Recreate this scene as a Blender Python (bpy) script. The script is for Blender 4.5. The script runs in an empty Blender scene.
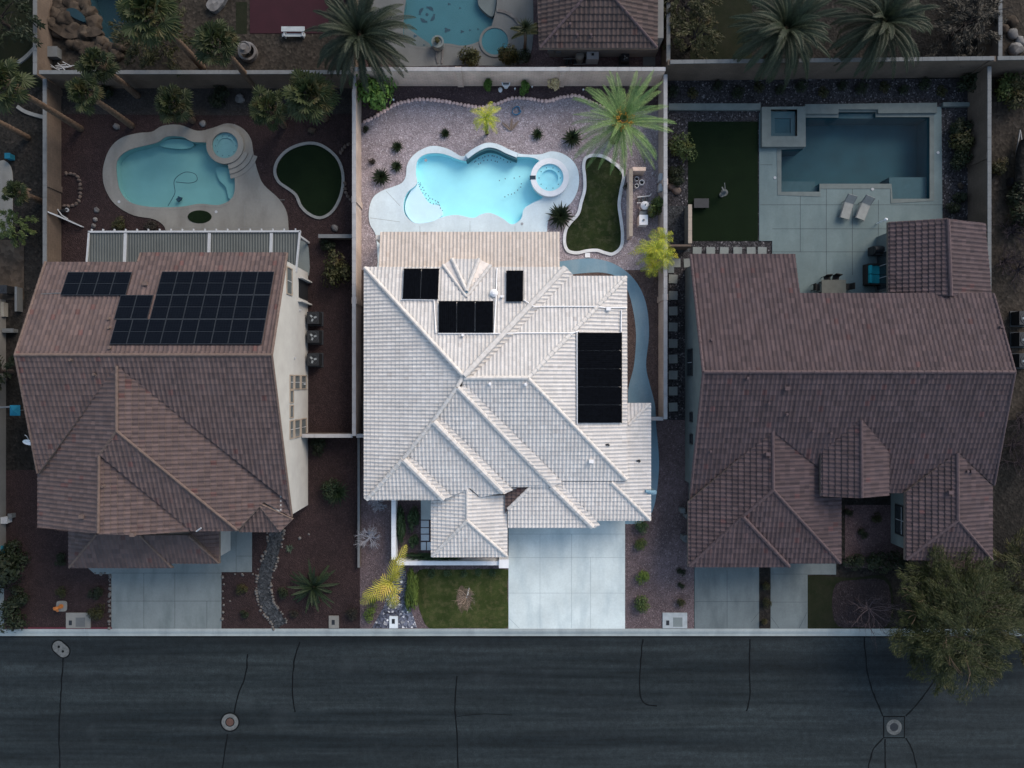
import bpy, bmesh, math, random
from mathutils import Vector, noise
from mathutils.geometry import tessellate_polygon

random.seed(7)
R = math.radians
SC = bpy.context.scene
COL = SC.collection
H, F = 50.0, 700.0            # drone height in metres, focal length in pixels of a 1024 px wide frame


def P(px, py, z=0.0):
    """world point at height z seen at that place of the plan survey"""
    k = (H - z) / F
    return Vector(((px - 512) * k, (384 - py) * k, z))


# ------------------------------------------------------------------ mesh builder
class MB:
    def __init__(s):
        s.v, s.f, s.uv = [], [], {}

    def add(s, vs, fs):
        o = len(s.v)
        s.v.extend([tuple(p) for p in vs])
        s.f.extend([tuple(i + o for i in f) for f in fs])

    def quad(s, a, b, c, d):
        s.add([a, b, c, d], [(0, 1, 2, 3)])

    def box(s, x0, x1, y0, y1, z0, z1):
        s.add([(x0, y0, z0), (x1, y0, z0), (x1, y1, z0), (x0, y1, z0), (x0, y0, z1), (x1, y0, z1), (x1, y1, z1), (x0, y1, z1)],
              [(3, 2, 1, 0), (4, 5, 6, 7), (0, 1, 5, 4), (1, 2, 6, 5), (2, 3, 7, 6), (3, 0, 4, 7)])

    def obox(s, c, sx, sy, sz, rz=0.0, tilt=0.0):
        """box of full size sx sy sz, centre c, turned rz, then pitched tilt about its own x axis"""
        cs, sn = math.cos(rz), math.sin(rz)
        ct, st = math.cos(tilt), math.sin(tilt)
        vs = []
        for dz in (-.5, .5):
            for dx, dy in ((-.5, -.5), (.5, -.5), (.5, .5), (-.5, .5)):
                x, y, z = dx * sx, dy * sy, dz * sz
                y, z = y * ct - z * st, y * st + z * ct
                vs.append((c[0] + x * cs - y * sn, c[1] + x * sn + y * cs, c[2] + z))
        s.add(vs, [(3, 2, 1, 0), (4, 5, 6, 7), (0, 1, 5, 4), (1, 2, 6, 5), (2, 3, 7, 6), (3, 0, 4, 7)])

    def beam(s, a, b, w, h):
        a, b = Vector(a), Vector(b)
        d = (b - a).normalized()
        up = Vector((0, 0, 1)) if abs(d.z) < .95 else Vector((1, 0, 0))
        sd = d.cross(up).normalized()
        u2 = sd.cross(d).normalized()
        vs = []
        for p in (a, b):
            for q, r in ((-1, -1), (1, -1), (1, 1), (-1, 1)):
                vs.append(p + sd * (q * w / 2) + u2 * (r * h / 2))
        s.add(vs, [(0, 1, 2, 3), (7, 6, 5, 4), (0, 4, 5, 1), (1, 5, 6, 2), (2, 6, 7, 3), (3, 7, 4, 0)])

    def tube(s, pts, rad, n=8, caps=True):
        pts = [Vector(p) for p in pts]
        if not hasattr(rad, '__len__'):
            rad = [rad] * len(pts)
        o = len(s.v)
        prev = None
        for i, p in enumerate(pts):
            d = (pts[min(i + 1, len(pts) - 1)] - pts[max(i - 1, 0)])
            d = d.normalized() if d.length > 1e-9 else Vector((0, 0, 1))
            if prev is None:
                ref = Vector((0, 0, 1)) if abs(d.z) < .9 else Vector((1, 0, 0))
                sd = d.cross(ref).normalized()
            else:
                sd = (prev - d * prev.dot(d))
                sd = sd.normalized() if sd.length > 1e-6 else d.orthogonal().normalized()
            prev = sd
            u = d.cross(sd)
            for k in range(n):
                a = 2 * math.pi * k / n
                s.v.append(tuple(p + (sd * math.cos(a) + u * math.sin(a)) * rad[i]))
        for i in range(len(pts) - 1):
            for k in range(n):
                k2 = (k + 1) % n
                s.f.append((o + i * n + k, o + i * n + k2, o + (i + 1) * n + k2, o + (i + 1) * n + k))
        if caps:
            s.f.append(tuple(o + k for k in range(n))[::-1])
            s.f.append(tuple(o + (len(pts) - 1) * n + k for k in range(n)))

    def cyl(s, c, r, z0, z1, n=20, r2=None):
        r2 = r if r2 is None else r2
        o = len(s.v)
        for zz, rr in ((z0, r), (z1, r2)):
            for k in range(n):
                a = 2 * math.pi * k / n
                s.v.append((c[0] + rr * math.cos(a), c[1] + rr * math.sin(a), zz))
        for k in range(n):
            k2 = (k + 1) % n
            s.f.append((o + k, o + k2, o + n + k2, o + n + k))
        s.f.append(tuple(o + k for k in range(n))[::-1])
        s.f.append(tuple(o + n + k for k in range(n)))

    def ring(s, c, r0, r1, z0, z1, n=40):
        o = len(s.v)
        for rr, zz in ((r0, z0), (r0, z1), (r1, z1), (r1, z0)):
            for k in range(n):
                a = 2 * math.pi * k / n
                s.v.append((c[0] + rr * math.cos(a), c[1] + rr * math.sin(a), zz))
        for j in range(4):
            j2 = (j + 1) % 4
            for k in range(n):
                k2 = (k + 1) % n
                s.f.append((o + j * n + k, o + j * n + k2, o + j2 * n + k2, o + j2 * n + k))

    def slab(s, outer, holes=(), z0=0.0, z1=0.0):
        """flat slab of any outline with holes; z0 == z1 gives a sheet"""
        loops = [[(p[0], p[1], 0.0) for p in lp] for lp in [outer] + list(holes)]
        tris = tessellate_polygon([[Vector(p) for p in lp] for lp in loops])
        flat = [p for lp in loops for p in lp]
        fs = []
        for a, b, c in tris:
            A, B, C = flat[a], flat[b], flat[c]
            cr = (B[0] - A[0]) * (C[1] - A[1]) - (B[1] - A[1]) * (C[0] - A[0])
            if abs(cr) < 1e-9:
                continue
            fs.append((a, b, c) if cr > 0 else (a, c, b))
        s.add([(p[0], p[1], z1) for p in flat], fs)
        if z1 - z0 > 1e-6:
            for lp in loops:
                n = len(lp)
                s.add([(p[0], p[1], z0) for p in lp] + [(p[0], p[1], z1) for p in lp],
                      [(i, (i + 1) % n, n + (i + 1) % n, n + i) for i in range(n)])

    def rock(s, c, r, flat=.6, sub=2, seed=0):
        bm = bmesh.new()
        bmesh.ops.create_icosphere(bm, subdivisions=sub, radius=1)
        rx, ry = r * random.uniform(.8, 1.2), r * random.uniform(.8, 1.2)
        vs = []
        for v in bm.verts:
            q = v.co.copy()
            n = noise.noise(q * 1.3 + Vector((seed * 3.1, seed * 1.7, 0))) * .45 + noise.noise(q * 3 + Vector((seed, 0, 0))) * .15
            q *= 1 + n
            vs.append((c[0] + q.x * rx, c[1] + q.y * ry, c[2] + q.z * r * flat))
        fs = [tuple(v.index for v in f.verts) for f in bm.faces]
        bm.free()
        s.add(vs, fs)

    def build(s, name, mat, parent=None, smooth=False, origin=None):
        me = bpy.data.meshes.new(name)
        if origin is None:
            origin = wloc(parent) if parent is not None else Vector((0, 0, 0))
        ox, oy, oz = origin
        me.from_pydata([(x - ox, y - oy, z - oz) for x, y, z in s.v], [], s.f)
        if s.uv:
            l = me.uv_layers.new(name='tile')
            data = []
            for fi in range(len(s.f)):
                data.extend(s.uv[fi])
            flat = [c for uv in data for c in uv]
            l.data.foreach_set('uv', flat)
        if smooth:
            me.polygons.foreach_set('use_smooth', [True] * len(me.polygons))
        me.materials.append(mat)
        me.update()
        o = bpy.data.objects.new(name, me)
        COL.objects.link(o)
        if parent is not None:
            o.parent = parent
        else:
            o.location = origin
        return o


def wloc(o):
    p = Vector((0, 0, 0))
    while o is not None:
        p = p + o.location
        o = o.parent
    return p


def tag(o, label, cat, group=None):
    o['label'] = label
    o['category'] = cat
    if group:
        o['group'] = group
    return o


def thing(name, label, cat, loc=(0, 0, 0), group=None):
    o = bpy.data.objects.new(name, None)
    o.empty_display_size = .2
    COL.objects.link(o)
    o.location = loc
    return tag(o, label, cat, group)


def one(name, mb, mat, label, cat, group=None, smooth=False, origin=(0, 0, 0)):
    return tag(mb.build(name, mat, None, smooth, Vector(origin)), label, cat, group)


def struct(name, mb, mat, smooth=False):
    o = mb.build(name, mat, None, smooth)
    o['kind'] = 'structure'
    return o


def copy_of(src, loc, rz=0.0, sc=1.0, label=None):
    c = src.copy()
    COL.objects.link(c)
    c.location = loc
    c.rotation_euler = (0, 0, rz)
    c.scale = (sc, sc, sc) if not hasattr(sc, '__len__') else sc
    if label:
        c['label'] = label
    for ch in list(src.children):
        d = ch.copy()
        COL.objects.link(d)
        d.parent = c
        for g in list(ch.children):
            e = g.copy()
            COL.objects.link(e)
            e.parent = d
    return c


def spline(pts, n=6, closed=True):
    out = []
    m = len(pts)
    rng = range(m) if closed else range(m - 1)
    for i in rng:
        if closed:
            a, b, c, d = (pts[(i + j - 1) % m] for j in range(4))
        else:
            a, b, c, d = (pts[min(max(i + j - 1, 0), m - 1)] for j in range(4))
        for k in range(n):
            t = k / n
            q = []
            for e in (0, 1):
                q.append(.5 * (2 * b[e] + (c[e] - a[e]) * t + (2 * a[e] - 5 * b[e] + 4 * c[e] - d[e]) * t * t + (3 * b[e] - a[e] - 3 * c[e] + d[e]) * t ** 3))
            out.append(tuple(q))
    if not closed:
        out.append(tuple(pts[-1][:2]))
    return out


def G(pts, z=0.0):
    return [tuple(P(x, y, z)[:2]) for x, y in pts]


def rect(x0, y0, x1, y1):
    return [(x0, y1), (x1, y1), (x1, y0), (x0, y0)]


def ring_band(pts, w):
    """outline pair (outer, inner) around a closed loop, w metres to each side"""
    n = len(pts)
    o, i = [], []
    ar = sum(pts[k][0] * pts[(k + 1) % n][1] - pts[(k + 1) % n][0] * pts[k][1] for k in range(n))
    sg = 1 if ar > 0 else -1
    for k in range(n):
        a, b = Vector(pts[k - 1]), Vector(pts[(k + 1) % n])
        d = (b - a).normalized()
        nn = Vector((d.y, -d.x)) * sg
        p = Vector(pts[k])
        o.append(tuple(p + nn * w))
        i.append(tuple(p - nn * w))
    return o, i


def strip(path, w):
    """outline of a ribbon along an open path, full width w"""
    l, r = [], []
    n = len(path)
    for k in range(n):
        a, b = Vector(path[max(k - 1, 0)]), Vector(path[min(k + 1, n - 1)])
        d = (b - a).normalized()
        nn = Vector((-d.y, d.x))
        ww = w[k] if hasattr(w, '__len__') else w
        p = Vector(path[k])
        l.append(tuple(p + nn * ww / 2))
        r.append(tuple(p - nn * ww / 2))
    return l + r[::-1]


# ------------------------------------------------------------------ materials
class NT:
    def __init__(s, name):
        s.m = bpy.data.materials.new(name)
        s.m.use_nodes = True
        s.t = s.m.node_tree
        s.b = s.t.nodes['Principled BSDF']
        s.out = s.t.nodes['Material Output']

    def n(s, kind, **kw):
        d = s.t.nodes.new(kind)
        for k, v in kw.items():
            setattr(d, k, v)
        return d

    def l(s, a, b):
        s.t.links.new(a, b)

    def pos(s, stretch=None, rot=0):
        g = s.n('ShaderNodeNewGeometry')
        if stretch is None and not rot:
            return g.outputs['Position']
        mp = s.n('ShaderNodeMapping')
        if stretch:
            mp.inputs['Scale'].default_value = stretch
        mp.inputs['Rotation'].default_value = (0, 0, rot)
        s.l(g.outputs['Position'], mp.inputs['Vector'])
        return mp.outputs['Vector']

    def noise(s, scale, detail=4, stretch=None, rough=.55):
        d = s.n('ShaderNodeTexNoise')
        d.inputs['Scale'].default_value = scale
        d.inputs['Detail'].default_value = detail
        d.inputs['Roughness'].default_value = rough
        s.l(s.pos(stretch), d.inputs['Vector'])
        return d.outputs['Fac']

    def ramp(s, fac, lo, hi, a=0.0, b=1.0):
        d = s.n('ShaderNodeMapRange')
        d.inputs['From Min'].default_value = lo
        d.inputs['From Max'].default_value = hi
        d.inputs['To Min'].default_value = a
        d.inputs['To Max'].default_value = b
        s.l(fac, d.inputs['Value'])
        return d.outputs['Result']

    def mix(s, fac, a, b, blend='MIX'):
        d = s.n('ShaderNodeMix', data_type='RGBA', blend_type=blend)
        for v, i in ((fac, 0), (a, 6), (b, 7)):
            if hasattr(v, 'is_linked') or isinstance(v, bpy.types.NodeSocket):
                s.l(v, d.inputs[i])
            elif i == 0:
                d.inputs[0].default_value = v
            else:
                d.inputs[i].default_value = (*v, 1) if len(v) == 3 else v
        return d.outputs[2]

    def val(s, col, fac):
        """multiply a colour by a scalar socket"""
        d = s.n('ShaderNodeVectorMath', operation='SCALE')
        if isinstance(col, bpy.types.NodeSocket):
            s.l(col, d.inputs[0])
        else:
            d.inputs[0].default_value = col
        s.l(fac, d.inputs['Scale'])
        return d.outputs[0]

    def bump(s, h, strength=.3, dist=.02):
        d = s.n('ShaderNodeBump')
        d.inputs['Strength'].default_value = strength
        d.inputs['Distance'].default_value = dist
        s.l(h, d.inputs['Height'])
        s.l(d.outputs[0], s.b.inputs['Normal'])

    def done(s, col, rough=.8, spec=.3, metal=0.0):
        if isinstance(col, bpy.types.NodeSocket):
            s.l(col, s.b.inputs['Base Color'])
        else:
            s.b.inputs['Base Color'].default_value = (*col, 1)
        s.b.inputs['Roughness'].default_value = rough
        s.b.inputs['Specular IOR Level'].default_value = spec
        s.b.inputs['Metallic'].default_value = metal
        return s.m


def plain(name, c, rough=.6, spec=.4, metal=0.0, var=.12, scale=3.0):
    t = NT(name)
    f = t.ramp(t.noise(scale, 5), .3, .7, 1 - var, 1 + var)
    return t.done(t.val(c, f), rough, spec, metal)


def concrete(name, c, stain, joint=None, stretch=(1.2, .35, 1)):
    t = NT(name)
    f1 = t.ramp(t.noise(.5, 5), .3, .7, .88, 1.1)
    col = t.val(c, f1)
    col = t.mix(t.ramp(t.noise(.9, 6, stretch), .46, .68, 0, .75), col, stain)
    col = t.val(col, t.ramp(t.noise(7, 6, None, .7), .3, .7, .93, 1.06))
    t.bump(t.noise(25, 3), .15, .01)
    return t.done(col, .85, .25)


def gravel(name, c1, c2, c3, cell=9.0, amp=.5, patch=(.35, .65)):
    """loose stones: cell tint plus broad patches"""
    t = NT(name)
    v = t.n('ShaderNodeTexVoronoi')
    v.inputs['Scale'].default_value = cell
    t.l(t.pos(), v.inputs['Vector'])
    sep = t.n('ShaderNodeSeparateColor')
    t.l(v.outputs['Color'], sep.inputs[0])
    col = t.mix(t.ramp(t.noise(.35, 5), patch[0], patch[1]), c1, c2)
    col = t.mix(t.ramp(sep.outputs[1], .85, 1.0, 0, .7), col, c3)
    col = t.val(col, t.ramp(sep.outputs[0], 0, 1, 1 - amp, 1 + amp))
    col = t.val(col, t.ramp(t.noise(2.2, 5), .3, .7, .85, 1.15))
    t.bump(v.outputs['Distance'], .7, .05)
    return t.done(col, .95, .15)


def tile_mat(name, c1, c2, odd, odd_amt, var=.2):
    t = NT(name)
    uv = t.n('ShaderNodeUVMap', uv_map='tile')
    fl = t.n('ShaderNodeVectorMath', operation='FLOOR')
    t.l(uv.outputs[0], fl.inputs[0])
    wn = t.n('ShaderNodeTexWhiteNoise', noise_dimensions='3D')
    t.l(fl.outputs[0], wn.inputs['Vector'])
    sep = t.n('ShaderNodeSeparateColor')
    t.l(wn.outputs['Color'], sep.inputs[0])
    col = t.mix(sep.outputs[0], c1, c2)
    col = t.mix(t.ramp(t.noise(.45, 5), .35, .7, 0, .6), col, tuple(c * .82 for c in c1))
    col = t.mix(t.ramp(sep.outputs[1], 1 - odd_amt, 1 - odd_amt * .6), col, odd)
    col = t.val(col, t.ramp(sep.outputs[2], 0, 1, 1 - var, 1 + var))
    col = t.val(col, t.ramp(t.noise(9, 5, None, .7), .3, .7, .88, 1.1))
    return t.done(col, .85, .2)


def leaf_mat(name, c1, c2, c3=None, amt=.1, trans=.25):
    t = NT(name)
    g = t.n('ShaderNodeNewGeometry')
    rnd = g.outputs['Random Per Island']
    col = t.mix(rnd, c1, c2)
    if c3:
        col = t.mix(t.ramp(t.noise(1.1, 3), .62 - amt, .72 - amt * .5), col, c3)
    oi = t.n('ShaderNodeObjectInfo')
    col = t.val(col, t.ramp(oi.outputs['Random'], 0, 1, .8, 1.2))
    t.done(col, .6, .25)
    tr = t.n('ShaderNodeBsdfTranslucent')
    t.l(col, tr.inputs['Color'])
    mx = t.n('ShaderNodeMixShader')
    mx.inputs[0].default_value = trans
    t.l(t.b.outputs[0], mx.inputs[1])
    t.l(tr.outputs[0], mx.inputs[2])
    t.l(mx.outputs[0], t.out.inputs['Surface'])
    return t.m


def grass_mat(name, c1, c2, c3):
    t = NT(name)
    col = t.mix(t.ramp(t.noise(1.0, 6), .35, .65), c1, c2)
    col = t.mix(t.ramp(t.noise(2.2, 8, None, .75), .48, .68, 0, .75), col, c3)
    col = t.val(col, t.ramp(t.noise(22, 4, None, .8), .3, .7, .7, 1.3))
    t.bump(t.noise(40, 3), .5, .03)
    return t.done(col, .95, .1)


def water_mat(name, tint, refl=.006):
    t = NT(name)
    tr = t.n('ShaderNodeBsdfTransparent')
    tr.inputs[0].default_value = (*tint, 1)
    gl = t.n('ShaderNodeBsdfGlossy')
    gl.inputs['Roughness'].default_value = .03
    gl.inputs['Color'].default_value = (1, 1, 1, 1)
    b = t.n('ShaderNodeBump')
    b.inputs['Strength'].default_value = .04
    b.inputs['Distance'].default_value = .02
    t.l(t.noise(2.2, 3), b.inputs['Height'])
    t.l(b.outputs[0], gl.inputs['Normal'])
    mx = t.n('ShaderNodeMixShader')
    mx.inputs[0].default_value = refl
    t.l(tr.outputs[0], mx.inputs[1])
    t.l(gl.outputs[0], mx.inputs[2])
    t.l(mx.outputs[0], t.out.inputs['Surface'])
    return t.m


def block_mat(name, c, c2):
    t = NT(name)
    br = t.n('ShaderNodeTexBrick')
    mp = t.n('ShaderNodeMapping')
    g = t.n('ShaderNodeNewGeometry')
    cx = t.n('ShaderNodeSeparateXYZ')
    t.l(g.outputs['Position'], cx.inputs[0])
    ad = t.n('ShaderNodeMath', operation='ADD')
    t.l(cx.outputs[0], ad.inputs[0])
    t.l(cx.outputs[1], ad.inputs[1])
    cb = t.n('ShaderNodeCombineXYZ')
    t.l(ad.outputs[0], cb.inputs[0])
    t.l(cx.outputs[2], cb.inputs[1])
    t.l(cb.outputs[0], br.inputs['Vector'])
    br.inputs['Scale'].default_value = 1.0
    br.inputs['Brick Width'].default_value = .4
    br.inputs['Row Height'].default_value = .2
    br.inputs['Mortar Size'].default_value = .012
    br.inputs['Color1'].default_value = (*c, 1)
    br.inputs['Color2'].default_value = (*c2, 1)
    br.inputs['Mortar'].default_value = (*[x * .7 for x in c], 1)
    col = t.val(br.outputs['Color'], t.ramp(t.noise(.8, 6, (1, 1, .4)), .3, .7, .78, 1.15))
    return t.done(col, .92, .15)


M = {}  # outer lots get darkened colours that stand in for the vignette's dimming
M['tile_cream'] = tile_mat('cream_roof_tile', (.485, .466, .443), (.525, .507, .483), (.435, .412, .39), .03, .07)
M['tile_beige'] = tile_mat('beige_roof_tile', (.50, .435, .375), (.55, .485, .425), (.45, .38, .32), .05, .06)
M['cap_cream'] = plain('cream_ridge_tile', (.475, .455, .43), .8, .2, var=.16, scale=4)
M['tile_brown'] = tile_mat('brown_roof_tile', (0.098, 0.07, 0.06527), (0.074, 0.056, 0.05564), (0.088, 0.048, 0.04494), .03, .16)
M['cap_brown'] = plain('brown_ridge_tile', (.105, .077, .066), .85, .2, var=.2, scale=4)
M['tile_mauve'] = tile_mat('mauve_roof_tile', (0.0651, 0.04664, 0.04914), (0.04725, 0.03604, 0.04036), (0.0651, 0.03604, 0.03744), .02, .2)  # right roof: dimming towards the frame edge is put into the tile colour
M['cap_mauve'] = plain('mauve_ridge_tile', (0.0714, 0.05194, 0.05499), .85, .2, var=.2, scale=4)
M['tile_north'] = tile_mat('umber_roof_tile', (.062, .045, .042), (.047, .037, .036), (.055, .033, .03), .02, .2)
M['fascia_cream'] = plain('cream_fascia', (.55, .50, .46))
M['fascia_brown'] = plain('brown_fascia', (.11, .085, .07))
M['stucco_white'] = plain('white_stucco', (0.3432, 0.3432, 0.3276), .9, .15, var=.08, scale=1.2)
M['stucco_cream'] = plain('cream_stucco', (.5, .46, .42), .9, .15)
M['stucco_sage'] = plain('sage_stucco', (0.1054, 0.1255, 0.1255), .9, .15, var=.1, scale=1.2)
M['stucco_grey'] = plain('grey_stucco', (0.1248, 0.1248, 0.1209), .9, .15, var=.1, scale=1.2)
M['block_tan'] = block_mat('tan_block', (0.435, 0.348, 0.29), (0.377, 0.3045, 0.261))
M['block_dark'] = block_mat('umber_block', (0.1022, 0.0786, 0.06182), (0.08757, 0.06788, 0.0545))
M['block_light'] = block_mat('sandy_block', (0.5906, 0.4466, 0.371), (0.5141, 0.406, 0.3339))
M['cap_grey'] = plain('wall_cap', (.27, .27, .275), .9, .15, scale=2)
M['cap_dim'] = plain('dimmed_wall_cap', (0.112, 0.119, 0.1225), .9, .15, scale=2)  # wall cap of the outer lots, vignette dimming painted into its tone
M['white_paint'] = plain('white_paint', (0.6364, 0.6536, 0.6708), .6, .3, var=.05)
M['off_white'] = plain('off_white_paint', (0.3, 0.315, 0.33), .6, .3, var=.08)
M['pvc'] = plain('white_pvc', (.66, .65, .64), .5, .4, var=.05)
M['black_mat'] = None
t = NT('black_rubber_mat')
w = t.n('ShaderNodeTexNoise')
w.inputs['Scale'].default_value = 6
t.l(t.pos(), w.inputs['Vector'])
M['black_mat'] = t.done(t.val((.0022, .0028, .0042), t.ramp(w.outputs[0], .3, .7, .7, 1.4)), .9, .02)
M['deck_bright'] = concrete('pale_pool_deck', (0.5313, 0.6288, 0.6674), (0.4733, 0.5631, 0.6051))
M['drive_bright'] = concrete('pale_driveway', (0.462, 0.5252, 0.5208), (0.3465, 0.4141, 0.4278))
M['deck_left'] = concrete('dimmed_pool_deck', (0.1665, 0.1648, 0.1507), (0.1248, 0.1205, 0.1093))  # left deck: darker tone carries the vignette, not wear
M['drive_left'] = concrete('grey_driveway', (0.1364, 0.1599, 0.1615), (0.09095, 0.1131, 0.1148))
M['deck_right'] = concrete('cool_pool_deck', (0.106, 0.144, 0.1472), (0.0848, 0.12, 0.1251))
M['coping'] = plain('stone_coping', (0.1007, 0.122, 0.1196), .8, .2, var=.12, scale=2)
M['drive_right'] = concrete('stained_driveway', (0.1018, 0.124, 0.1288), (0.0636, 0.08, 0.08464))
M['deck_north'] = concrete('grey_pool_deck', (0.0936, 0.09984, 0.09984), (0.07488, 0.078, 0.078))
M['kerb'] = concrete('kerb_concrete', (0.2549, 0.289, 0.2881), (0.1888, 0.2156, 0.2203))
M['joint'] = plain('pale_joint', (.24, .29, .31), .95, .1)
M['path_blue'] = concrete('blue_stamped_path', (0.136, 0.232, 0.296), (0.192, 0.272, 0.32))
M['gravel_mauve'] = gravel('mauve_gravel', (0.2173, 0.1857, 0.1964), (0.2819, 0.2456, 0.2618), (0.4699, 0.4435, 0.476), 15, .28)
M['gravel_front'] = gravel('plum_gravel', (0.1031, 0.07838, 0.0825), (0.07425, 0.0561, 0.05775), (0.1815, 0.1485, 0.1485), 15, .28)
M['gravel_side'] = gravel('russet_gravel', (0.07125, 0.051, 0.0465), (0.09, 0.066, 0.06), (0.135, 0.105, 0.0975), 15, .28)
M['mulch'] = gravel('dark_bark_bed', (0.04987, 0.0342, 0.03705), (0.0684, 0.04702, 0.04845), (0.114, 0.0855, 0.0855), 15, .28)
M['gravel_left'] = gravel('brown_gravel', (0.0214, 0.01404, 0.01421), (0.0282, 0.01786, 0.01789), (0.04377, 0.02892, 0.02753), 15, .28)
M['gravel_bed'] = gravel('grey_gravel', (.034, .031, .029), (.026, .023, .021), (.06, .05, .045), 15, .28)
M['gravel_right'] = gravel('speckled_gravel', (.028, .027, .030), (.021, .02, .022), (.15, .145, .15), 11, .55)
M['soil'] = gravel('dry_soil', (0.01912, 0.01657, 0.01339), (0.02869, 0.02359, 0.01912), (0.04462, 0.03825, 0.03188), 5, .35)
M['soil_dark'] = gravel('dark_soil', (0.009, 0.009, 0.00825), (0.015, 0.0135, 0.012), (0.02625, 0.0225, 0.02025), 6, .4)
M['pebbles'] = gravel('river_pebbles', (.10, .11, .14), (.05, .055, .075), (.62, .62, .62), 8, .6)
M['creek'] = gravel('creek_cobbles', (0.03375, 0.0375, 0.042), (0.024, 0.027, 0.03), (0.075, 0.07875, 0.0825), 9, .5)
M['turf'] = grass_mat('green_lawn', (.019, .030, .008), (.036, .048, .014), (.085, .075, .036))
M['dry_patch'] = grass_mat('dry_grass', (.085, .062, .045), (.055, .05, .028), (.13, .10, .08))
M['plum_soil'] = gravel('plum_soil', (.016, .0125, .0145), (.022, .017, .019), (.04, .034, .036), 12, .35)
M['turf_back'] = grass_mat('back_lawn', (0.0108, 0.0189, 0.00675), (0.0216, 0.03105, 0.0108), (0.0567, 0.0567, 0.0324))
M['turf_fake'] = grass_mat('synthetic_turf', (.0030, .0080, .0028), (.0042, .0105, .0036), (.005, .011, .004))
M['lawn_dim'] = grass_mat('dry_lawn', (0.0078, 0.01111, 0.0052), (0.0117, 0.01358, 0.0078), (0.01706, 0.01852, 0.01105))
M['collar'] = plain('manhole_collar', (.085, .092, .092), .9, .15, var=.3, scale=5)
M['joint_dark'] = plain('dim_joint', (.045, .055, .06), .95, .1)
M['asphalt'] = None
t = NT('asphalt')
c = t.mix(t.ramp(t.noise(.5, 6, (.05, 1.6, 1)), .36, .66), (.0050, .0082, .0100), (.0180, .0250, .0275))
c = t.mix(t.ramp(t.noise(.16, 5, (.5, 1, 1)), .45, .7, 0, .5), c, (.011, .015, .0175))
c = t.val(c, t.ramp(t.noise(1.5, 6, (.12, 2.2, 1)), .3, .7, .72, 1.3))
c = t.val(c, t.ramp(t.noise(12, 8, None, .85), .34, .66, .5, 1.55))
c = t.val(c, t.ramp(t.noise(2.6, 9, None, .8), .36, .64, .72, 1.28))
c = t.mix(t.ramp(t.noise(.28, 4), .60, .74, 0, .35), c, (.026, .034, .038))
c = t.mix(t.ramp(t.noise(.9, 6, (1, 1.4, 1)), .62, .74, 0, .6), c, (.006, .009, .011))
t.bump(t.noise(60, 3), .3, .01)
M['asphalt'] = t.done(c, .9, .2)
M['tar'] = plain('tar_seal', (.0025, .0035, .0045), .8, .1)
M['red_paint'] = plain('red_kerb_paint', (.075, .016, .024), .8, .2)
M['court'] = plain('maroon_court', (.022, .0045, .0085), .8, .2, var=.12, scale=1)
M['pool_floor'] = plain('aqua_plaster', (.37, .76, .82), .7, .2, var=.05, scale=.8)
M['ledge_floor'] = plain('white_plaster', (.62, .76, .84), .7, .2, var=.03)
M['pool_floor_left'] = plain('dimmed_aqua_plaster', (0.1175, 0.2528, 0.2542), .7, .2, var=.06, scale=.8)  # left pool plaster, dimmed in colour to follow the vignette
M['pool_floor_right'] = plain('slate_plaster', (.0095, .046, .062), .7, .2, var=.15, scale=.8)
M['shelf_right'] = plain('slate_shelf', (0.0275, 0.06325, 0.077), .7, .2, var=.1)
M['pool_floor_north'] = plain('teal_plaster', (0.03025, 0.09625, 0.1183), .7, .2, var=.06, scale=.8)
M['pool_floor_deep'] = plain('navy_plaster', (.006, .024, .034), .7, .2, var=.15, scale=.8)
M['water'] = water_mat('clear_water', (.925, .987, .993))
M['mosaic'] = plain('blue_mosaic', (0.00875, 0.0315, 0.049), .5, .3)
M['mosaic_dark'] = plain('navy_mosaic', (.10, .16, .22), .5, .3)
M['dark_metal'] = plain('charcoal_metal', (.016, .018, .021), .5, .4, .3)
M['mid_metal'] = plain('grey_metal', (.12, .13, .135), .5, .4, .3)
M['grille_metal'] = plain('dark_grille', (.03, .033, .036), .5, .4, .3)
M['patio_sheet'] = None
t = NT('ribbed_patio_sheet')
w = t.n('ShaderNodeTexWave', bands_direction='X')
w.inputs['Scale'].default_value = 1.7
t.l(t.pos(), w.inputs['Vector'])
c = t.mix(t.ramp(w.outputs['Fac'], .3, .8), (.045, .052, .050), (.080, .088, .084))
t.bump(w.outputs['Fac'], .6, .05)
M['patio_sheet'] = t.done(t.val(c, t.ramp(t.noise(.8, 5), .3, .7, .88, 1.1)), .6, .3)
M['pv_cell'] = None
t = NT('solar_cells')
br = t.n('ShaderNodeTexBrick', offset=0.0)
tc = t.n('ShaderNodeTexCoord')
t.l(tc.outputs['Object'], br.inputs['Vector'])
br.inputs['Scale'].default_value = 1
br.inputs['Brick Width'].default_value = .165
br.inputs['Row Height'].default_value = .165
br.inputs['Mortar Size'].default_value = .006
br.inputs['Color1'].default_value = (.0022, .0034, .0062, 1)
br.inputs['Color2'].default_value = (.003, .0045, .0076, 1)
br.inputs['Mortar'].default_value = (.008, .010, .015, 1)
M['pv_cell'] = t.done(br.outputs['Color'], .5, .02)
M['pv_frame'] = plain('panel_frame', (0.02269, 0.02571, 0.03025), .4, .4, .4)
M['glass'] = plain('dark_window_glass', (.02, .026, .03), .12, .5, var=.1)
M['glass_grey'] = plain('grey_window_glass', (.085, .10, .105), .15, .4, var=.15)
M['frame_tan'] = plain('tan_window_trim', (.24, .20, .16))
M['teal'] = plain('teal_cushion', (0.0204, 0.272, 0.323), .9, .1, var=.15)
M['wicker'] = plain('dark_wicker', (.02, .018, .017), .8, .2)
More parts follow.
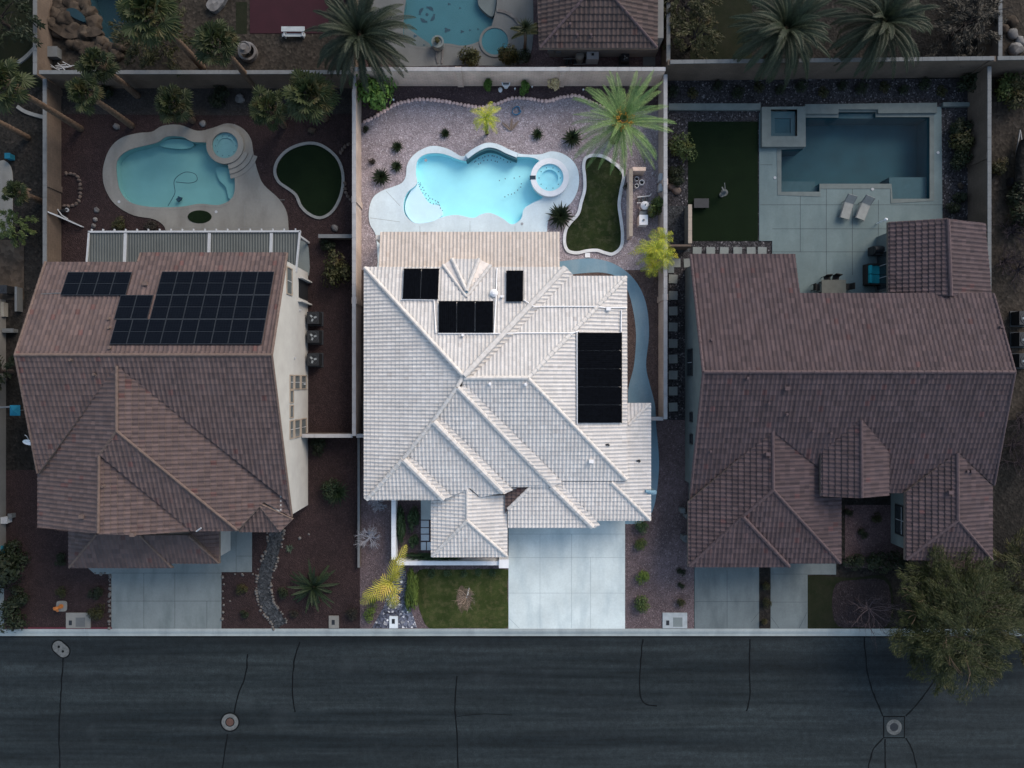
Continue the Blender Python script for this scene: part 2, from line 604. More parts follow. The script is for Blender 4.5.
M['lounger_fabric'] = plain('grey_sling', (.20, .21, .20), .9, .1)
M['table_top'] = plain('stone_table_top', (.085, .09, .08), .7, .2)
M['stone_pad'] = concrete('stepping_stone', (0.504, 0.552, 0.576), (0.396, 0.444, 0.468))
M['stone_pad_dim'] = concrete('dimmed_stepping_stone', (0.1658, 0.1848, 0.1785), (0.1275, 0.1403, 0.1403))  # right yard stones, vignette darkening held in the base colour
M['pad_pale'] = plain('pale_pad_concrete', (.27, .30, .31), .9, .15, var=.15, scale=3)
M['edging'] = plain('pink_edging_stone', (0.609, 0.435, 0.3915), .9, .15, var=.25, scale=5)
M['edging_dim'] = plain('tan_edging_stone', (0.0975, 0.075, 0.06375), .9, .15, var=.25, scale=5)
M['white_stone'] = plain('pale_cobble', (0.099, 0.0945, 0.09), .9, .15, var=.3, scale=5)
M['kerbing'] = plain('white_lawn_edging', (.55, .56, .56), .9, .15, var=.1)
M['kerbing_dim'] = plain('grey_lawn_edging', (.16, .165, .16), .9, .15, var=.12)
M['boulder'] = gravel('boulder_stone', (0.03094, 0.02419, 0.01856), (0.04781, 0.03713, 0.02812), (0.06187, 0.05063, 0.03938), 3, .3)
M['pale_boulder'] = gravel('pale_boulder_stone', (0.114, 0.114, 0.114), (0.084, 0.078, 0.075), (0.15, 0.15, 0.15), 3, .3)
M['bark'] = plain('palm_bark', (0.07875, 0.05625, 0.04125), .95, .1, var=.35, scale=6)
M['bark_dark'] = plain('dark_bark', (.035, .03, .028), .95, .1, var=.3, scale=6)
M['twig'] = plain('pale_twig', (.34, .34, .37), .9, .1)
M['twig_tan'] = plain('dry_twig', (0.2145, 0.165, 0.132), .9, .1)
M['twig_plum'] = plain('plum_twig', (.05, .04, .045), .9, .1)
M['orange'] = plain('orange_paint', (0.312, 0.114, 0.03), .6, .3)
M['blue_plastic'] = plain('blue_plastic', (.015, .14, .26), .5, .4)
M['blue_canvas'] = plain('blue_canvas', (.012, .105, .16), .9, .1)
M['rust'] = plain('rusty_iron', (.07, .04, .032), .8, .2)
M['green_hose'] = plain('green_hose', (.01, .10, .06), .6, .3)
# foliage
M['fan_leaf'] = leaf_mat('fan_palm_leaf', (0.015, 0.0255, 0.00825), (0.039, 0.0495, 0.018), (0.06375, 0.054, 0.021), .06)
M['date_leaf'] = leaf_mat('dark_date_leaf', (.013, .021, .012), (.032, .044, .024), None, .1)
M['date_leaf_bright'] = leaf_mat('bright_date_leaf', (0.0819, 0.1485, 0.044), (0.1716, 0.261, 0.096), (0.234, 0.297, 0.104), .03)
M['fruit'] = plain('orange_fruit', (.34, .19, .03), .7, .2, var=.4, scale=8)
M['yellow_leaf'] = leaf_mat('yellow_palm_leaf', (.28, .27, .03), (.45, .40, .07), (.50, .34, .08), .06)
M['lime_leaf'] = leaf_mat('lime_palm_leaf', (.16, .23, .025), (.42, .42, .04), (.52, .46, .05), .1)
M['spike_leaf'] = leaf_mat('spiky_leaf', (0.0088, 0.01815, 0.00715), (0.0231, 0.0385, 0.0154), None)
M['shrub'] = leaf_mat('shrub_leaf', (0.0345, 0.0575, 0.0161), (0.08625, 0.115, 0.0345), (0.115, 0.1265, 0.0345), .05)
M['shrub_bright'] = leaf_mat('bright_shrub_leaf', (.05, .12, .02), (.14, .25, .055), None)
M['hedge_leaf'] = leaf_mat('hedge_leaf', (.06, .10, .016), (.12, .17, .03), None)
M['shrub_court'] = leaf_mat('court_hedge_leaf', (.022, .048, .020), (.05, .085, .038), None)
M['shrub_dark'] = leaf_mat('dark_shrub_leaf', (0.0075, 0.01425, 0.006), (0.01875, 0.027, 0.0105), None)
M['shrub_olive'] = leaf_mat('olive_shrub_leaf', (0.0165, 0.02025, 0.006), (0.04125, 0.042, 0.01275), (0.0525, 0.04125, 0.015), .06)
M['tree_leaf'] = leaf_mat('feathery_tree_leaf', (.016, .024, .006), (.043, .051, .013), (.052, .050, .015), .04)
M['brush_leaf'] = leaf_mat('dry_brush', (0.0165, 0.015, 0.01125), (0.03375, 0.03, 0.0225), None)
M['sage_leaf'] = leaf_mat('sage_leaf', (.045, .07, .045), (.09, .12, .085), None)
M['bamboo_leaf'] = leaf_mat('blond_leaf', (.42, .34, .18), (.55, .46, .28), None)

# ================================================================== SETTING: ground, pools, paving, street
# ---- pool outlines (ground level)
pool_mid = spline(G([(416, 173), (418, 160), (428, 154), (443, 154), (457, 159), (467, 161), (473, 155), (490, 148.5), (507, 155), (518, 157), (533, 158), (541, 164),
                     (541, 182), (543, 197), (533, 203), (524, 209), (521, 219), (512, 224.5), (502, 218), (490, 213), (481, 214.5), (473, 218), (457, 215), (443, 217), (431, 222), (415, 223),
                     (405, 214), (404, 202), (408, 192), (417, 184)]), 4)
pool_left = spline(G([(117, 173), (118, 160), (130, 150), (157, 143), (167, 137), (182, 137), (193, 142), (209, 144), (214, 157), (230, 167), (235, 180), (233, 197), (220, 205),
                      (200, 204), (180, 207), (150, 207), (130, 202), (120, 190)]), 5)
pool_right = G([(803, 118), (838, 118), (838, 112.5), (875, 112.5), (875, 117.5), (929, 117.5), (929, 199), (892, 199), (891, 184), (819, 184), (819, 192), (781, 192), (781, 150), (803, 149)])
spa_right = G(rect(769, 138, 795, 111.5))
pool_north = spline(G([(385, -30), (405, -8), (404, 15), (404, 38), (414, 46), (430, 47), (437, 44), (450, 44), (462, 46), (476, 43), (488, 34), (494, 18), (497, 0), (494, -25), (450, -45), (410, -45)]), 4)
pool_grotto = spline(G([(86, -20), (90, 5), (98, 18), (104, 36), (112, 45), (120, 43), (126, 30), (126, -15), (110, -30)]), 4)
POOLS = [pool_mid, pool_left, pool_right, pool_north, pool_grotto]


def inside(p, lp):
    c = False
    n = len(lp)
    for i in range(n):
        (x0, y0), (x1, y1) = lp[i], lp[i - 1]
        if (y0 > p[1]) != (y1 > p[1]) and p[0] < (x1 - x0) * (p[1] - y0) / (y1 - y0) + x0:
            c = not c
    return c


def ground(name, pts, mat, z, holes=(), thick=0.0):
    m = MB()
    m.slab(pts, holes, z - thick, z)
    return struct(name, m, mat)


base = [(-400, -400), (400, -400), (400, 400), (-400, 400)]
ground('ground', base, M['soil_dark'], -2.4)


def lot(name, x0, x1, y0, y1, mat):
    big = lambda v, lo, hi: -3000 if v <= lo else (4000 if v >= hi else v)
    pts = G(rect(big(x0, -300, 1e9), y1, big(x1, -1e9, 1300), -3000 if y0 <= -300 else y0))
    hs = [h for h in POOLS if inside(h[0], pts)]
    ground(name, pts, mat, 0.0, hs)


lot('gravel_yard', 60, 360, 87, 629, M['gravel_left'])
lot('gravel_yard', 360, 660, 84.5, 270, M['gravel_mauve'])
lot('gravel_yard', 360, 660, 270, 420, M['gravel_side'])
lot('gravel_yard', 360, 694, 420, 629, M['gravel_front'])
lot('gravel_yard', 660, 969, 79, 420, M['gravel_right'])
lot('gravel_yard', 694, 1000, 420, 629, M['soil_dark'])
lot('dirt_lot', 969, 1320, 79, 420, M['soil'])
lot('dirt_lot', 1000, 1320, 420, 629, M['soil_dark'])
lot('dirt_lot', -320, 60, 87, 470, M['soil_dark'])
lot('gravel_yard', 4, 60, 470, 629, M['gravel_left'])
lot('dirt_lot', -320, 4, 470, 629, M['drive_left'])
lot('dirt_lot', -320, 52, -330, 87, M['lawn_dim'])
lot('dirt_lot', 52, 352, -330, 87, M['soil'])
lot('dirt_lot', 352, 664, -330, 84.5, M['mulch'])
lot('dirt_lot', 664, 978, -330, 79, M['soil_dark'])
lot('dirt_lot', 978, 1320, -330, 79, M['soil'])

# ---- planting beds, lawns, gravel patches: sheets a few millimetres up
edge_path = spline([(361, 123.5), (375, 117), (395, 105), (410, 101), (422, 99.5), (440, 101), (458, 104), (477, 107.5), (494, 105), (512, 98.5), (530, 99), (547, 101.5), (562, 97.5), (577, 96), (592, 103), (604, 108)], 5, False)
ground('planting_bed', G(edge_path + [(622, 112), (659, 110), (659, 85), (361, 85)]), M['mulch'], .004)
ground('planting_bed', G([(61, 87), (358, 87), (358, 113), (300, 116), (61, 114)]), M['gravel_bed'], .004)
ground('dry_stream', strip(spline(G([(276, 529), (275, 540), (271, 556), (266, 571), (264, 588), (266, 602), (273, 614), (281, 626)]), 5, False), .95), M['creek'], .004)
ground('pebble_bed', G([(392, 572), (405, 562), (408, 600), (417, 628), (372, 628), (384, 606)]), M['pebbles'], .006)
ground('pebble_bed', G(rect(665, 252, 690, 206)), M['creek'], .006)
ground('lawn', spline(G([(419, 570), (440, 569.5), (470, 569.5), (507.6, 569.5), (507.6, 580), (507.6, 600), (507.6, 627.5), (480, 628), (450, 628), (429, 628), (421, 614), (417, 598), (416.5, 584)]), 3), M['turf'], .010)
ground('dry_grass', [(P(463.5, 599).x + (.85 + .25 * noise.noise(Vector((math.cos(a) * 1.7, math.sin(a) * 1.7, 4)))) * .62 * math.cos(a), P(463.5, 599).y + (.9 + .5 * noise.noise(Vector((math.cos(a) * 1.7, math.sin(a) * 1.7, 8)))) * .95 * math.sin(a)) for a in [k * math.pi / 20 for k in range(40)]], M['dry_patch'], .015)
ground('planting_bed', spline(G([(836, 584), (855, 580), (884, 580), (891, 600), (887, 626), (860, 627), (838, 626), (832, 606)]), 3), M['plum_soil'], .015)
turf_mid = spline(G([(583.5, 166), (586, 158), (594, 155.5), (604, 157), (615, 164), (621.5, 170.5), (623.6, 177), (621, 190), (619, 205), (621, 221), (622.5, 235), (621, 247), (613, 254), (605, 253), (597, 250.5), (587, 251), (577, 253),
                     (568, 251), (564.5, 243), (565.5, 231), (570, 223), (578, 214), (581, 203), (584.5, 190), (584.5, 177)]), 4)
ground('lawn', turf_mid, M['turf_back'], .010)
bean = spline(G([(275, 172), (278, 161), (287, 151), (300, 145), (314, 143.5), (326, 148), (337, 158), (342.5, 171), (343, 186), (339, 201), (331, 213), (320, 218), (309, 214), (301, 206), (296, 195), (287, 188), (279, 182)]), 4)
ground('lawn', bean, M['turf_fake'], .010)
ground('lawn', G(rect(688, 241, 758, 121.6)), M['turf_fake'], .010)
ground('lawn', spline(G([(808, 576), (850, 578), (885, 576), (893, 600), (888, 628), (850, 628.5), (808, 628.5), (807.6, 600)]), 3), M['lawn_dim'], .010)
ground('planting_bed', G(rect(845, 568, 985, 505)), M['mulch'], .004)
ground('lawn', G([(236, 2), (247, 2), (247, 34), (236, 34)]), M['lawn_dim'], .008)
ground('lawn', G(rect(690, 66, 752, -60)), M['lawn_dim'], .008)
for lp, w, mt, lab in ((turf_mid, .11, 'kerbing', 'white concrete edging around the narrow back lawn'), (bean, .10, 'kerbing_dim', 'grey concrete edging around the bean shaped lawn')):
    m = MB()
    o, i = ring_band(lp, w)
    m.slab(o, [i], 0, .09)
    one('lawn_edging', m, M[mt], lab, 'lawn edging')

# ---- paving
deck_mid = spline(G([(376, 236), (370, 224), (369, 211), (373, 198), (382, 191), (393, 187), (402, 183), (406, 176), (407, 166), (412, 157), (421, 150), (433, 146), (448, 149), (462, 156.5), (470, 151), (478, 146.5), (490, 144), (502, 146.5), (512, 152),
                     (525, 154.5), (540, 154.5), (552, 151.5), (565, 155), (575, 164), (579, 177), (577, 192), (569, 205), (556, 211), (549, 219), (547, 232), (547, 262), (547, 274), (500, 275), (440, 275), (380, 275), (378, 262)]), 4)
deck_left = spline(G([(103, 174), (106, 158), (113, 145), (124, 137), (140, 133), (152, 132), (163, 126), (180, 125), (198, 131), (213, 128), (228, 123.5), (242, 128), (251, 139), (254, 156), (258, 172), (264, 185), (279, 199), (287, 213), (289, 232), (292, 262), (292, 280),
                      (240, 282), (180, 282), (152, 280), (158, 250), (166, 231), (156, 220), (134, 215.5), (116, 205), (106, 190)]), 4)
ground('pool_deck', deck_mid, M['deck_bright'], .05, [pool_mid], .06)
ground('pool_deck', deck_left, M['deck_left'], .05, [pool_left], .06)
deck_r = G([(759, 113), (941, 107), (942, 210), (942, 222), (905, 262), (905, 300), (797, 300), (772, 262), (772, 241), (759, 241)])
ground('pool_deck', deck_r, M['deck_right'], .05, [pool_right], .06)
ground('pool_deck', spline(G([(345, -60), (352, 10), (392, 56), (400, 66), (440, 66), (462, 65.5), (490, 66), (512, 66), (527, 60), (533, 40), (533, -10), (533, -60), (440, -80)]), 4), M['deck_north'], .05, [pool_north], .06)
ground('patio', G(rect(112, 292, 293, 266)), M['deck_left'], .02)
ground('patio', spline(G([(290, 240), (300, 240), (307, 244), (309, 252), (309, 275), (300, 277), (290, 276)]), 3), M['drive_left'], .03, (), .03)
path_o = [(556, 262), (575, 259.5), (593, 258.5), (612, 263), (628, 273), (640, 288), (647, 308), (649, 335), (646, 365), (650, 385), (655, 405), (656, 425), (658, 445), (659, 465), (657, 490), (652, 512), (640, 524)]
path_i = [(620, 524), (630, 505), (632, 470), (630, 430), (628, 400), (629, 385), (634, 365), (636, 335), (633, 310), (627, 289), (617, 277), (605, 273), (593, 272.5), (575, 274), (556, 276)]
ground('garden_path', spline(G(path_o), 4, False) + spline(G(path_i), 4, False), M['path_blue'], .012)


def driveway(outline, mat, joints, z=.02):
    m = MB()
    m.slab(G(outline), (), -.12, z)
    o = struct('driveway', m, M[mat])
    j = MB()
    for x0, y0, x1, y1 in joints:
        a, b = P(x0, y0), P(x1, y1)
        j.slab(strip([tuple(a[:2]), tuple(b[:2])], .022), (), 0, z + .004)
    if joints:
        jo = j.build('expansion_joint', M['joint' if mat == 'drive_bright' else 'joint_dark'], o)
    return o


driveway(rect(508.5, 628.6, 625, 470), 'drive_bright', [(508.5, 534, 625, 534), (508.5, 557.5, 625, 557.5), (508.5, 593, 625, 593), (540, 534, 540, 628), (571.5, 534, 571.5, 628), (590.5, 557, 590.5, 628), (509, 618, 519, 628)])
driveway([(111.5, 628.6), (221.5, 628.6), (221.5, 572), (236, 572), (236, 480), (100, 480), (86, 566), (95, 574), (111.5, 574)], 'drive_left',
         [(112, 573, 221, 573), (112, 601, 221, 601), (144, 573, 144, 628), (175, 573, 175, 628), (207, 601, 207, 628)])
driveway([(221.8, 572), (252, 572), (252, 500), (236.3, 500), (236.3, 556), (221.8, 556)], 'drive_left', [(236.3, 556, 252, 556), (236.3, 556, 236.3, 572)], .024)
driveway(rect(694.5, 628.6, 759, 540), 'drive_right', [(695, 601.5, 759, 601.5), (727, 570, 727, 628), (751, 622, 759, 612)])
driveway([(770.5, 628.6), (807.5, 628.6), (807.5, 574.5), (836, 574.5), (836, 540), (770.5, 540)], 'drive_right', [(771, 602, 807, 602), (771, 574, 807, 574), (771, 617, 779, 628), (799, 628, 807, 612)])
j = MB()
for x0, y0, x1, y1 in [(772, 205, 942, 205), (772, 229, 940, 229), (772, 252, 905, 252), (800, 192, 800, 252), (826, 184, 826, 275), (852, 184, 852, 275), (878, 200, 878, 275), (760, 165, 772, 165), (760, 205, 772, 205), (760, 128, 760.4, 128)]:
    j.slab(strip([tuple(P(x0, y0)[:2]), tuple(P(x1, y1)[:2])], .03), (), 0, .054)
struct('expansion_joint', j, M['joint_dark'])
j = MB()
for x0, y0, x1, y1 in [(255, 200, 285, 200), (215, 212, 215, 262), (245, 205, 245, 262), (190, 212, 190, 262), (170, 228, 289, 228), (109, 158, 116, 160), (235, 124, 236, 132)]:
    j.slab(strip([tuple(P(x0, y0)[:2]), tuple(P(x1, y1)[:2])], .025), (), 0, .054)
for x0, y0, x1, y1 in [(386, 191, 400, 206), (370, 218, 400, 222), (420, 226, 420, 240), (470, 221, 470, 240), (515, 226, 515, 240)]:
    j.slab(strip([tuple(P(x0, y0)[:2]), tuple(P(x1, y1)[:2])], .018), (), 0, .054)
struct('expansion_joint', j, M['kerbing_dim'])

# ---- street
ground('road', [(-220, -120), (250, -120), (250, P(0, 636.5)[1]), (-220, P(0, 636.5)[1])], M['asphalt'], -.10)
m = MB()
yk = P(0, 628.6)[1]
prof = [(yk, -.13), (yk, .03), (yk - .16, .03), (yk - .30, -.01), (yk - .36, -.07), (yk - .56, -.085), (yk - .56, -.13)]
for (ya, za), (yb, zb) in zip(prof, prof[1:]):
    m.quad((-220, ya, za), (-220, yb, zb), (250, yb, zb), (250, ya, za))
ko = struct('kerb', m, M['kerb'])
j = MB()
for k in range(-13, 14):
    x = P(415 + 41.3 * k, 0)[0]
    j.beam((x, yk, .0335), (x, yk - .16, .0335), .025, .006)
    j.beam((x, yk - .36, -.066), (x, yk - .56, -.081), .025, .006)
jo = j.build('expansion_joint', M['joint'], ko)
m = MB()
m.box(-220, 250, yk - .66, yk - .56, -.12, -.094)
struct('gutter_seam', m, M['tar'])
m = MB()
m.box(P(5, 0)[0], P(112, 0)[0], yk - .02, yk + .1, -.05, .036)
struct('kerb_paint', m, M['red_paint'])
cracks = [
    [(60, 770), (59, 730), (60.5, 705), (61, 690), (63.5, 657)], [(247.5, 654), (245.5, 675), (238, 695), (234, 713)], [(227.5, 734), (222, 770)], [(300, 642), (294, 662), (292.5, 695), (295, 712)],
    [(457, 676), (455, 705), (457, 735), (458, 770)], [(643, 639), (641, 660), (639.5, 690), (644, 703), (657, 706)], [(750, 639), (749.3, 670), (750, 695), (746.5, 711)],
    [(864, 636), (867, 670), (874, 695), (883, 716)], [(943, 650), (937, 675), (922, 698), (906, 716)], [(883, 738), (873, 750), (868, 770)], [(906, 738), (912, 750), (917, 770)], [(885, 739), (885.3, 770)],
    [(457, 717), (480, 714), (512, 715)]]
for i, c in enumerate(cracks):
    pts = spline(G(c, -.1), 6, False)
    pts = [(x + .05 * noise.noise(Vector((x * 2, y * 2, i))), y + .04 * noise.noise(Vector((y * 2, x * 2, i + 9)))) for x, y in pts]
    ws = [(.125 if i < 12 else .05) * (.8 + .5 * noise.noise(Vector((k * .7, i, 0)))) for k in range(len(pts))]
    m = MB()
    m.slab(strip(pts, ws), (), 0, -.096)
    struct('crack_seal', m, M['tar'])


# ---- pools
def pool(name, label, outline, deck_z, floor_mat, ledges=(), wz=-.07, depth=.55, water='water', rim=None, rim_mat=None, rim_z=.055, cat='swimming pool'):
    c = Vector((sum(p[0] for p in outline) / len(outline), sum(p[1] for p in outline) / len(outline), 0))
    t = thing(name, label, cat, c)
    m = MB()
    n = len(outline)
    m.slab(outline, (), 0, 0)
    m.v = [(x, y, -depth) for x, y, z in m.v]
    k = MB()
    for i in range(n):
        a, b = outline[i], outline[(i + 1) % n]
        m.quad((*a, -depth), (*b, -depth), (*b, deck_z - .004), (*a, deck_z - .004))
    m.build('basin', M[floor_mat], t)
    for lp, z, mt in ledges:
        k = MB()
        k.slab(lp, (), -depth + .01, z)
        k.build('ledge', M[mt], t)
    wm = MB()
    wm.slab(outline, (), wz, wz)
    wm.build('water_surface', M[water], t)
    if rim:
        r = MB()
        o, i = ring_band(outline, rim)
        r.slab(o, [outline], -.01, rim_z)
        r.build('coping', M[rim_mat], t)
    return t


ledge_mid = spline(G([(416, 180), (419, 187), (424, 196), (430, 203), (439, 205), (442, 211), (441, 216), (431, 221), (415, 222.3), (406, 213.5), (405, 203), (409, 193)]), 4)
tp = pool('swimming_pool', 'bright aqua freeform pool with white entry shelf behind the cream roofed house', pool_mid, .05, 'pool_floor', [(ledge_mid, -.17, 'ledge_floor')], rim=.14, rim_mat='deck_bright', rim_z=.056)
# tile dots along the shelf edge and the bench corners
dot = None
for path in ([(417, 180), (420, 186), (425, 195), (430, 202), (438, 204), (442, 210)], [(420, 182), (424, 190), (430, 198), (437, 201), (440, 206)], [(521, 222), (527, 214), (535, 206), (541, 202)], [(523, 216), (529, 209), (537, 203)], [(474, 162), (482, 157), (492, 155), (500, 158), (510, 162)], [(478, 164), (488, 159), (498, 161)], [(500, 180), (520, 176)], [(505, 196), (515, 192), (522, 184)]):
    for q in spline(path, 3, False):
        p = P(q[0], q[1], -.2)
        zz = -.155 if inside((p.x, p.y), ledge_mid) else -.3
        if dot is None:
            m = MB()
            m.cyl((0, 0), .045, -.02, .012, 6)
            dot = d = m.build('tile_dot', M['mosaic_dark'], tp, False, (0, 0, 0))
        else:
            d = dot.copy()
            COL.objects.link(d)
            d.parent = tp
        d.location = (p.x + random.uniform(-.05, .05) - tp.location.x, p.y + random.uniform(-.05, .05) - tp.location.y, zz)
# raised bond beam behind the pool, with a dark tiled spillway face
m = MB()
bp = spline(G([(467, 158.5), (475, 152.5), (484, 148), (491, 147), (499, 149), (507, 153), (517, 157)]), 4, False)
m.slab(strip(bp, .34), (), .0, .42)
m.build('raised_beam', M['deck_bright'], tp)
m = MB()
b2 = [(x, y - .27) for x, y in bp]
m.slab(strip(b2, .12), (), -.3, .36)
m.build('tile_band', M['pool_floor_north'], tp)

pool('swimming_pool', 'muted aqua freeform pool with a hose cleaner, behind the solar roofed house', pool_left, .05, 'pool_floor_left',
     [(spline(G([(215, 166), (229, 168), (234, 180), (232, 196), (227, 197), (224, 186), (217, 178)]), 4), -.3, 'pool_floor_left'),
      (spline(G([(157, 143.5), (167, 138), (182, 138), (192, 142.5), (186, 147), (170, 147)]), 4), -.3, 'pool_floor_left')], rim=.18, rim_mat='deck_left', rim_z=.06)
pool('swimming_pool', 'dark blue rectangular pool with a notched outline in the right yard', pool_right, .05, 'pool_floor_right',
     [(G(rect(891.5, 198.7, 928.7, 176)), -.3, 'shelf_right'), (G(rect(781.4, 191.7, 818.7, 186)), -.3, 'shelf_right'), (G(rect(781.4, 185.8, 818.7, 179)), -.6, 'shelf_right'), (G(rect(838.4, 117.4, 874.7, 112.8)), -.2, 'shelf_right')],
     rim=.36, rim_mat='coping', rim_z=.075, depth=1.5)
pn = pool('swimming_pool', 'blue lagoon pool with dolphin floor mosaic in the yard behind the back wall', pool_north, .05, 'pool_floor_north',
          [(spline(G([(404, 26), (412, 30), (420, 36), (430, 43), (428, 46), (414, 45), (405, 38)]), 4), -.2, 'deck_north'), (spline(G([(478, 2), (484, 10), (492, 15), (495, 8), (496, -8), (488, -20), (479, -10)]), 4), -.2, 'deck_north')], rim=.15, rim_mat='deck_north', rim_z=.06)
m = MB()
for q in range(4):
    a0 = q * math.pi / 2 + .5
    c = P(427, 14.5, -.55)
    arc = [(c.x + .52 * math.cos(a0 + i * .16), c.y + .52 * math.sin(a0 + i * .16)) for i in range(8)]
    m.slab(strip(arc, [.03, .13, .2, .24, .22, .16, .08, .2]), (), -.56, -.535)
m.cyl(tuple(P(427, 14.5, -.55)[:2]), .11, -.56, -.535, 12)
for x, y, s in ((447, 30, .2), (462, 31.5, .12), (449, 4, .1), (460, 8, .07), (470, 30, .07), (478, 29, .06), (415, 36, .12), (424, 45, .07)):
    c = P(x, y, -.55)
    zz = -.535 if y < 34 or x > 440 else -.19
    c = P(x, y, zz)
    m.slab([(c.x + s * (1 + .35 * math.cos(3 * a)) * math.cos(a), c.y + .75 * s * (1 + .35 * math.cos(3 * a)) * math.sin(a)) for a in [k * math.pi / 8 for k in range(16)]], (), zz - .03, zz)
m.build('floor_mosaic', M['mosaic'], pn)
pool('swimming_pool', 'deep navy rock edged pool beside the waterfall boulders at the top left', pool_grotto, .0, 'pool_floor_deep', depth=1.4)


def round_spa(label, px, py, r_in, r_out, top, ring_mat, floor_mat, water_z):
    c = P(px, py)
    t = thing('spa', label, 'spa', c)
    m = MB()
    m.ring(c, r_in, r_out, .02, top, 48)
    m.build('coping_ring', M[ring_mat], t, False)
    m = MB()
    m.cyl(c, r_in + .01, .056, .075, 40)
    m.build('basin', M[floor_mat], t)
    m = MB()
    m.ring(c, r_in * .62, r_in + .005, .07, water_z - .09, 40)
    m.build('bench', M[floor_mat], t)
    m = MB()
    m.cyl(c, r_in + .004, water_z - .004, water_z, 40)
    m.build('water_surface', M['water'], t)
    m = MB()
    for k in range(10):
        a = k * .628
        m.cyl((c.x + r_in * .78 * math.cos(a), c.y + r_in * .78 * math.sin(a)), .035, water_z - .1, water_z - .075, 6)
    m.build('jet', M['mosaic'], t)
    return t


M['spa_floor'] = plain('spa_plaster', (.40, .70, .76), .7, .2, var=.05)
M['spa_floor_left'] = plain('dimmed_spa_plaster', (.115, .20, .215), .7, .2, var=.05)  # left spa plaster, its tone lowered in place of the vignette
ts = round_spa('round raised spa with a thick white rim beside the bright pool', 549.5, 179, .97, 1.36, .42, 'white_paint', 'spa_floor', .33)
m = MB()
c = P(549.5, 179)
m.box(c.x - 1.42, c.x - 1.0, c.y - .16, c.y + .12, .30, .435)
m.build('spillway', M['mosaic'], ts)
round_spa('round spa set into the grey deck of the left yard', 226.5, 146.5, .93, 1.32, .30, 'deck_left', 'spa_floor_left', .22)
round_spa('round sunken spa beside the mosaic pool behind the back wall', 495, 42, .95, 1.12, .12, 'deck_north', 'pool_floor_north', .11)
t = thing('spa', 'square raised spa in the corner of the dark rectangular pool', 'spa', P(782, 126))
m = MB()
m.slab(G([(760, 109), (803.5, 108.5), (803.5, 148.5), (760, 148.5)]), [spa_right], .0, .38)
m.build('coping', M['coping'], t)
m = MB()
c0, c1 = P(769, 138), P(795, 111.5)
m.box(c0.x, c1.x, c0.y, c1.y, .055, .075)
n = len(spa_right)
for i in range(n):
    a, b = spa_right[i], spa_right[(i + 1) % n]
    m.quad((*a, .06), (*b, .06), (*b, .375), (*a, .375))
m.build('basin', M['pool_floor_right'], t)
m = MB()
m.slab(G(rect(770, 137, 794, 112.5)), [G(rect(774, 134, 790, 119))], .07, .17)
m.build('bench', M['shelf_right'], t)
m = MB()
m.slab(spa_right, (), .31, .31)
m.build('water_surface', M['water'], t)
# raised planter kerb along the right yard, and the little raised beam behind the pool
for label, x0, y0, x1, y1, h in (('long grey concrete kerb along the gravel bed of the right yard', 668, 111, 759.6, 104.6, .22), ('raised grey bond beam along the back of the dark pool', 803.8, 117, 934, 104, .24), ('short grey kerb end beside the right block wall', 941.4, 107.6, 968, 103.4, .22)):
    m = MB()
    if 'bond' in label:
        m.slab(G([(803.8, 105.5), (935, 104), (935, 114), (876.5, 114.5), (876.5, 110.6), (837, 110.6), (837, 115), (803.8, 115)]), (), .0, h)
    else:
        a, b = P(x0, y0), P(x1, y1)
        m.box(a.x, b.x, a.y, b.y, -.02, h)
    one('garden_kerb', m, M['coping'], label, 'garden kerb', origin=P(x0, y0))
# curved steps at the left spa
c = P(226.5, 146.5)
for k, (r0, r1, h) in enumerate(((1.34, 1.68, .21), (1.70, 2.02, .14), (2.04, 2.34, .08))):
    m = MB()
    pts = [(c.x + r1 * math.cos(a), c.y + r1 * math.sin(a)) for a in [R(-82 + i * 8) for i in range(9)]] + [(c.x + r0 * math.cos(a), c.y + r0 * math.sin(a)) for a in [R(-18 - i * 8) for i in range(9)]]
    m.slab(pts, (), .03, h)
    one('spa_step', m, M['deck_left'], ['topmost curved step against the left spa ring', 'middle curved step below the left spa', 'lowest curved step below the left spa'][k], 'step', 'curved spa steps', origin=c)
# pool cleaner hose
m = MB()
hp = spline([(168, 206), (172, 199), (175, 192), (174, 182), (178, 176), (186, 172), (195, 174), (197, 180), (190, 183), (176, 182)], 6, False)
m.tube([P(x, y, -.085) for x, y in hp], .022, 5)
t = thing('pool_cleaner', 'dark looping vacuum hose floating in the left pool', 'pool cleaner', P(178, 198))
m.build('hose', M['mosaic'], t)
m = MB()
cc = P(179, 199.5, -.3)
m.obox(cc, .32, .24, .16, .6)
m.obox((cc.x + .1, cc.y + .12, cc.z + .05), .1, .3, .12, 1.2)
m.build('body', M['mosaic'], t)


# ================================================================== WALLS
def wall_run(label, a, b, h, mat, capmat, pil=(), th=.2, z0=-.1, name='block_wall', capw=.26):
    a, b = P(*a), P(*b)
    d = (b - a)
    L = d.length
    rz = math.atan2(d.y, d.x)
    mid = (a + b) / 2
    t = thing(name, label, 'wall', Vector((mid.x, mid.y, 0)))
    m = MB()
    m.obox((mid.x, mid.y, (z0 + h - .06) / 2), L, th, h - .06 - z0, rz)
    m.build('wall_body', M[mat], t)
    m = MB()
    n = max(1, int(L / .8))
    for k in range(n):
        p = a + d * ((k + .5) / n)
        m.obox((p.x, p.y, h - .03), L / n - .012, capw, .06 + .006 * (k % 2), rz)
    m.build('wall_cap', M[capmat], t)
    for s in pil:
        p = a + d * s
        m = MB()
        m.obox((p.x, p.y, (h - .07) / 2), .42, .36, h - .07, rz)
        m.build('pilaster', M[mat], t)
    return t


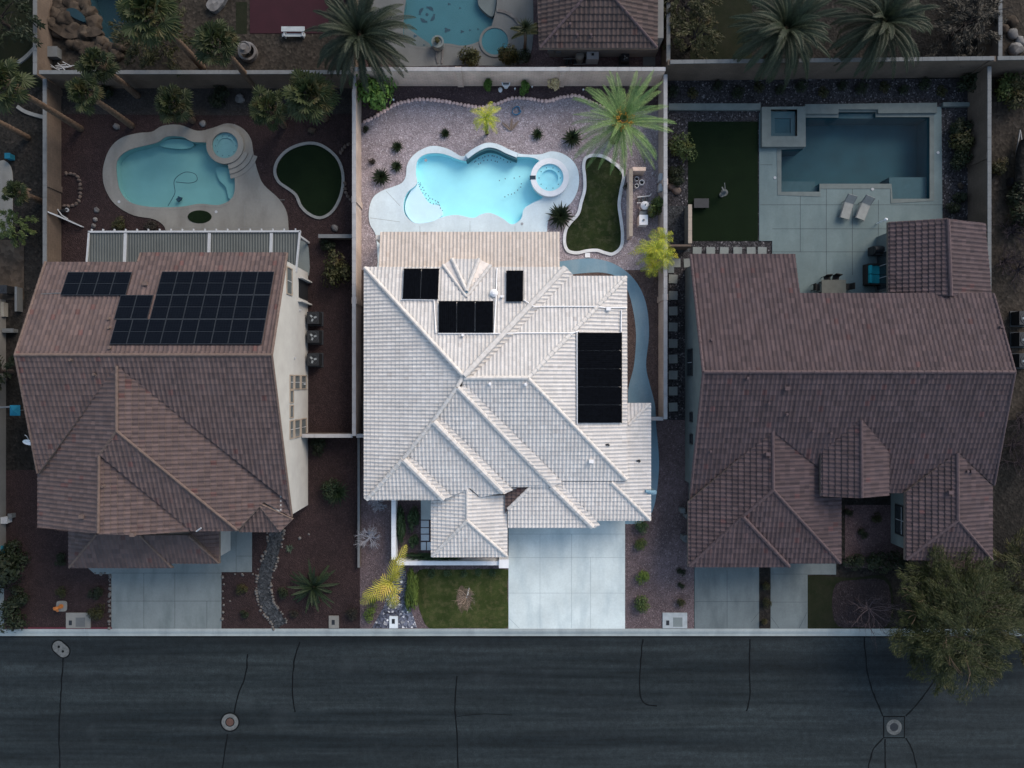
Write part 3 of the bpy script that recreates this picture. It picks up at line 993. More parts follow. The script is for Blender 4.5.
wall_run('tan block wall behind the bright pool with two pilasters', (361.5, 84.7), (658, 84.7), 2.5, 'block_light', 'cap_grey', (.335, .672, .0))
wall_run('dark block wall behind the left yard under the fan palms', (61.5, 87), (358.5, 87), 2.4, 'block_dark', 'cap_dim')
wall_run('dark block wall behind the speckled gravel bed of the right yard', (661.5, 79.5), (968, 76), 2.75, 'block_dark', 'cap_dim', (.003, .997))
wall_run('far right stretch of dark block wall behind the dirt lot', (971, 76), (1120, 74), 2.75, 'block_dark', 'cap_dim')
wall_run('brownish side wall left of the muted pool', (60, 88.6), (60, 330), 1.65, 'block_dark', 'cap_dim', (.42, .02))
wall_run('tan side wall between the two left yards', (360, 86), (360, 434), 1.9, 'block_tan', 'cap_grey', (.345, .625))
wall_run('tan side wall between the bright pool yard and the right yard', (659.7, 86), (659.7, 418), 1.9, 'block_tan', 'cap_grey', (.31, .645))
wall_run('short return wall from the white stucco house to the side wall', (309, 434), (358, 434), 1.7, 'block_dark', 'cap_grey')
wall_run('long dark wall on the right side of the dark pool yard', (969, 80), (969, 330), 2.15, 'block_dark', 'cap_dim', (.34, .62))
wall_run('plain wall piece beside the lower right roof corner', (968, 438), (968, 502), 1.9, 'stucco_sage', 'cap_dim')
wall_run('dark wall between the two yards at the top left corner', (51, -90), (51, 85), 1.7, 'block_dark', 'cap_dim')
wall_run('wall with a stout end pier beside the dark date palm', (357, -60), (357, 82), 1.7, 'block_dark', 'cap_dim', (.96,))
wall_run('wall between the mosaic pool yard and the bushy yard on its right', (662.5, -60), (662.5, 82), 1.9, 'block_dark', 'cap_dim')
wall_run('wall at the top right corner beside the stone heap', (979, -60), (979, 74), 2.2, 'block_dark', 'cap_dim')
wall_run('low plum kerb wall along the front gravel strip', (360, 436), (360, 566), .45, 'block_dark', 'cap_dim', (), .14, -.05, 'garden_wall', .16)
t = wall_run('tan screen wall with short return around the pool pumps', (628, 174), (628, 240), 1.25, 'block_light', 'frame_tan', (), .22)
m = MB()
a, b = P(629.6, 172.4), P(642.5, 176)
m.box(a.x, b.x, b.y, a.y, -.05, 1.25)
m.build('return_wall', M['block_light'], t)
t = wall_run('dim screen wall with an L return at the edge of the dark turf', (685.5, 209), (685.5, 247), 1.3, 'stucco_sage', 'frame_tan', (), .16)
m = MB()
a, b = P(662, 248), P(686.5, 250)
m.box(a.x, b.x, b.y, a.y, -.05, 1.3)
m.build('return_wall', M['block_dark'], t)
t = wall_run('white low courtyard wall with square end pier on the front lawn', (399, 559.5), (499.5, 559.5), 1.05, 'white_paint', 'white_paint', (), .24, -.05, 'courtyard_wall', .28)
m = MB()
pc = P(504, 559.5)
m.box(pc.x - .34, pc.x + .34, pc.y - .3, pc.y + .3, -.05, 1.2)
m.build('end_pier', M['white_paint'], t)
wall_run('white low courtyard wall running back beside the plum gravel strip', (396, 488), (396, 556), 1.05, 'white_paint', 'white_paint', (), .26, -.05, 'courtyard_wall', .3)
wall_run('narrow return wall between the cream house and the side wall', (640, 417.5), (658.5, 417.5), 1.6, 'block_dark', 'cap_grey', (), .14)
wall_run('narrow return wall with small gate behind the cream roof left corner', (361.5, 434), (376, 434), 1.7, 'block_dark', 'cap_grey', (), .12)
wall_run('low white edged trellis wall above the round shrub of the left side yard', (322, 239), (357, 239), 1.0, 'block_dark', 'cap_dim', (), .1)


# ================================================================== ROOFS
class Plane:
    def __init__(s, d, pos, z0, sl):
        s.d, s.sl = d, sl
        s.b = {'E': -sl, 'W': sl}.get(d, 0.0)
        s.c = {'N': -sl, 'S': sl}.get(d, 0.0)
        s.a = z0 - (s.b + s.c) * pos

    def pt(s, px, py, lift=0.0):
        X, Y = (px - 512) / F, (384 - py) / F
        g = s.b * X + s.c * Y
        z = (s.a + lift + g * H) / (1 + g)
        return Vector((X * (H - z), Y * (H - z), z))

    def z(s, x, y):
        return s.a + s.b * x + s.c * y

    def uv(s, x, y):
        return {'N': (x, y), 'S': (-x, -y), 'E': (-y, x), 'W': (y, -x)}[s.d]

    def xy(s, u, v):
        return {'N': (u, v), 'S': (-u, -v), 'E': (v, -u), 'W': (-v, u)}[s.d]


class Roof:
    """collects tiled slopes; each slope is laid with real barrel tiles in courses"""

    def __init__(s, tw=.25, course=.31, amp=.040):
        s.t, s.b, s.caps = MB(), MB(), []
        s.tw, s.course, s.amp = tw, course, amp
        s.t.uv = {}

    def face(s, pl, pix, thick=.2, lift=0.0):
        P3 = [pl.pt(x, y, lift) for x, y in pix]
        uvp = [pl.uv(p.x, p.y) for p in P3]
        n = len(uvp)
        tw, cz = s.tw, s.course / math.sqrt(1 + pl.sl ** 2)
        nsub = 6
        w = tw / nsub
        u0, u1 = min(u for u, v in uvp), max(u for u, v in uvp)

        def prof(i):
            tt = (i % nsub) / nsub
            return s.amp * math.sin(math.pi * tt / .68) if tt < .68 else 0.0
        edges = [(uvp[i], uvp[(i + 1) % n]) for i in range(n)]
        t = s.t

        def put(u, v, h):
            x, y = pl.xy(u, v)
            t.v.append((x, y, pl.z(x, y) + lift + h))
        for i in range(math.floor(u0 / w), math.ceil(u1 / w)):
            ua, ub = max(i * w, u0), min((i + 1) * w, u1)
            if ub - ua < 1e-4:
                continue
            uc = (ua + ub) / 2
            cr = []
            for (a, b) in edges:
                lo, hi = min(a[0], b[0]), max(a[0], b[0])
                if lo < uc < hi:
                    f = lambda u, a=a, b=b: min(max(a[1] + (b[1] - a[1]) * (u - a[0]) / (b[0] - a[0]), min(a[1], b[1])), max(a[1], b[1]))
                    cr.append((f(uc), f(ua), f(ub)))
            cr.sort()
            ha, hb = prof(i), prof(i + 1)
            for q in range(0, len(cr) - 1, 2):
                (c0, a0, b0), (c1, a1, b1) = cr[q], cr[q + 1]
                for k in range(math.floor(min(a0, b0) / cz), math.ceil(max(a1, b1) / cz)):
                    k0, k1 = k * cz, (k + 1) * cz
                    va0, va1 = max(k0, a0), min(k1, a1)
                    vb0, vb1 = max(k0, b0), min(k1, b1)
                    if va1 - va0 < 1e-4 and vb1 - vb0 < 1e-4:
                        continue
                    va1, vb1 = max(va1, va0), max(vb1, vb0)
                    o = len(t.v)
                    for u, v, h in ((ua, va0, ha), (ub, vb0, hb), (ub, vb1, hb), (ua, va1, ha)):
                        put(u, v, h + .012 + .06 * (v - k0) / cz)
                    t.uv[len(t.f)] = [((uc) / tw, (k + .5))] * 4
                    t.f.append((o, o + 1, o + 2, o + 3))
        o = len(s.b.v)
        for p in P3:
            s.b.v.append((p.x, p.y, p.z - .015))
        for p in P3:
            s.b.v.append((p.x, p.y, p.z - thick))
        s.b.f.append(tuple(range(o, o + n)))
        s.b.f.append(tuple(range(o + n, o + 2 * n))[::-1])
        for i in range(n):
            j = (i + 1) % n
            s.b.f.append((o + i, o + j, o + n + j, o + n + i))

    def cap(s, pa, pla, pb, plb=None, r=.13, lift=.05):
        plb = plb or pla
        a, b = pla.pt(*pa), plb.pt(*pb)
        a.z += lift
        b.z += lift
        s.caps.append((a, b, r))

    def build(s, parent, tile, base, capm, cs=1.0):
        r = s.t.build('roof', M[tile], parent)
        s.b.build('fascia', M[base], r)
        for a, b, rr in s.caps:
            m = MB()
            d = b - a
            L = d.length
            n = max(1, int(L / .40))
            for k in range(n):
                p, q = a + d * (k / n), a + d * min(1, ((k + 1.12) / n))
                m.tube([p, q], [rr * 1.12 * cs, rr * .9 * cs], 8)
            m.build('ridge_cap', M[capm], r)
        return r


def vent(parent, p, kind='pipe', mat='pvc', r=.06, h=.35):
    m = MB()
    if kind == 'pipe':
        m.cyl(p, r, p.z - .1, p.z + h, 10)
        m.cyl(p, r * 1.7, p.z + .02, p.z + .05, 10)
    elif kind == 'box':
        m.obox((p.x, p.y, p.z + .1), .26, .2, .26)
        m.obox((p.x, p.y, p.z + .24), .3, .24, .04)
    else:
        m.cyl(p, r, p.z - .1, p.z + h * .7, 10)
        m.cyl(p, r * 1.8, p.z + h * .7, p.z + h, 12, r * .6)
    return m.build('roof_vent', M[mat], parent)


def window(parent, axis, pos, a0, a1, z0, z1, trim, sgn=1, mull=(), depth=.06, pane='glass'):
    """window on a wall that faces +-x (axis 'x'): a is y"""
    m = MB()
    w = .07
    for (p0, p1, q0, q1) in ((a0 - w, a1 + w, z1, z1 + w), (a0 - w, a1 + w, z0 - w, z0), (a0 - w, a0, z0, z1), (a1, a1 + w, z0, z1)):
        xs = sorted((pos - .02 * sgn, pos + depth * sgn))
        m.box(xs[0], xs[1], p0, p1, q0, q1)
    f = m.build('window', M[trim], parent)
    g = MB()
    xs = sorted((pos - .02 * sgn, pos + .015 * sgn))
    g.box(xs[0], xs[1], a0, a1, z0, z1)
    g.build('pane', M[pane], f)
    b = MB()
    xs = sorted((pos + .018 * sgn, pos + .04 * sgn))
    for fr in mull:
        if fr[0] == 'v':
            y = a0 + (a1 - a0) * fr[1]
            b.box(xs[0], xs[1], y - .022, y + .022, z0, z1)
        else:
            z = z0 + (z1 - z0) * fr[1]
            b.box(xs[0], xs[1], a0, a1, z - .022, z + .022)
    if mull:
        b.build('muntin', M['off_white'], f)
    return f


# ------------------------------------------------------------------ the cream house
hs = thing('house', 'single storey house with cream barrel tile roof and black pool heating mats', 'house', (-1, -.5, 0))
mw = MB()
for x0, y0, x1, y1, h in ((368, 271, 560, 490, 2.85), (560, 281, 622, 476, 2.85), (513, 470, 640, 512, 2.35), (620, 408, 645, 512, 2.3), (436, 490, 502, 546, 2.25)):
    a, b = P(x0, y0, 3), P(x1, y1, 3)
    mw.box(a.x, b.x, b.y, a.y, -.05, h)
mw.build('wall', M['stucco_cream'], hs)
sl = .335
cW = Plane('W', P(364, 0, 3.1).x, 3.1, sl)
cN = Plane('N', P(0, 267, 3.1).y, 3.1, sl)
cN2 = Plane('N', P(0, 276, 3.1).y, 3.1, sl)
cE = Plane('E', P(627, 0, 3.1).x, 3.1, sl)
cE0 = Plane('E', P(567, 0, 3.1).x + .15, 3.1, sl)
cE3 = Plane('E', P(651, 0, 2.5).x, 2.5, .2)
cN3 = Plane('N', P(0, 403, 2.5).y, 2.5, .2)
ridge_y = P(0, 378, 5.4).y
cS1 = Plane('S', ridge_y, 5.4, sl)
cS2 = Plane('S', ridge_y, 5.6, sl)
cS3 = Plane('S', ridge_y, 5.8, sl)
cS4b = Plane('S', ridge_y, 6.0, sl)
cG = Plane('S', P(0, 528, 2.5).y, 2.5, .2)
cG2 = Plane('S', P(0, 520, 2.5).y, 2.5, .2)
cGw = Plane('W', P(494, 0, 2.5).x, 2.5, .2)
eW = Plane('W', P(431, 0, 2.45).x, 2.45, .32)
eE = Plane('E', P(507.5, 0, 2.45).x, 2.45, .32)
eS = Plane('S', P(0, 557, 2.45).y, 2.45, .32)
pN = Plane('N', P(0, 232, 2.5).y, 2.5, .16)
rf = Roof()
rf.face(pN, [(380.5, 232), (559.5, 232), (559.5, 270), (378.5, 270)])
rb = Roof()
rb.t, rf.t = rf.t, MB()
rb.b, rf.b = rf.b, MB()
rb.build(hs, 'tile_beige', 'fascia_cream', 'cap_cream')
rf = Roof()
rf.face(cW, [(364, 267), (463, 375), (457, 387), (433, 421), (403, 459), (366, 500), (364, 498)])
rf.face(cN, [(364, 267), (566, 267), (463, 377)])
rf.face(cN2, [(571, 276), (627, 276), (528, 378.5), (470, 378.5)])
rf.face(cE0, [(566, 267), (573, 275), (470, 379), (463, 377)], .25, .02)
rf.face(cE, [(627, 276), (627.5, 480), (527, 378)])
rf.face(cS1, [(463, 378), (528, 378), (627, 481), (557, 481), (462, 386)])
rf.face(cS2, [(457, 387), (552, 487), (510, 487), (508, 491), (438, 421), (433, 421)], .3)
rf.face(cS3, [(433, 421), (503, 493), (480, 497), (470, 488), (448, 498), (408, 459), (403, 459)], .3)
rf.face(cS4b, [(403, 459), (443, 500), (366, 500)], .3)
# east facing slivers beside each stepped hip
for hi, a, b, dx in ((cS2, (457, 387), (553, 486), 9), (cS3, (433, 421), (504, 494), 9), (cS4b, (403, 459), (443, 500), 9)):
    q = hi.pt(*a)
    rf.face(Plane('E', q.x, q.z, sl), [a, b, (b[0] + dx, b[1] - 4), (a[0] + dx + 1, a[1] - 1)], .3, .03)
q = cG.pt(551, 485)
rf.face(Plane('E', q.x, q.z, .2), [(551, 485), (594, 528), (600, 525), (560, 482)], .3, .03)
rf.face(cG, [(530.5, 486.5), (551, 485), (594, 528), (508, 528), (508, 509)])
rf.face(cG2, [(553, 481.5), (611, 481.5), (651, 520.5), (588, 520.5)])
rf.face(cE3, [(627, 425), (649, 403), (651, 403), (651, 521), (611, 481.5), (627, 481)])
rf.face(cN3, [(627, 403), (650, 403), (627, 426)])
rf.face(eW, [(431, 497), (467, 487), (467.5, 520.5), (431, 557)])
rf.face(eE, [(467, 487), (478, 496), (507.5, 495), (507.5, 557), (467, 520.5)])
rf.face(eS, [(467, 520.5), (507.5, 557), (431, 557)])
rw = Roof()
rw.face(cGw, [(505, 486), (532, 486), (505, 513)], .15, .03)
rw.build(hs, 'tile_brown', 'fascia_cream', 'cap_cream')  # darker brown tile puts this small west slope's shade into its colour
# small cricket over the back bay
ap = cN.pt(466.5, 297)
bx = [P(452, 259, 3.12), P(479, 259, 3.12), P(466.5, 291, 3.78), P(443, 265, 3.12), P(491, 265, 3.12)]
b5 = Plane('N', bx[0].y, 3.14, .25)
rf.face(b5, [(452, 259), (480, 259), (466.5, 291)], .25)
rf.b.add([bx[3], bx[0], bx[2], ap], [(0, 1, 2, 3)])
rf.b.add([bx[1], bx[4], ap, bx[2]], [(0, 1, 2, 3)])
rf.b.add([bx[3], bx[0], bx[1], bx[4]] + [p - Vector((0, 0, .25)) for p in (bx[3], bx[0], bx[1], bx[4])], [(0, 4, 5, 1), (1, 5, 6, 2), (2, 6, 7, 3)])
for a, pa, b, pb, r in (((365, 268), cW, (463, 375.5), cN, .13), ((565, 268), cN, (464, 376), cN, .19), ((464, 378), cS1, (528, 378), cS1, .13), ((528, 378), cE, (626, 277), cE, .13), ((528, 378.5), cE, (626, 479.5), cE, .13),
                        ((463, 376.5), cW, (457, 387), cS2, .13), ((457, 387.5), cS2, (433, 421), cS3, .12), ((433, 421.5), cS3, (403, 459), cS4b, .12), ((403, 459), cS4b, (367, 499.5), cS4b, .14),
                        ((457.5, 387.5), cS2, (552, 486), cS2, .15), ((433.5, 421.5), cS3, (503, 492), cS3, .21), ((403.5, 459.5), cS4b, (443.5, 499.5), cS4b, .2),
                        ((551, 486), cG, (592.5, 527), cG, .19), ((611, 482), cG2, (650, 520), cE3, .12), ((508, 509), cG, (530, 487.5), cG, .11), ((628, 425), cE3, (649, 404), cE3, .1),
                        ((467, 488), eW, (467, 520), eW, .1), ((467, 520.5), eS, (432, 556), eS, .11), ((467, 520.5), eS, (507, 556), eS, .11)):
    rf.cap(a, pa, b, pb, r)
rf.caps += [(bx[0] + Vector((0, 0, .03)), bx[2] + Vector((0, 0, .05)), .13), (bx[1] + Vector((0, 0, .03)), bx[2] + Vector((0, 0, .05)), .13),
            (bx[3] + Vector((0, 0, .05)), ap + Vector((0, 0, .05)), .11), (bx[4] + Vector((0, 0, .05)), ap + Vector((0, 0, .05)), .11)]
rf.build(hs, 'tile_cream', 'fascia_cream', 'cap_cream')
for pl, x, y, k in ((cS1, 490, 383.5, 'c'), (cS1, 525.5, 384, 'c'), (cS1, 591, 461, 'box'), (cN, 463, 335.5, 'pipe'), (cN, 494, 293.5, 'big'), (cN, 502, 297, 'c'), (cE, 608, 309, 'box')):
    vent(hs, pl.pt(x, y), 'pipe' if k == 'c' else k, 'pvc', .15 if k == 'big' else .085)
m = MB()
for x, y in ((607, 444.5), (638, 460.5)):
    p = (cE if x < 627 else cE3).pt(x, y)
    m.obox((p.x, p.y, p.z + .08), .22, .1, .1, .2)
    m.obox((p.x + .12, p.y - .05, p.z + .08), .12, .06, .08, .9)
m.build('broken_tile', M['dark_metal'], hs)
m = MB()
p = cN.pt(466.3, 292)
m.cyl((p.x, p.y), .2, p.z - .05, p.z + .14, 10, .1)
m.build('flashing', M['path_blue'], hs)
m = MB()
p, q = cE3.pt(645, 491), cE3.pt(655, 492)
m.tube([p + Vector((0, 0, .12)), q + Vector((0, 0, .1)), q + Vector((0, 0, -2.4))], .11, 8)
m.obox((q.x - .25, q.y, q.z + .1), .6, .26, .12)
m.build('rain_chute', M['path_blue'], hs)
# patio cover posts
m = MB()
for x in (384, 440, 500, 555):
    p = P(x, 244)
    m.box(p.x - .15, p.x + .15, p.y - .15, p.y + .15, .0, 2.3)
m.build('patio_post', M['stucco_cream'], hs)

# pool heating mats
def heat_mat(label, pl, x0, y0, x1, y1, n, along, shift=0.0):
    pa = pl.pt((x0 + x1) / 2, (y0 + y1) / 2)
    t = thing('pool_heating_mat', label, 'solar heater', pa, 'black pool heating mats on the cream roof')
    for k in range(n):
        if along == 'x':
            g = (x1 - x0) / n
            cs = [(x0 + k * g + .34, y0), (x0 + (k + 1) * g - .34, y0), (x0 + (k + 1) * g - .34 - shift, y1), (x0 + k * g + .34 - shift, y1)]
        else:
            g = (y1 - y0) / n
            cs = [(x0, y0 + k * g + .2), (x1, y0 + k * g + .2), (x1, y0 + (k + 1) * g - .2), (x0, y0 + (k + 1) * g - .2)]
        q = [pl.pt(x, y, .23) for x, y in cs]
        # ribs run down the slope
        m = MB()
        nr = 9
        for r in range(nr):
            if along == 'x':
                a, b = q[0].lerp(q[1], r / nr), q[0].lerp(q[1], (r + .93) / nr)
                c, d = q[3].lerp(q[2], (r + .93) / nr), q[3].lerp(q[2], r / nr)
            else:
                a, b = q[0].lerp(q[3], r / nr), q[0].lerp(q[3], (r + .93) / nr)
                c, d = q[1].lerp(q[2], (r + .93) / nr), q[1].lerp(q[2], r / nr)
            lo = Vector((0, 0, .05))
            m.add([a, b, c, d, a - lo, b - lo, c - lo, d - lo], [(0, 1, 2, 3), (0, 4, 5, 1), (1, 5, 6, 2), (2, 6, 7, 3), (3, 7, 4, 0)])
        dn = Vector((0, 0, -.055))
        m.add([p + dn for p in q], [(0, 1, 2, 3)])
        m.build('panel', M['black_mat'], t)
    m = MB()
    hd = ((x0, y0, x1, y0), (x0 - shift, y1, x1 - shift, y1)) if along == 'x' else ((x0, y0, x0, y1), (x1, y0, x1, y1))
    for a0, b0, a1, b1 in hd:
        m.tube([pl.pt(a0, b0, .22), pl.pt(a1, b1, .22)], .035, 6)
    m.build('header_pipe', M['black_mat'], t)
    return t


heat_mat('black heating mat of two panels nearest the upper left corner of the cream roof', cN, 403.5, 269, 439.5, 298.5, 2, 'x', 1.2)
heat_mat('black heating mat of three panels just below the small roof cricket', cN, 438.5, 301.5, 493.5, 332, 3, 'x', .3)
heat_mat('smallest black heating mat, a single panel right of the roof cricket', cN, 506, 271, 523.5, 301, 1, 'x', .2)
heat_mat('largest black heating mat, tall and of five panels on the right slope', cE, 578.5, 332.5, 621.5, 423, 5, 'y')


def roof_pipe(label, pts, r=.045):
    m = MB()
    m.tube([pl.pt(x, y, .14) for pl, x, y in pts], r, 6)
    one('roof_pipe', m, M['pvc'], label, 'pipe', 'white pool pipes on the roof', origin=pts[0][0].pt(pts[0][1], pts[0][2]))


roof_pipe('white pipe crossing below the three panel heating mat to the largest mat', [(cN, 438, 333.5), (cN, 503, 333.5), (cN2, 520, 333), (cN2, 572, 333), (cE, 579, 331)])
roof_pipe('white pipe from the single panel mat across the right hip to the eave', [(cN, 524, 300), (cN, 534, 306.5), (cN2, 540, 306.5), (cN2, 596, 306.5), (cE, 605, 307.5), (cE, 627, 307.5)])
roof_pipe('white pipe running down between two heating mats to the upper eave', [(cN, 494, 333), (cN, 496, 300), (cN, 497, 268)])
roof_pipe('white pipe under the two panel mat dropping to the three panel mat', [(cN, 401, 299.5), (cN, 434, 300), (cN, 436, 333)])
roof_pipe('white pipe along the left edge of the largest heating mat', [(cE, 577, 332), (cE, 577.3, 424)])
roof_pipe('short white pipe beside the right eave above the largest mat', [(cE, 621, 332), (cE, 621.5, 310)])

# ------------------------------------------------------------------ left house, two storeys
hl = thing('house', 'two storey house with brown tile roof, solar panels and a white stucco side wall', 'house', (-22, 0, 0))
LN = Plane('N', 1.715, 8.6, .478)
LSs = .385
LS = Plane('S', 1.715, 8.6, LSs)
LW = Plane('W', -23.5, 8.4, .46)
LE = Plane('E', -23.5, 8.4, .40)
LH = Plane('S', P(0, 431, 8.4).y, 8.4, .40)
L2E = Plane('E', -25.05, 7.66, .40)
r = Roof(amp=.045, tw=.28, course=.36)
r.face(LN, [(15, 355), (46, 262), (138, 262), (141, 252.5), (287.5, 252.5), (272, 355)])
r.face(LS, [(15, 355), (272, 355), (292, 516), (286, 500), (117.5, 366), (38.5, 474)])
r.face(LW, [(117, 365.5), (117, 431), (99.5, 455), (98.5, 533.5), (38, 527), (38, 474)])
r.face(LE, [(117, 365.5), (288, 499), (292, 517), (264, 502), (238, 530), (117, 431)])
r.face(LH, [(117, 431), (238, 531), (192, 531), (100, 455)])
r.face(L2E, [(100, 455), (193, 531), (134, 535), (99, 534)])
pS = Plane('S', P(0, 532, 4.7).y, 4.7, .33)
pE = Plane('E', P(293, 0, 4.7).x, 4.7, .33)
pW = Plane('W', P(238, 0, 4.7).x, 4.7, .33)
r.face(pS, [(257, 502), (280, 532), (239.5, 532)])
r.face(pE, [(257, 502), (262, 503), (293, 519), (280, 532)])
r.face(pW, [(257, 502), (239.5, 532), (238, 506)])
sS = Plane('S', P(0, 568, 2.9).y, 2.9, .42)
sS2 = Plane('S', P(0, 563.5, 2.9).y, 3.0, .42)
sW = Plane('W', P(69, 0, 2.9).x, 2.9, .42)
sE = Plane('E', P(219.5, 0, 2.9).x, 2.9, .42)
r.face(sS, [(96, 534), (140, 534), (173, 568), (69, 568)])
r.face(sW, [(69, 529), (100, 529), (97, 534), (69, 568)])
r.face(sS2, [(138, 535), (190, 535), (219.5, 563.5), (166, 563.5)], .25)
r.face(sE, [(192, 528), (219.5, 528), (219.5, 563.5), (188, 535)])
for a, pa, b, pb, rr in (((15.5, 355), LN, (272, 355), LN, .14), ((117, 366), LW, (117, 431), LW, .14), ((99.5, 455), LW, (98.5, 533), LW, .13), ((117, 431), LH, (237, 530), LE, .13), ((117, 431), LH, (100, 455), LW, .11),
                         ((287, 253.5), LN, (272, 355), LN, .13), ((46, 262), LN, (15.5, 355), LN, .12), ((15.5, 355), LS, (38, 473), LS, .1), ((272, 355), LS, (291.5, 515), LS, .1),
                         ((257, 502), pS, (280, 531.5), pS, .11), ((257, 502), pS, (240, 531.5), pS, .11), ((257, 502), pE, (292, 518.5), pE, .09), ((138, 262), LN, (141, 253), LN, .08),
                         ((97, 534), sS, (69.5, 567.5), sS, .11), ((140, 535), sS, (172, 567.5), sS, .12), ((189, 536), sS2, (219, 563), sS2, .11)):
    r.cap(a, pa, b, pb, rr)
r.build(hl, 'tile_brown', 'fascia_brown', 'cap_brown', .66)
XW = -14.57


def lz(y):
    return (LN.z(0, y) if y > 1.715 else LS.z(0, y)) - .24


m = MB()
ys = [7.95, 1.715, -8.64]
v = [(XW, 7.95, -.05), (XW, 7.95, lz(7.95)), (XW, 1.715, lz(1.715)), (XW, -8.2, lz(-8.2)), (XW, -8.64, lz(-8.2) - .1), (XW, -8.64, -.05)]
m.add(v + [(x - .25, y, z) for x, y, z in v], [(5, 4, 3, 2, 1, 0), (6, 7, 8, 9, 10, 11)] + [(i, (i + 1) % 6, 6 + (i + 1) % 6, 6 + i) for i in range(6)])
m.build('side_wall', M['stucco_white'], hl)
m = MB()
m.box(-29.1, -14.83, -8.2, 7.6, -.05, 5.0)
m.box(P(74, 0, 2.8).x, P(214, 0, 2.8).x, P(0, 560, 2.8).y, -8.25, -.05, 2.8)
xa = P(240, 0, 4.6).x
m.box(xa, -15.0, P(0, 526, 4.6).y, -8.21, 4.2, 4.6)
v = [(-29.1, 7.6, 4.9), (-29.1, 1.715, 8.2), (-29.1, -5.0, 5.6), (-29.1, -5.0, 4.9)]
m.add(v + [(x + .25, y, z) for x, y, z in v], [(0, 1, 2, 3), (7, 6, 5, 4), (0, 4, 5, 1), (1, 5, 6, 2), (2, 6, 7, 3)])
m.build('wall', M['stucco_white'], hl)
p = P(220, 537)
m = MB()
m.box(p.x + .05, p.x + .5, P(0, 548).y, P(0, 530).y, -.02, 2.6)
m.build('porch_column', M['boulder'], hl)


def wy(py, z):
    return (384 - py) * (H - z) / F


def wz_at(px):
    return H - XW * F / (px - 512)


window(hl, 'x', XW, wy(294, 4.2), wy(268.5, 4.2), wz_at(291.5), wz_at(286.5), 'frame_tan', 1, [('v', .5)], pane='glass_grey')
zt, zm0, zm1, zb = 4.1, 3.35, 1.75, .35
for ya, yb in ((388.5, 376), (436, 420)):
    for z0, z1 in ((3.45, 4.1), (2.0, 3.1), (.55, 1.65)):
        window(hl, 'x', XW, wy(ya, 2.2), wy(yb, 2.2), z0, z1, 'frame_tan', 1, [('v', .5)], pane='glass_grey')
for ya, yb in ((402, 391), (417, 406)):
    window(hl, 'x', XW, wy(ya, 3.8), wy(yb, 3.8), 3.45, 4.1, 'frame_tan', 1, pane='glass_grey')
m = MB()
m.box(XW - .02, XW + .03, wy(299, 1.2), wy(279.5, 1.2), .1, 2.2)
d = m.build('side_door', M['dark_metal'], hl)
m = MB()
m.box(XW - .02, XW + .3, wy(301.5, 2.4), wy(300, 2.4), .0, 2.4)
m.build('door_surround', M['stucco_white'], d)
m = MB()
m.box(XW - .02, XW + .3, wy(278, 2.4), wy(276.5, 2.4), .0, 2.4)
m.build('door_surround', M['stucco_white'], d)
m = MB()
for py, z in ((310, 2.0), (358, 3.2), (384, 1)):
    y = wy(py, z)
    m.box(XW, XW + .12, y - .05, y + .05, z - .05, z + .05)
m.build('light_fixture', M['off_white'], hl)
for pl, x, y, k in ((LN, 146.5, 284, 'box'), (LN, 110, 319, 'pipe'), (LN, 110.5, 328, 'pipe'), (LN, 111, 348, 'pipe'), (LS, 72, 360, 'pipe'), (LS, 95.5, 374.5, 'pipe'), (LW, 83.5, 516, 'box'), (L2E, 104, 486, 'pipe'), (L2E, 134, 534, 'box')):
    vent(hl, pl.pt(x, y), k, 'cap_brown', .08, .25)
m = MB()
a, b = LH.pt(197, 531), LH.pt(202, 527.5)
m.tube([a + Vector((0, 0, .1)), b + Vector((0, 0, .1))], .05, 6)
m.build('downpipe', M['off_white'], hl)

# solar panels, each one lying on the roof
ORD = ['first', 'second', 'third', 'fourth', 'fifth', 'sixth', 'seventh', 'eighth', 'ninth']


def solar(px, py, label):
    pl = LN
    c = pl.pt(px, py)
    global PV
    if PV is None:
        t = thing('solar_panel', label, 'solar panel', (0, 0, 0), 'solar panels on the brown roof')
        a = math.atan(pl.sl)
        W, Lp = .985, PVL
        m = MB()
        m.obox((0, 0, 0), W, Lp, .035)
        f = m.build('frame', M['pv_frame'], t)
        m = MB()
        for k in (-1, 1):
            m.obox((0, k * (Lp / 4 - .012), .019), W - .05, Lp / 2 - .055, .006)
        m.build('cells', M['pv_cell'], t)
        t.rotation_euler = (-a, 0, 0)
        PV = t
        o = t
    else:
        o = copy_of(PV, (0, 0, 0), 0, 1, label)
        o.rotation_euler = PV.rotation_euler
    o.location = (c.x, c.y, c.z + .17)
    return o


PVL = (LN.pt(200, 272).y - LN.pt(200, 344.5).y) / 3 / math.cos(math.atan(LN.sl)) - .015
PV = None
x0w = LN.pt(165.5, 283).x
rows = [('top row of the large solar array', 0, [2, 3, 4, 5, 6, 7, 8]), ('middle row of the large solar array', 1, [-.15, .85, 2, 3, 4, 5, 6, 7, 8]), ('lowest row of the large solar array', 2, [0, 1, 2, 3, 4, 5, 6, 7, 8])]
pt0 = LN.pt(129, 360.5 - 25)
yt_, yb_ = LN.pt(200, 272).y, LN.pt(200, 344.5).y
ax = -14.86 - .5
yrow = [yt_ + (yb_ - yt_) * q for q in (1 / 6, .5, 5 / 6)]
for lab, ri, cols in rows:
    for k, c in enumerate(cols):
        x = ax - (8 - c) * 1.003
        y = yrow[ri]
        z = LN.z(x, y)
        kk = F / (H - z)
        solar(512 + x * kk, 384 - y * kk, 'black solar panel, %s from the left in the %s' % (ORD[k], lab))
xs = LN.pt(130.5, 283.6).x - .5
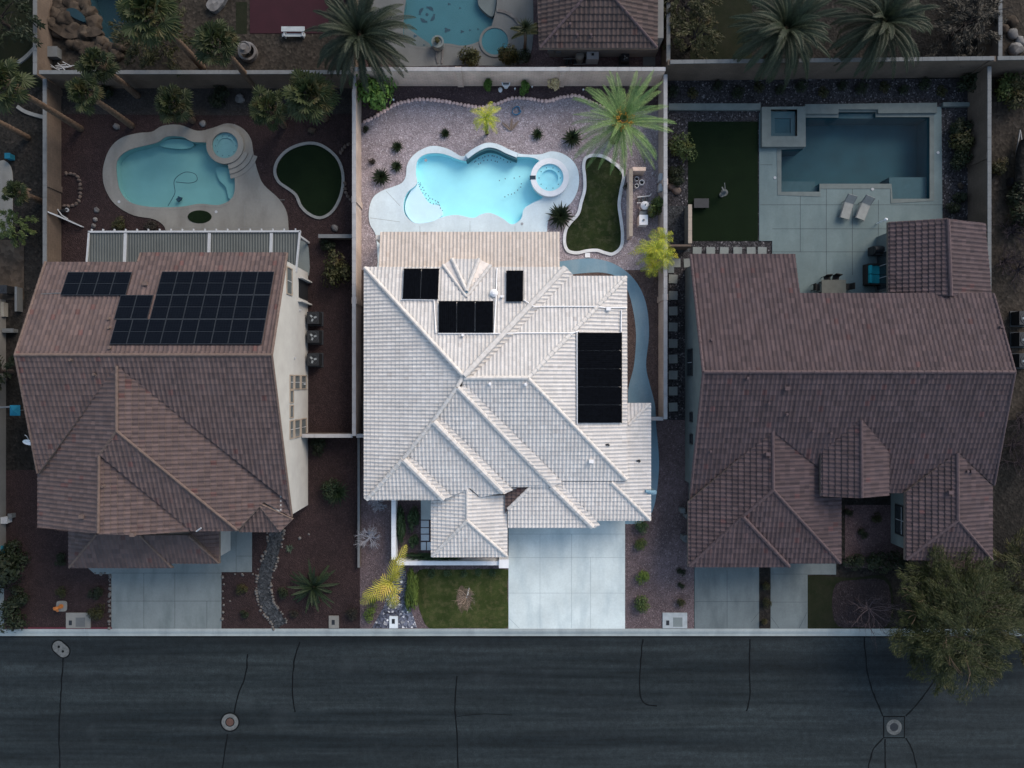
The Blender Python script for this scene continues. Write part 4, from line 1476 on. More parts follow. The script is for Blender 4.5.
for k in range(4):
    x = xs - (3 - k) * 1.003
    y = LN.pt(100, 284).y
    z = LN.z(x, y)
    kk = F / (H - z)
    solar(512 + x * kk, 384 - y * kk, 'black solar panel, %s from the left in the small row of four' % ORD[k])
m = MB()
m.tube([LN.pt(64, 293, .06), LN.pt(41, 294, .06)], .03, 5)
one('roof_conduit', m, M['mid_metal'], 'thin grey conduit left of the small row of four panels', 'conduit', origin=LN.pt(64, 293))

# back patio cover
pc0 = thing('patio_cover', 'flat ribbed grey patio cover with white edge beams behind the brown roof', 'patio cover', P(195, 250))
zc = 2.75
A, B, C_, D = P(89.5, 232, zc), P(300, 231.5, zc), P(296, 272, zc), P(86.5, 272, zc)
m = MB()
m.slab([tuple(p[:2]) for p in (D, C_, B, A)], (), zc - .06, zc)
m.build('roof_sheet', M['patio_sheet'], pc0)
m = MB()
m.beam(A + Vector((-.05, 0, .0)), B + Vector((.05, 0, 0)), .12, .2)
m.build('edge_beam', M['off_white'], pc0)
m = MB()
m.beam(A, D, .1, .2)
m.build('edge_beam', M['off_white'], pc0)
m = MB()
m.beam(B, C_, .1, .2)
m.build('edge_beam', M['off_white'], pc0)
for k in range(19):
    m = MB()
    p = A.lerp(B, (k + .2) / 18.6)
    m.box(p.x - .035, p.x + .035, p.y, p.y + .2, zc - .08, zc + .04)
    m.build('rafter_tail', M['off_white'], pc0)
for x in (125.5, 209.5, 271.5):
    m = MB()
    a, b = P(x, 233, zc + .02), P(x - 1.2, 272, zc + .02)
    m.beam(a, b, .2, .07)
    m.build('cover_joint', M['off_white'], pc0)
for x in (92, 160, 230, 297):
    m = MB()
    p = P(x, 233.5, zc)
    m.box(p.x - .07, p.x + .07, p.y - .14, p.y, .02, zc - .06)
    m.build('post', M['off_white'], pc0)

# ------------------------------------------------------------------ right house
hr = thing('house', 'house with dark mauve tile roof, wide ridge and sage side wall on the right', 'house', (22, 0, 0))
RN = Plane('N', P(0, 372, 5.9).y, 5.9, .40)
RS = Plane('S', P(0, 372, 5.9).y, 5.9, .40)
nW = Plane('W', P(888, 0, 2.9).x, 2.9, .36)
nE = Plane('E', P(987.5, 0, 2.9).x, 2.9, .36)
gW = Plane('W', P(688, 0, 2.8).x, 2.8, .29)
gE = Plane('E', P(841, 0, 2.8).x, 2.8, .29)
gS = Plane('S', P(0, 563.5, 2.8).y, 2.8, .29)
gS2 = Plane('S', P(0, 567, 2.8).y, 2.85, .29)
dW = Plane('W', P(820.5, 0, 3.8).x, 3.8, .40)
dE = Plane('E', P(889, 0, 3.8).x, 3.8, .40)
wW = Plane('W', P(905, 0, 2.9).x, 2.9, .31)
wE = Plane('E', P(992, 0, 2.9).x, 2.9, .31)
wS = Plane('S', P(0, 560, 2.9).y, 2.9, .31)
r = Roof(amp=.042, tw=.29, course=.38)
r.face(RN, [(703, 372), (690, 254), (795, 254), (799.5, 293), (993, 293), (1015, 372)])
r.face(RS, [(703, 372), (1015, 372), (993.5, 486), (957.5, 452), (906, 493), (889, 493), (889, 453), (861, 419), (821, 453), (821, 470), (773, 431), (690, 501), (690, 494)])
r.face(nW, [(888, 222), (947.5, 218.5), (950.5, 296), (888, 292)])
r.face(nE, [(947.5, 218.5), (985, 223.5), (991, 293), (950.5, 296)])
r.face(gW, [(772.5, 430), (773, 490), (742, 517), (688, 567), (688, 502)])
r.face(gE, [(772.5, 430), (821, 471), (821, 497), (841, 497), (841, 563.5), (773, 490)])
r.face(gS, [(773, 490), (841, 563.5), (782, 563.5), (742, 517)])
r.face(gS2, [(742, 516), (790, 567), (688, 567)], .25)
r.face(dW, [(861, 419), (861.5, 498), (820.5, 496), (820.5, 452)])
r.face(dE, [(861, 419), (889, 452), (889, 495), (861.5, 498)])
r.face(wW, [(957, 452), (957.5, 520), (905, 560), (905, 492)])
r.face(wE, [(957, 452), (992, 486), (992, 560), (957.5, 520)])
r.face(wS, [(957.5, 520), (992, 560), (905, 560)])
for a, pa, b, pb, rr in (((703.5, 372), RN, (1014, 372), RN, .14), ((947.5, 219.5), nW, (950.5, 296), nW, .16), ((772.5, 431), gW, (773, 490), gW, .14), ((773, 490), gS, (742, 517), gW, .13), ((742, 517), gW, (689, 566), gW, .14),
                         ((742.5, 516.5), gS2, (789, 566.5), gS2, .16), ((773, 490), gS, (840, 563), gS, .13), ((861, 420), dW, (861.5, 497.5), dW, .13), ((957, 453), wW, (957.5, 520), wW, .14), ((957.5, 520), wS, (906, 559.5), wS, .13),
                         ((957.5, 520), wS, (991.5, 559.5), wS, .13), ((703, 372), RN, (690.5, 255), RN, .12), ((703, 372), RS, (690.5, 493), RS, .1), ((1014.5, 372), RN, (993, 294), RN, .1), ((1014.5, 372), RS, (993.5, 485), RS, .1)):
    r.cap(a, pa, b, pb, rr)
r.build(hr, 'tile_mauve', 'fascia_brown', 'cap_mauve', .8)
XR = 12.36
YR = P(0, 372, 5.9).y


def rz_(y):
    return (RN.z(0, y) if y > YR else RS.z(0, y)) - .22


m = MB()
v = [(XR, 8.2, -.05), (XR, 8.2, rz_(8.2)), (XR, YR, rz_(YR)), (XR, -6.9, rz_(-6.9)), (XR, -6.9, -.05)]
m.add(v + [(x + .25, y, z) for x, y, z in v], [(0, 1, 2, 3, 4), (9, 8, 7, 6, 5)] + [(i, 5 + i, 5 + (i + 1) % 5, (i + 1) % 5) for i in range(5)])
m.build('side_wall', M['stucco_sage'], hr)
m = MB()
m.box(12.62, P(797, 0, 2.6).x - .3, 5.0, 8.2, -.05, 2.5)
m.box(12.62, 31.6, -6.3, 5.0, -.05, 2.7)
a, b = P(893, 226, 2.7), P(984, 293, 2.7)
m.box(a.x + .25, b.x - .3, 5.02, a.y - .2, -.05, 2.6)
m.box(12.62, P(836, 0, 2.7).x, P(0, 558, 2.7).y, -6.32, -.05, 2.55)
m.box(P(826, 0, 3.6).x, P(884, 0, 3.6).x, P(0, 490, 3.6).y, -5.0, 2.7, 3.55)
m.build('wall', M['stucco_sage'], hr)
m = MB()
xw = P(892, 0, 0).x
xw = 27.05
m.box(xw, 31.7, P(0, 552, 2.7).y, -6.31, -.05, 2.6)
m.build('front_wing_wall', M['stucco_sage'], hr)
window(hr, 'x', XR, wy(375, 1.5), wy(350, 1.5), .85, 2.1, 'dark_metal', -1, [('v', .5)])
for ya, yb in ((421, 413), (443, 435)):
    window(hr, 'x', XR, wy(ya, 1.8), wy(yb, 1.8), 1.5, 2.1, 'dark_metal', -1)
window(hr, 'x', xw, wy(535, 1.5), wy(507, 1.5), .7, 2.1, 'dark_metal', -1, [('v', .5), ('h', .5)])
window(hr, 'x', P(893, 0, 2.7).x + .25, wy(289, 1.2), wy(252, 1.2), .15, 2.15, 'mid_metal', -1, [('v', .33), ('v', .66)])
for pl, x, y, k in ((RN, 711, 340, 'pipe'), (RN, 999, 327, 'pipe'), (RS, 786, 388.5, 'box'), (RS, 768, 403, 'pipe'), (RS, 786, 414, 'pipe'), (RS, 710, 451, 'pipe'), (RS, 747, 378, 'pipe'), (gW, 767, 454, 'box'), (RS, 812, 431, 'pipe'), (RS, 830, 433, 'pipe'), (wE, 971, 471, 'box'), (wE, 966, 471, 'pipe'), (wW, 949, 492, 'box')):
    vent(hr, pl.pt(x, y), k, 'cap_mauve', .08, .25)
# ------------------------------------------------------------------ house behind the wall
hn = thing('house', 'house corner with a dark umber hip roof behind the back block wall', 'house', P(596, 20))
zE = 2.9
n_S = Plane('S', P(0, 48.5, zE).y, zE, .36)
n_W = Plane('W', P(539, 0, zE).x, zE, .36)
n_E = Plane('E', P(657.5, 0, zE).x, zE, .36)
r = Roof(amp=.05, tw=.31, course=.42)
r.face(n_S, [(539.5, 48.5), (599, -19), (657.5, 48.5)])
r.face(n_W, [(539, 48.5), (536, -40), (599, -40), (599, -19)])
r.face(n_E, [(657.5, 48.5), (599, -19), (599, -40), (658, -40)])
for a, pa, b, pb, rr in (((540, 48), n_S, (599, -19), n_S, .12), ((657, 48), n_S, (599, -19), n_S, .12)):
    r.cap(a, pa, b, pb, rr)
r.build(hn, 'tile_north', 'fascia_brown', 'cap_mauve', .8)
m = MB()
a, b = P(545, 0, 0), P(651, 57, 0)
m.box(a.x + .3, b.x + .3, b.y, 30, -.05, 2.75)
m.build('wall', M['stucco_grey'], hn)
for x, y in ((570, 25), (556.5, 36), (577, 36), (591, 36)):
    vent(hn, n_S.pt(x, y), 'pipe', 'cap_mauve', .08, .25)
m = MB()
for x0, x1, z in ((547, 553, 1.2), (557, 569, 2.3), (555, 560, .9)):
    a, b = P(x0, 0), P(x1, 0)
    m.box(a.x, b.x, P(0, 57).y - .12, P(0, 57).y, z - .4, z)
m.build('meter_box', M['mid_metal'], hn)


# ================================================================== PLANTS
def frond(m, base, az, el, L, droop, n, leaflet, width=.035, vee=.6, twist=0.0, rach=.022, halves=(0, .5)):
    """pinnate palm frond: rachis curve with leaflet pairs"""
    p = Vector(base)
    pts = [p.copy()]
    a = el
    st = L / n
    for k in range(n):
        t = k / n
        a -= droop * (.35 + 1.3 * t) / n
        p = p + Vector((math.cos(az) * math.cos(a), math.sin(az) * math.cos(a), math.sin(a))) * st
        pts.append(p.copy())
    m.tube(pts, [rach * (1.1 - .9 * k / n) for k in range(n + 1)], 4, False)
    for k in range(2, n + 1):
        t = k / n
        d = (pts[k] - pts[k - 1]).normalized()
        sd = d.cross(Vector((0, 0, 1)))
        if sd.length < .01:
            sd = Vector((1, 0, 0))
        sd.normalize()
        up = sd.cross(d)
        ll = leaflet * (math.sin(math.pi * min(1, t * .86 + .12)) ** .6) * random.uniform(.85, 1.1)
        for sgn in (-1, 1):
            for half in halves:
                q = pts[k - 1].lerp(pts[k], half)
                dr = (sd * sgn * .8 + d * (.55 + .6 * t) + up * vee * random.uniform(.5, 1.1)).normalized()
                tip = q + dr * ll + Vector((0, 0, -.16 * ll))
                mid = q + dr * ll * .5 + Vector((0, 0, .01))
                wv = d * width
                m.add([q - wv * .6, q + wv * .6, mid + wv, tip, mid - wv], [(0, 1, 2, 4), (4, 2, 3)])


def trunk_mesh(h, r0, r1, bend=0.0):
    m = MB()
    n = max(6, int(h / .18))
    m.tube([(bend * math.sin(k / n * 2), bend * .5 * math.sin(k / n * 3), h * k / n - (.05 if k == 0 else 0)) for k in range(n + 1)], [(r0 + (r1 - r0) * k / n) * (1.08 if k % 2 else .94) for k in range(n + 1)], 9)
    return m


def date_palm(name, label, px, py, h, L, nf, mat, seed, droop=1.25, leaflet=.42, fruit=False, tr=.26, width=.03, cat='palm tree', nl=24):
    random.seed(seed)
    t = thing(name, label, cat, P(px, py))
    trunk_mesh(h, tr * 1.15, tr).build('trunk', M['bark'], t, True, (0, 0, 0))
    m = MB()
    for k in range(nf):
        az = k * 2.39996 + random.uniform(-.35, .35)
        u = (k + .5) / nf
        el = 1.35 - 1.8 * u ** .8 + random.uniform(-.22, .22)
        frond(m, (tr * .5 * math.cos(az), tr * .5 * math.sin(az), h + .25 - .35 * u), az, el, L * random.uniform(.85, 1.05) * (.75 + .3 * min(1, u * 2.5)), droop * random.uniform(.6, 1.35), nl, leaflet, width, .35, 0, .022, (0, .5) if nl > 12 else (0,))
    m.build('crown', M[mat], t, False, (0, 0, 0))
    if fruit:
        for k in range(7):
            m = MB()
            az = k * .9 + .3
            for q in range(26):
                rr = random.uniform(.25, .75)
                a2 = az + random.uniform(-.3, .3)
                m.rock((rr * math.cos(a2), rr * math.sin(a2), h + .55 + random.uniform(-.25, .3)), .05, 1, 1, q)
            m.build('fruit_cluster', M['fruit'], t, False, (0, 0, 0))
    return t


def fan_palm(label, px, py, h, r, nf, seed, mat='fan_leaf', name='fan_palm', tr=.16, skirt=True):
    """px, py: ground position of the trunk"""
    random.seed(seed)
    t = thing(name, label, 'palm tree', P(px, py))
    trunk_mesh(h, tr * 1.5, tr, .06).build('trunk', M['bark'], t, True, (0, 0, 0))
    m = MB()
    for k in range(nf):
        az = k * 2.39996 + random.uniform(-.2, .2)
        u = (k + .5) / nf
        el = 1.3 - 2.0 * u + random.uniform(-.15, .15)
        pl = r * random.uniform(.34, .66) * (.5 + .6 * min(1, u * 2))
        d = Vector((math.cos(az) * math.cos(el), math.sin(az) * math.cos(el), math.sin(el)))
        b = Vector((0, 0, h + .05))
        c = b + d * pl
        m.tube([b, c], [.022, .014], 4, False)
        sd = d.cross(Vector((0, 0, 1))).normalized()
        up = sd.cross(d)
        fr = r * random.uniform(.36, .5)
        ns = 13
        vs = [c]
        droop = random.uniform(.6, 1.5)
        for s in range(2 * ns + 1):
            a = (s / (2 * ns) - .5) * 4.3
            dr = (d * math.cos(a) + sd * math.sin(a) + up * (.10 - .3 * abs(a) / 2.2)).normalized()
            ln = fr * (1 - .2 * abs(a) / 2.2)
            if s % 2:
                q = c + dr * ln * random.uniform(.92, 1.06) + Vector((0, 0, -.16 * ln * droop))
            else:
                q = c + dr * ln * .66 + up * (.035 if s % 4 else -.02) + Vector((0, 0, -.03 * ln * droop))
            vs.append(q)
        m.add(vs, [(0, 2 * k2 + 1, 2 * k2 + 2, 2 * k2 + 3) for k2 in range(ns)])
    m.build('crown', M[mat], t, False, (0, 0, 0))
    if skirt and h > 2.5:
        m = MB()
        for k in range(14):
            az = k * 2.4
            d = Vector((math.cos(az) * .55, math.sin(az) * .55, -1))
            b = Vector((.1 * math.cos(az), .1 * math.sin(az), h - .05))
            sd = d.cross(Vector((0, 0, 1))).normalized()
            e = b + d * random.uniform(.5, .8)
            m.add([b, e - sd * .14, e + d * .12, e + sd * .14], [(0, 1, 2, 3)])
        m.build('dead_skirt', M['bark'], t, False, (0, 0, 0))
    return t


def shrub_mesh(r, h, n, leaf, seed, clump=7, elong=1.6):
    random.seed(seed)
    m = MB()
    cl = []
    for k in range(clump):
        a, rr = random.uniform(0, 6.283), r * math.sqrt(random.random()) * .62
        cl.append((rr * math.cos(a), rr * math.sin(a), h * random.uniform(.35, .68), random.uniform(.42, .62)))
    for i in range(n):
        cx, cy, cz, cr = cl[i % clump]
        d = Vector((random.gauss(0, 1), random.gauss(0, 1), random.gauss(.25, 1))).normalized()
        rad = cr * random.uniform(.62, 1.06)
        p = Vector((cx + d.x * rad * r, cy + d.y * rad * r, max(.04, cz + d.z * rad * h * .75)))
        nrm = (d + Vector((random.uniform(-.7, .7), random.uniform(-.7, .7), random.uniform(-.1, .9)))).normalized()
        tx = nrm.orthogonal().normalized()
        ty = nrm.cross(tx)
        a = random.uniform(0, 6.283)
        e1 = (tx * math.cos(a) + ty * math.sin(a))
        e2 = nrm.cross(e1)
        s = leaf * random.uniform(.6, 1.25)
        m.add([p - e1 * s * elong * .5, p - e2 * s * .35, p + e1 * s * elong * .5, p + e2 * s * .35], [(0, 1, 2, 3)])
    return m


SHR = {}


def shrub(label, px, py, r, mat='shrub', h=None, leaf=.13, n=850, name='shrub', group=None, cat='shrub', z=0.0, sxy=(1, 1), stem=True):
    """one bush; bushes of one kind share their meshes"""
    var = random.Random(label).randint(0, 2)
    key = (mat, var, leaf, n, name)
    hh = (h or r * 1.3)
    loc = P(px, py, z)
    sc = (r * 1.15 * sxy[0], r * 1.15 * sxy[1], hh)
    rz = random.Random(label).uniform(0, 6.28)
    if sxy != (1, 1):
        rz = 0
    if key not in SHR:
        t = thing(name, label, cat, loc, group)
        shrub_mesh(1, 1, n, leaf, hash(mat) % 97 * 0 + var * 13 + len(SHR), 8).build('foliage', M[mat], t, False, (0, 0, 0))
        m = MB()
        for k in range(4):
            a = k * 1.6
            m.tube([(0, 0, -.03), (.2 * math.cos(a), .2 * math.sin(a), .3), (.4 * math.cos(a), .4 * math.sin(a), .55)], [.05, .035, .015], 5)
        m.build('stem', M['bark_dark'], t, False, (0, 0, 0))
        SHR[key] = t
    else:
        t = copy_of(SHR[key], loc, 0, 1, label)
        if group:
            t['group'] = group
        elif 'group' in t:
            del t['group']
        t['category'] = cat
    t.location = loc
    t.scale = sc
    t.rotation_euler = (0, 0, rz)
    return t


def rosette_mesh(n, seed, w=.05, spread=1.0):
    random.seed(seed)
    m = MB()
    for k in range(n):
        az = k * 2.39996
        u = (k + .5) / n
        el = (1.35 - 1.25 * u) * spread
        L = random.uniform(.85, 1.1) * (.65 + .4 * u)
        d = Vector((math.cos(az) * math.cos(el), math.sin(az) * math.cos(el), math.sin(el)))
        sd = d.cross(Vector((0, 0, 1))).normalized()
        b = Vector((0, 0, .12))
        mid = b + d * L * .5
        tip = b + d * L + Vector((0, 0, -.1 * L))
        m.add([b - sd * w * .6, b + sd * w * .6, mid + sd * w, tip, mid - sd * w], [(0, 1, 2, 4), (4, 2, 3)])
    return m


ROS = {}


def rosette(label, px, py, r, mat='spike_leaf', n=70, w=.06, name='spiky_plant', group=None, z=0.0, cat='plant', stem=.12):
    key = (mat, n, w, name)
    loc = P(px, py, z)
    if key not in ROS:
        t = thing(name, label, cat, loc, group)
        rosette_mesh(n, len(ROS) + 3, w).build('leaves', M[mat], t, False, (0, 0, 0))
        m = MB()
        m.cyl((0, 0), .09, -.02, .2, 8, .06)
        m.build('stem', M['bark'], t, False, (0, 0, 0))
        ROS[key] = t
    else:
        t = copy_of(ROS[key], loc, 0, 1, label)
        if group:
            t['group'] = group
    r *= 1.22
    t.location = loc
    t.scale = (r, r, r)
    t.rotation_euler = (0, 0, random.Random(label).uniform(0, 6.28))
    return t


def branch(m, p, d, L, r, depth, spread=.6, kids=3, up=.15):
    n = 4
    pts = [Vector(p)]
    q = Vector(p)
    dd = Vector(d).normalized()
    for k in range(n):
        dd = (dd + Vector((random.uniform(-.2, .2), random.uniform(-.2, .2), random.uniform(-.1, .15)))).normalized()
        q = q + dd * L / n
        pts.append(q.copy())
    m.tube(pts, [r * (1 - .55 * k / n) for k in range(n + 1)], 5 if depth > 1 else 3, False)
    ends = [q]
    if depth > 0:
        ends = []
        for k in range(kids):
            i = random.randint(2, n)
            nd = (dd + Vector((random.gauss(0, spread), random.gauss(0, spread), random.gauss(up, spread * .5)))).normalized()
            ends += branch(m, pts[i], nd, L * random.uniform(.6, .8), r * .5, depth - 1, spread, kids, up)
    return ends


def bare_shrub(label, px, py, r, mat, seed, name='bare_shrub', h=None, kids=4):
    random.seed(seed)
    t = thing(name, label, 'bare shrub', P(px, py))
    m = MB()
    for k in range(15):
        a = k * .571 + random.uniform(-.2, .2)
        e = random.uniform(.25, 1.1)
        branch(m, (0, 0, -.02), (math.cos(a) * math.cos(e), math.sin(a) * math.cos(e), math.sin(e) * (h or 1)), r * .66, .034, 2, .6, kids + 1)
    m.build('twigs', M[mat], t, False, (0, 0, 0))
    return t


def leafy_tree(name, label, px, py, h, r, mat, n, leaf, seed, elong=3.0, flat=.55, trunk='bark_dark', clumps=60, cat='tree', bias=(0, 0), droop=.3):
    random.seed(seed)
    t = thing(name, label, cat, P(px, py))
    m = MB()
    m.tube([(0, 0, -.1), (.05, .03, h * .25), (bias[0] * .3, bias[1] * .3, h * .5)], [.2, .16, .12], 9)
    ends = []
    for k in range(9):
        a = k * .7 + random.uniform(-.2, .2)
        e = random.uniform(.25, .9)
        ends += branch(m, (bias[0] * .2, bias[1] * .2, h * random.uniform(.35, .5)), (math.cos(a) * math.cos(e) + bias[0] * .15, math.sin(a) * math.cos(e) + bias[1] * .15, math.sin(e)), r * .55, .075, 2, .45, 3, .1)
    m.build('trunk', M[trunk], t, False, (0, 0, 0))
    m = MB()
    cl = []
    for k in range(clumps):
        a = k * 2.39996
        rr = math.sqrt((k + .5) / clumps) * r * random.uniform(.82, 1.0)
        zz = h * (.62 + .38 * (1 - (rr / r) ** 2)) * random.uniform(.8, 1.02) - h * .08
        nr = 1 + .5 * noise.noise(Vector((math.cos(a) * 2.1, math.sin(a) * 2.1, seed * 1.7)))
        ad = a + random.gauss(0, .7)
        cl.append((Vector((rr * nr * math.cos(a) + bias[0], rr * nr * math.sin(a) + bias[1], zz)), Vector((math.cos(ad), math.sin(ad), random.uniform(-droop, .3))).normalized(), random.uniform(.6, 1.35), random.uniform(-.9, .9)))
    for i in range(n):
        c, dm, cs, sw = cl[i % clumps]
        along = random.uniform(-.3, 1)
        sd = dm.cross(Vector((0, 0, 1))).normalized()
        w_ = r * .12 * cs * (1 - .55 * abs(along))
        p = c + dm * (along * r * .38 * cs) + sd * (random.gauss(0, .6) * w_ + sw * along * along * r * .1) + Vector((0, 0, random.gauss(0, .6) * w_ * flat * 1.4))
        e1 = (dm + sd * random.gauss(0, .55) + Vector((0, 0, random.gauss(-droop * .4, .35)))).normalized()
        nn = (Vector((random.gauss(0, .5), random.gauss(0, .5), 1))).normalized()
        e2 = nn.cross(e1).normalized()
        s = leaf * random.uniform(.6, 1.3)
        m.add([p, p + e1 * s * elong * .5 - e2 * s * .3, p + e1 * s * elong, p + e1 * s * elong * .5 + e2 * s * .3], [(0, 1, 2, 3)])
    m.build('crown', M[mat], t, False, (0, 0, 0))
    return t


# ---- date palms
date_palm('date_palm', 'bright green date palm with orange fruit stalks in the corner behind the pool', 614, 140, 3.4, 3.75, 54, 'date_leaf_bright', 5, 1.0, .36, True, .3, .020)
date_palm('date_palm', 'large dark date palm overhanging the back wall beside the mosaic pool', 376, 72, 5.2, 3.6, 74, 'date_leaf', 6, 1.3, .44, False, .28, .036)
date_palm('date_palm', 'dark date palm behind the right wall, left of its twin', 760, 62, 4.6, 3.6, 74, 'date_leaf', 8, 1.35, .44, False, .3, .036)
date_palm('date_palm', 'dark date palm behind the right wall, nearest the top right bushes', 847, 57, 4.8, 3.6, 74, 'date_leaf', 9, 1.35, .44, False, .3, .036)
date_palm('sago_palm', 'dark young palm spreading long fronds over the left front gravel', 316, 584, .5, 1.9, 34, 'spike_leaf', 12, .8, .2, False, .14, .03, 'palm')
# ---- fan palms (trunk foot positions)
fan_palm('tall fan palm whose trunk crosses the dark back wall, nearest the fountain', 256, 88, 6.6, 1.55, 30, 21)
fan_palm('tallest fan palm with a long pale trunk in front of the back left yard tree', 203, 68, 7.6, 2.0, 40, 22)
fan_palm('tall fan palm leaning out of the left edge over the brown side wall', 81, 129, 7.8, 1.7, 32, 23)
fan_palm('fan palm with reddish trunk near the end of the muted pool', 132, 126, 5.6, 1.3, 26, 24)
fan_palm('fan palm rising through the dark back wall above the rock pool yard', 138, 96, 5.0, 1.35, 26, 25)
fan_palm('short fan palm in the grey bed straight above the muted pool', 193, 121, 3.0, 1.5, 28, 26)
fan_palm('low fan palm in the grey bed left of the tallest bed palm', 284, 126, 3.2, 1.45, 28, 27)
fan_palm('bushy fan palm in the grey bed nearest the tan side wall', 326, 119, 4.2, 1.85, 40, 28)
fan_palm('fan palm at the left edge with a short tan trunk lying low', 28, 138, 5.8, 1.2, 22, 29)
fan_palm('small yellowish fan palm over the pale paving at the left edge', 42, 202, 2.6, 1.0, 20, 30)
# ---- yellow palms of the bright lot
date_palm('queen_palm', 'yellowing palm standing between the bright pool and the scalloped edging', 487, 134, 2.9, 1.35, 22, 'lime_leaf', 31, 2.3, .34, False, .1, .022, 'palm tree', 12)
t = thing('queen_palm', 'lime yellow palm clump hanging over the tan wall beside the pool pumps', 'palm tree', P(650, 256))
random.seed(33)
m = MB()
cr = MB()
for bx_, by_, hh in ((0, 0, 2.6), (.6, -.5, 2.2), (-.4, -.3, 1.9), (.4, .8, 2.0), (-.1, -1.0, 1.6)):
    m.tube([(bx_ * .3, by_ * .3, -.05), (bx_, by_, hh)], [.09, .06], 7)
    for k in range(11):
        frond(cr, (bx_, by_, hh), k * 2.4 + hh, 1.2 - 1.3 * k / 11, random.uniform(.9, 1.4), 2.1, 9, .36, .03, .3, 0, .02, (0,))
for az, L_ in ((3.3, 2.0), (3.05, 1.5), (2.6, 1.3)):
    frond(cr, (-.2, .0, 2.5), az, .35, L_, 1.3, 10, .42, .034, .2, 0, .02, (0,))
m.build('trunk', M['bark'], t, False, (0, 0, 0))
cr.build('crown', M['lime_leaf'], t, False, (0, 0, 0))
t = thing('queen_palm', 'sprawling yellow palm at the left end of the white courtyard wall', 'palm tree', P(398, 574))
m = MB()
m.tube([(0, 0, -.05), (-.08, .05, 1.2), (-.12, .08, 2.2)], [.14, .12, .10], 8)
m.build('trunk', M['bark'], t, True, (0, 0, 0))
cr = MB()
random.seed(36)
for az, el, L in ((3.78, .35, 2.9), (3.45, .05, 1.7), (1.18, .4, 2.9), (1.42, .15, 1.8), (4.72, .1, 2.4), (4.45, -.1, 1.6), (.6, .9, 1.0), (2.5, 1.0, 1.0), (5.5, .7, 1.1), (4.1, .8, 1.6), (3.6, .6, 2.3), (1.0, .7, 1.9), (4.95, .5, 1.8), (1.3, 1.0, 1.5)):
    frond(cr, (-.12, .08, 2.2), az, el, L, 1.15, max(6, int(L / .17)), .68, .044, .1, 0, .035, (0,))
cr.build('crown', M['yellow_leaf'], t, False, (0, 0, 0))

# ---- bright lot plants
for lab, x, y, r in (('spiky dark plant nearest the left end of the pale deck', 381.5, 178, .66), ('small spiky plant above the pool deck corner', 397, 167, .45), ('spiky plant on the mauve gravel beside the reddish patch', 397.5, 147.5, .44), ('lone small spiky plant on the gravel above the raised pool beam', 445.5, 134, .37),
                     ('small spiky plant on the gravel above the right end of the pool', 537.5, 135, .44), ('spiky dark plant above the round raised spa', 572, 139, .68), ('wide spiky dark plant between the patio roof and the back lawn', 560, 217, .9)):
    rosette(lab, x, y, r, 'spike_leaf', 64, .075)
shrub('bright green bamboo like bush in the upper left corner of the pool yard', 376, 96, 1.35, 'shrub_bright', 2.2, .15, 900)
shrub('dark low bush beside the left end of the upper bed', 367, 131, .28, 'shrub_dark', .4)
shrub('dry grey tuft on the mauve gravel left of the spiky plants', 372, 162, .24, 'brush_leaf', .3)
shrub('upright green bush against the back wall above the yellow palm', 488, 90, .3, 'shrub_bright', 1.5, .22)
shrub('upright green bush against the back wall below the tall yucca', 524, 91, .36, 'shrub_bright', 1.3, .22)
shrub('blond dry bush against the back wall left of the date palm', 553, 88, .42, 'bamboo_leaf', 1.4, .2)
shrub('olive tuft on the gravel strip beside the pump screen wall', 627, 188, .28, 'shrub_olive', .5)
shrub('feathery green bush behind the pool pumps by the tan wall', 654, 211, .62, 'shrub', 1.6, .16)
for i, (lab, x, y, r, mt) in enumerate((('dark bush at the garage corner of the cream house', 640.5, 526.5, .48, 'shrub_court'), ('rounded green bush second below the cream garage corner', 640.5, 543, .46, 'shrub'),
                                        ('yellow tinged bush halfway down the plum gravel strip', 641.5, 577, .46, 'hedge_leaf'), ('mottled bush at the street end of the plum gravel strip', 641, 601.5, .62, 'shrub'))):
    shrub(lab, x, y, r, mt, None, .14, 850, group='bushes along the right side of the pale driveway')
for lab, x, y, r, sx, sy in (('narrow dark hedge inside the white courtyard wall', 401, 523, .45, .75, 3.0), ('dark clipped hedge beside the upper stepping pads', 413.5, 518, .45, .8, 1.9), ('short clipped hedge beside the lower stepping pads', 414, 540, .42, .75, 1.15), ('long dark hedge behind the white courtyard wall', 433, 556, .5, 4.0, .5)):
    shrub(lab, x, y, r, 'shrub_court', .8, .16, 1100, 'hedge', sxy=(sx, sy), cat='hedge')
shrub('curved bright green hedge along the left edge of the front lawn', 412.5, 593, .62, 'hedge_leaf', .75, .15, 2600, 'hedge', sxy=(.72, 2.5), cat='hedge')
for i, x in enumerate((432, 448, 464, 479, 493)):
    shrub('low dark plant at the foot of the white wall, %s along from the left' % ORD[i], x, 572, .33, 'shrub_court', .4, .16, 300)
shrub('green bush below the fallen yellow frond at the front kerb', 371, 613, .5, 'hedge_leaf', .6, .13, 520)
shrub('small green bush just above the pebble bed edge', 375, 601, .36, 'hedge_leaf', .5, .13, 520)
bare_shrub('pale bare twiggy shrub beside the plum kerb wall', 369.5, 537.5, .85, 'twig', 41)
bare_shrub('small pale bare shrub under the lower left corner of the cream roof', 377, 504, .6, 'twig', 42)
bt = thing('bare_tree', 'small bare tree with tan twigs in the middle of the front lawn', 'bare tree', P(469, 588.5))
random.seed(44)
m = MB()
m.tube([(0, 0, -.05), (-.02, -.05, .9), (-.05, -.1, 1.8)], [.06, .045, .035], 7)
m.build('trunk', M['stone_pad'], bt, True, (0, 0, 0))
m = MB()
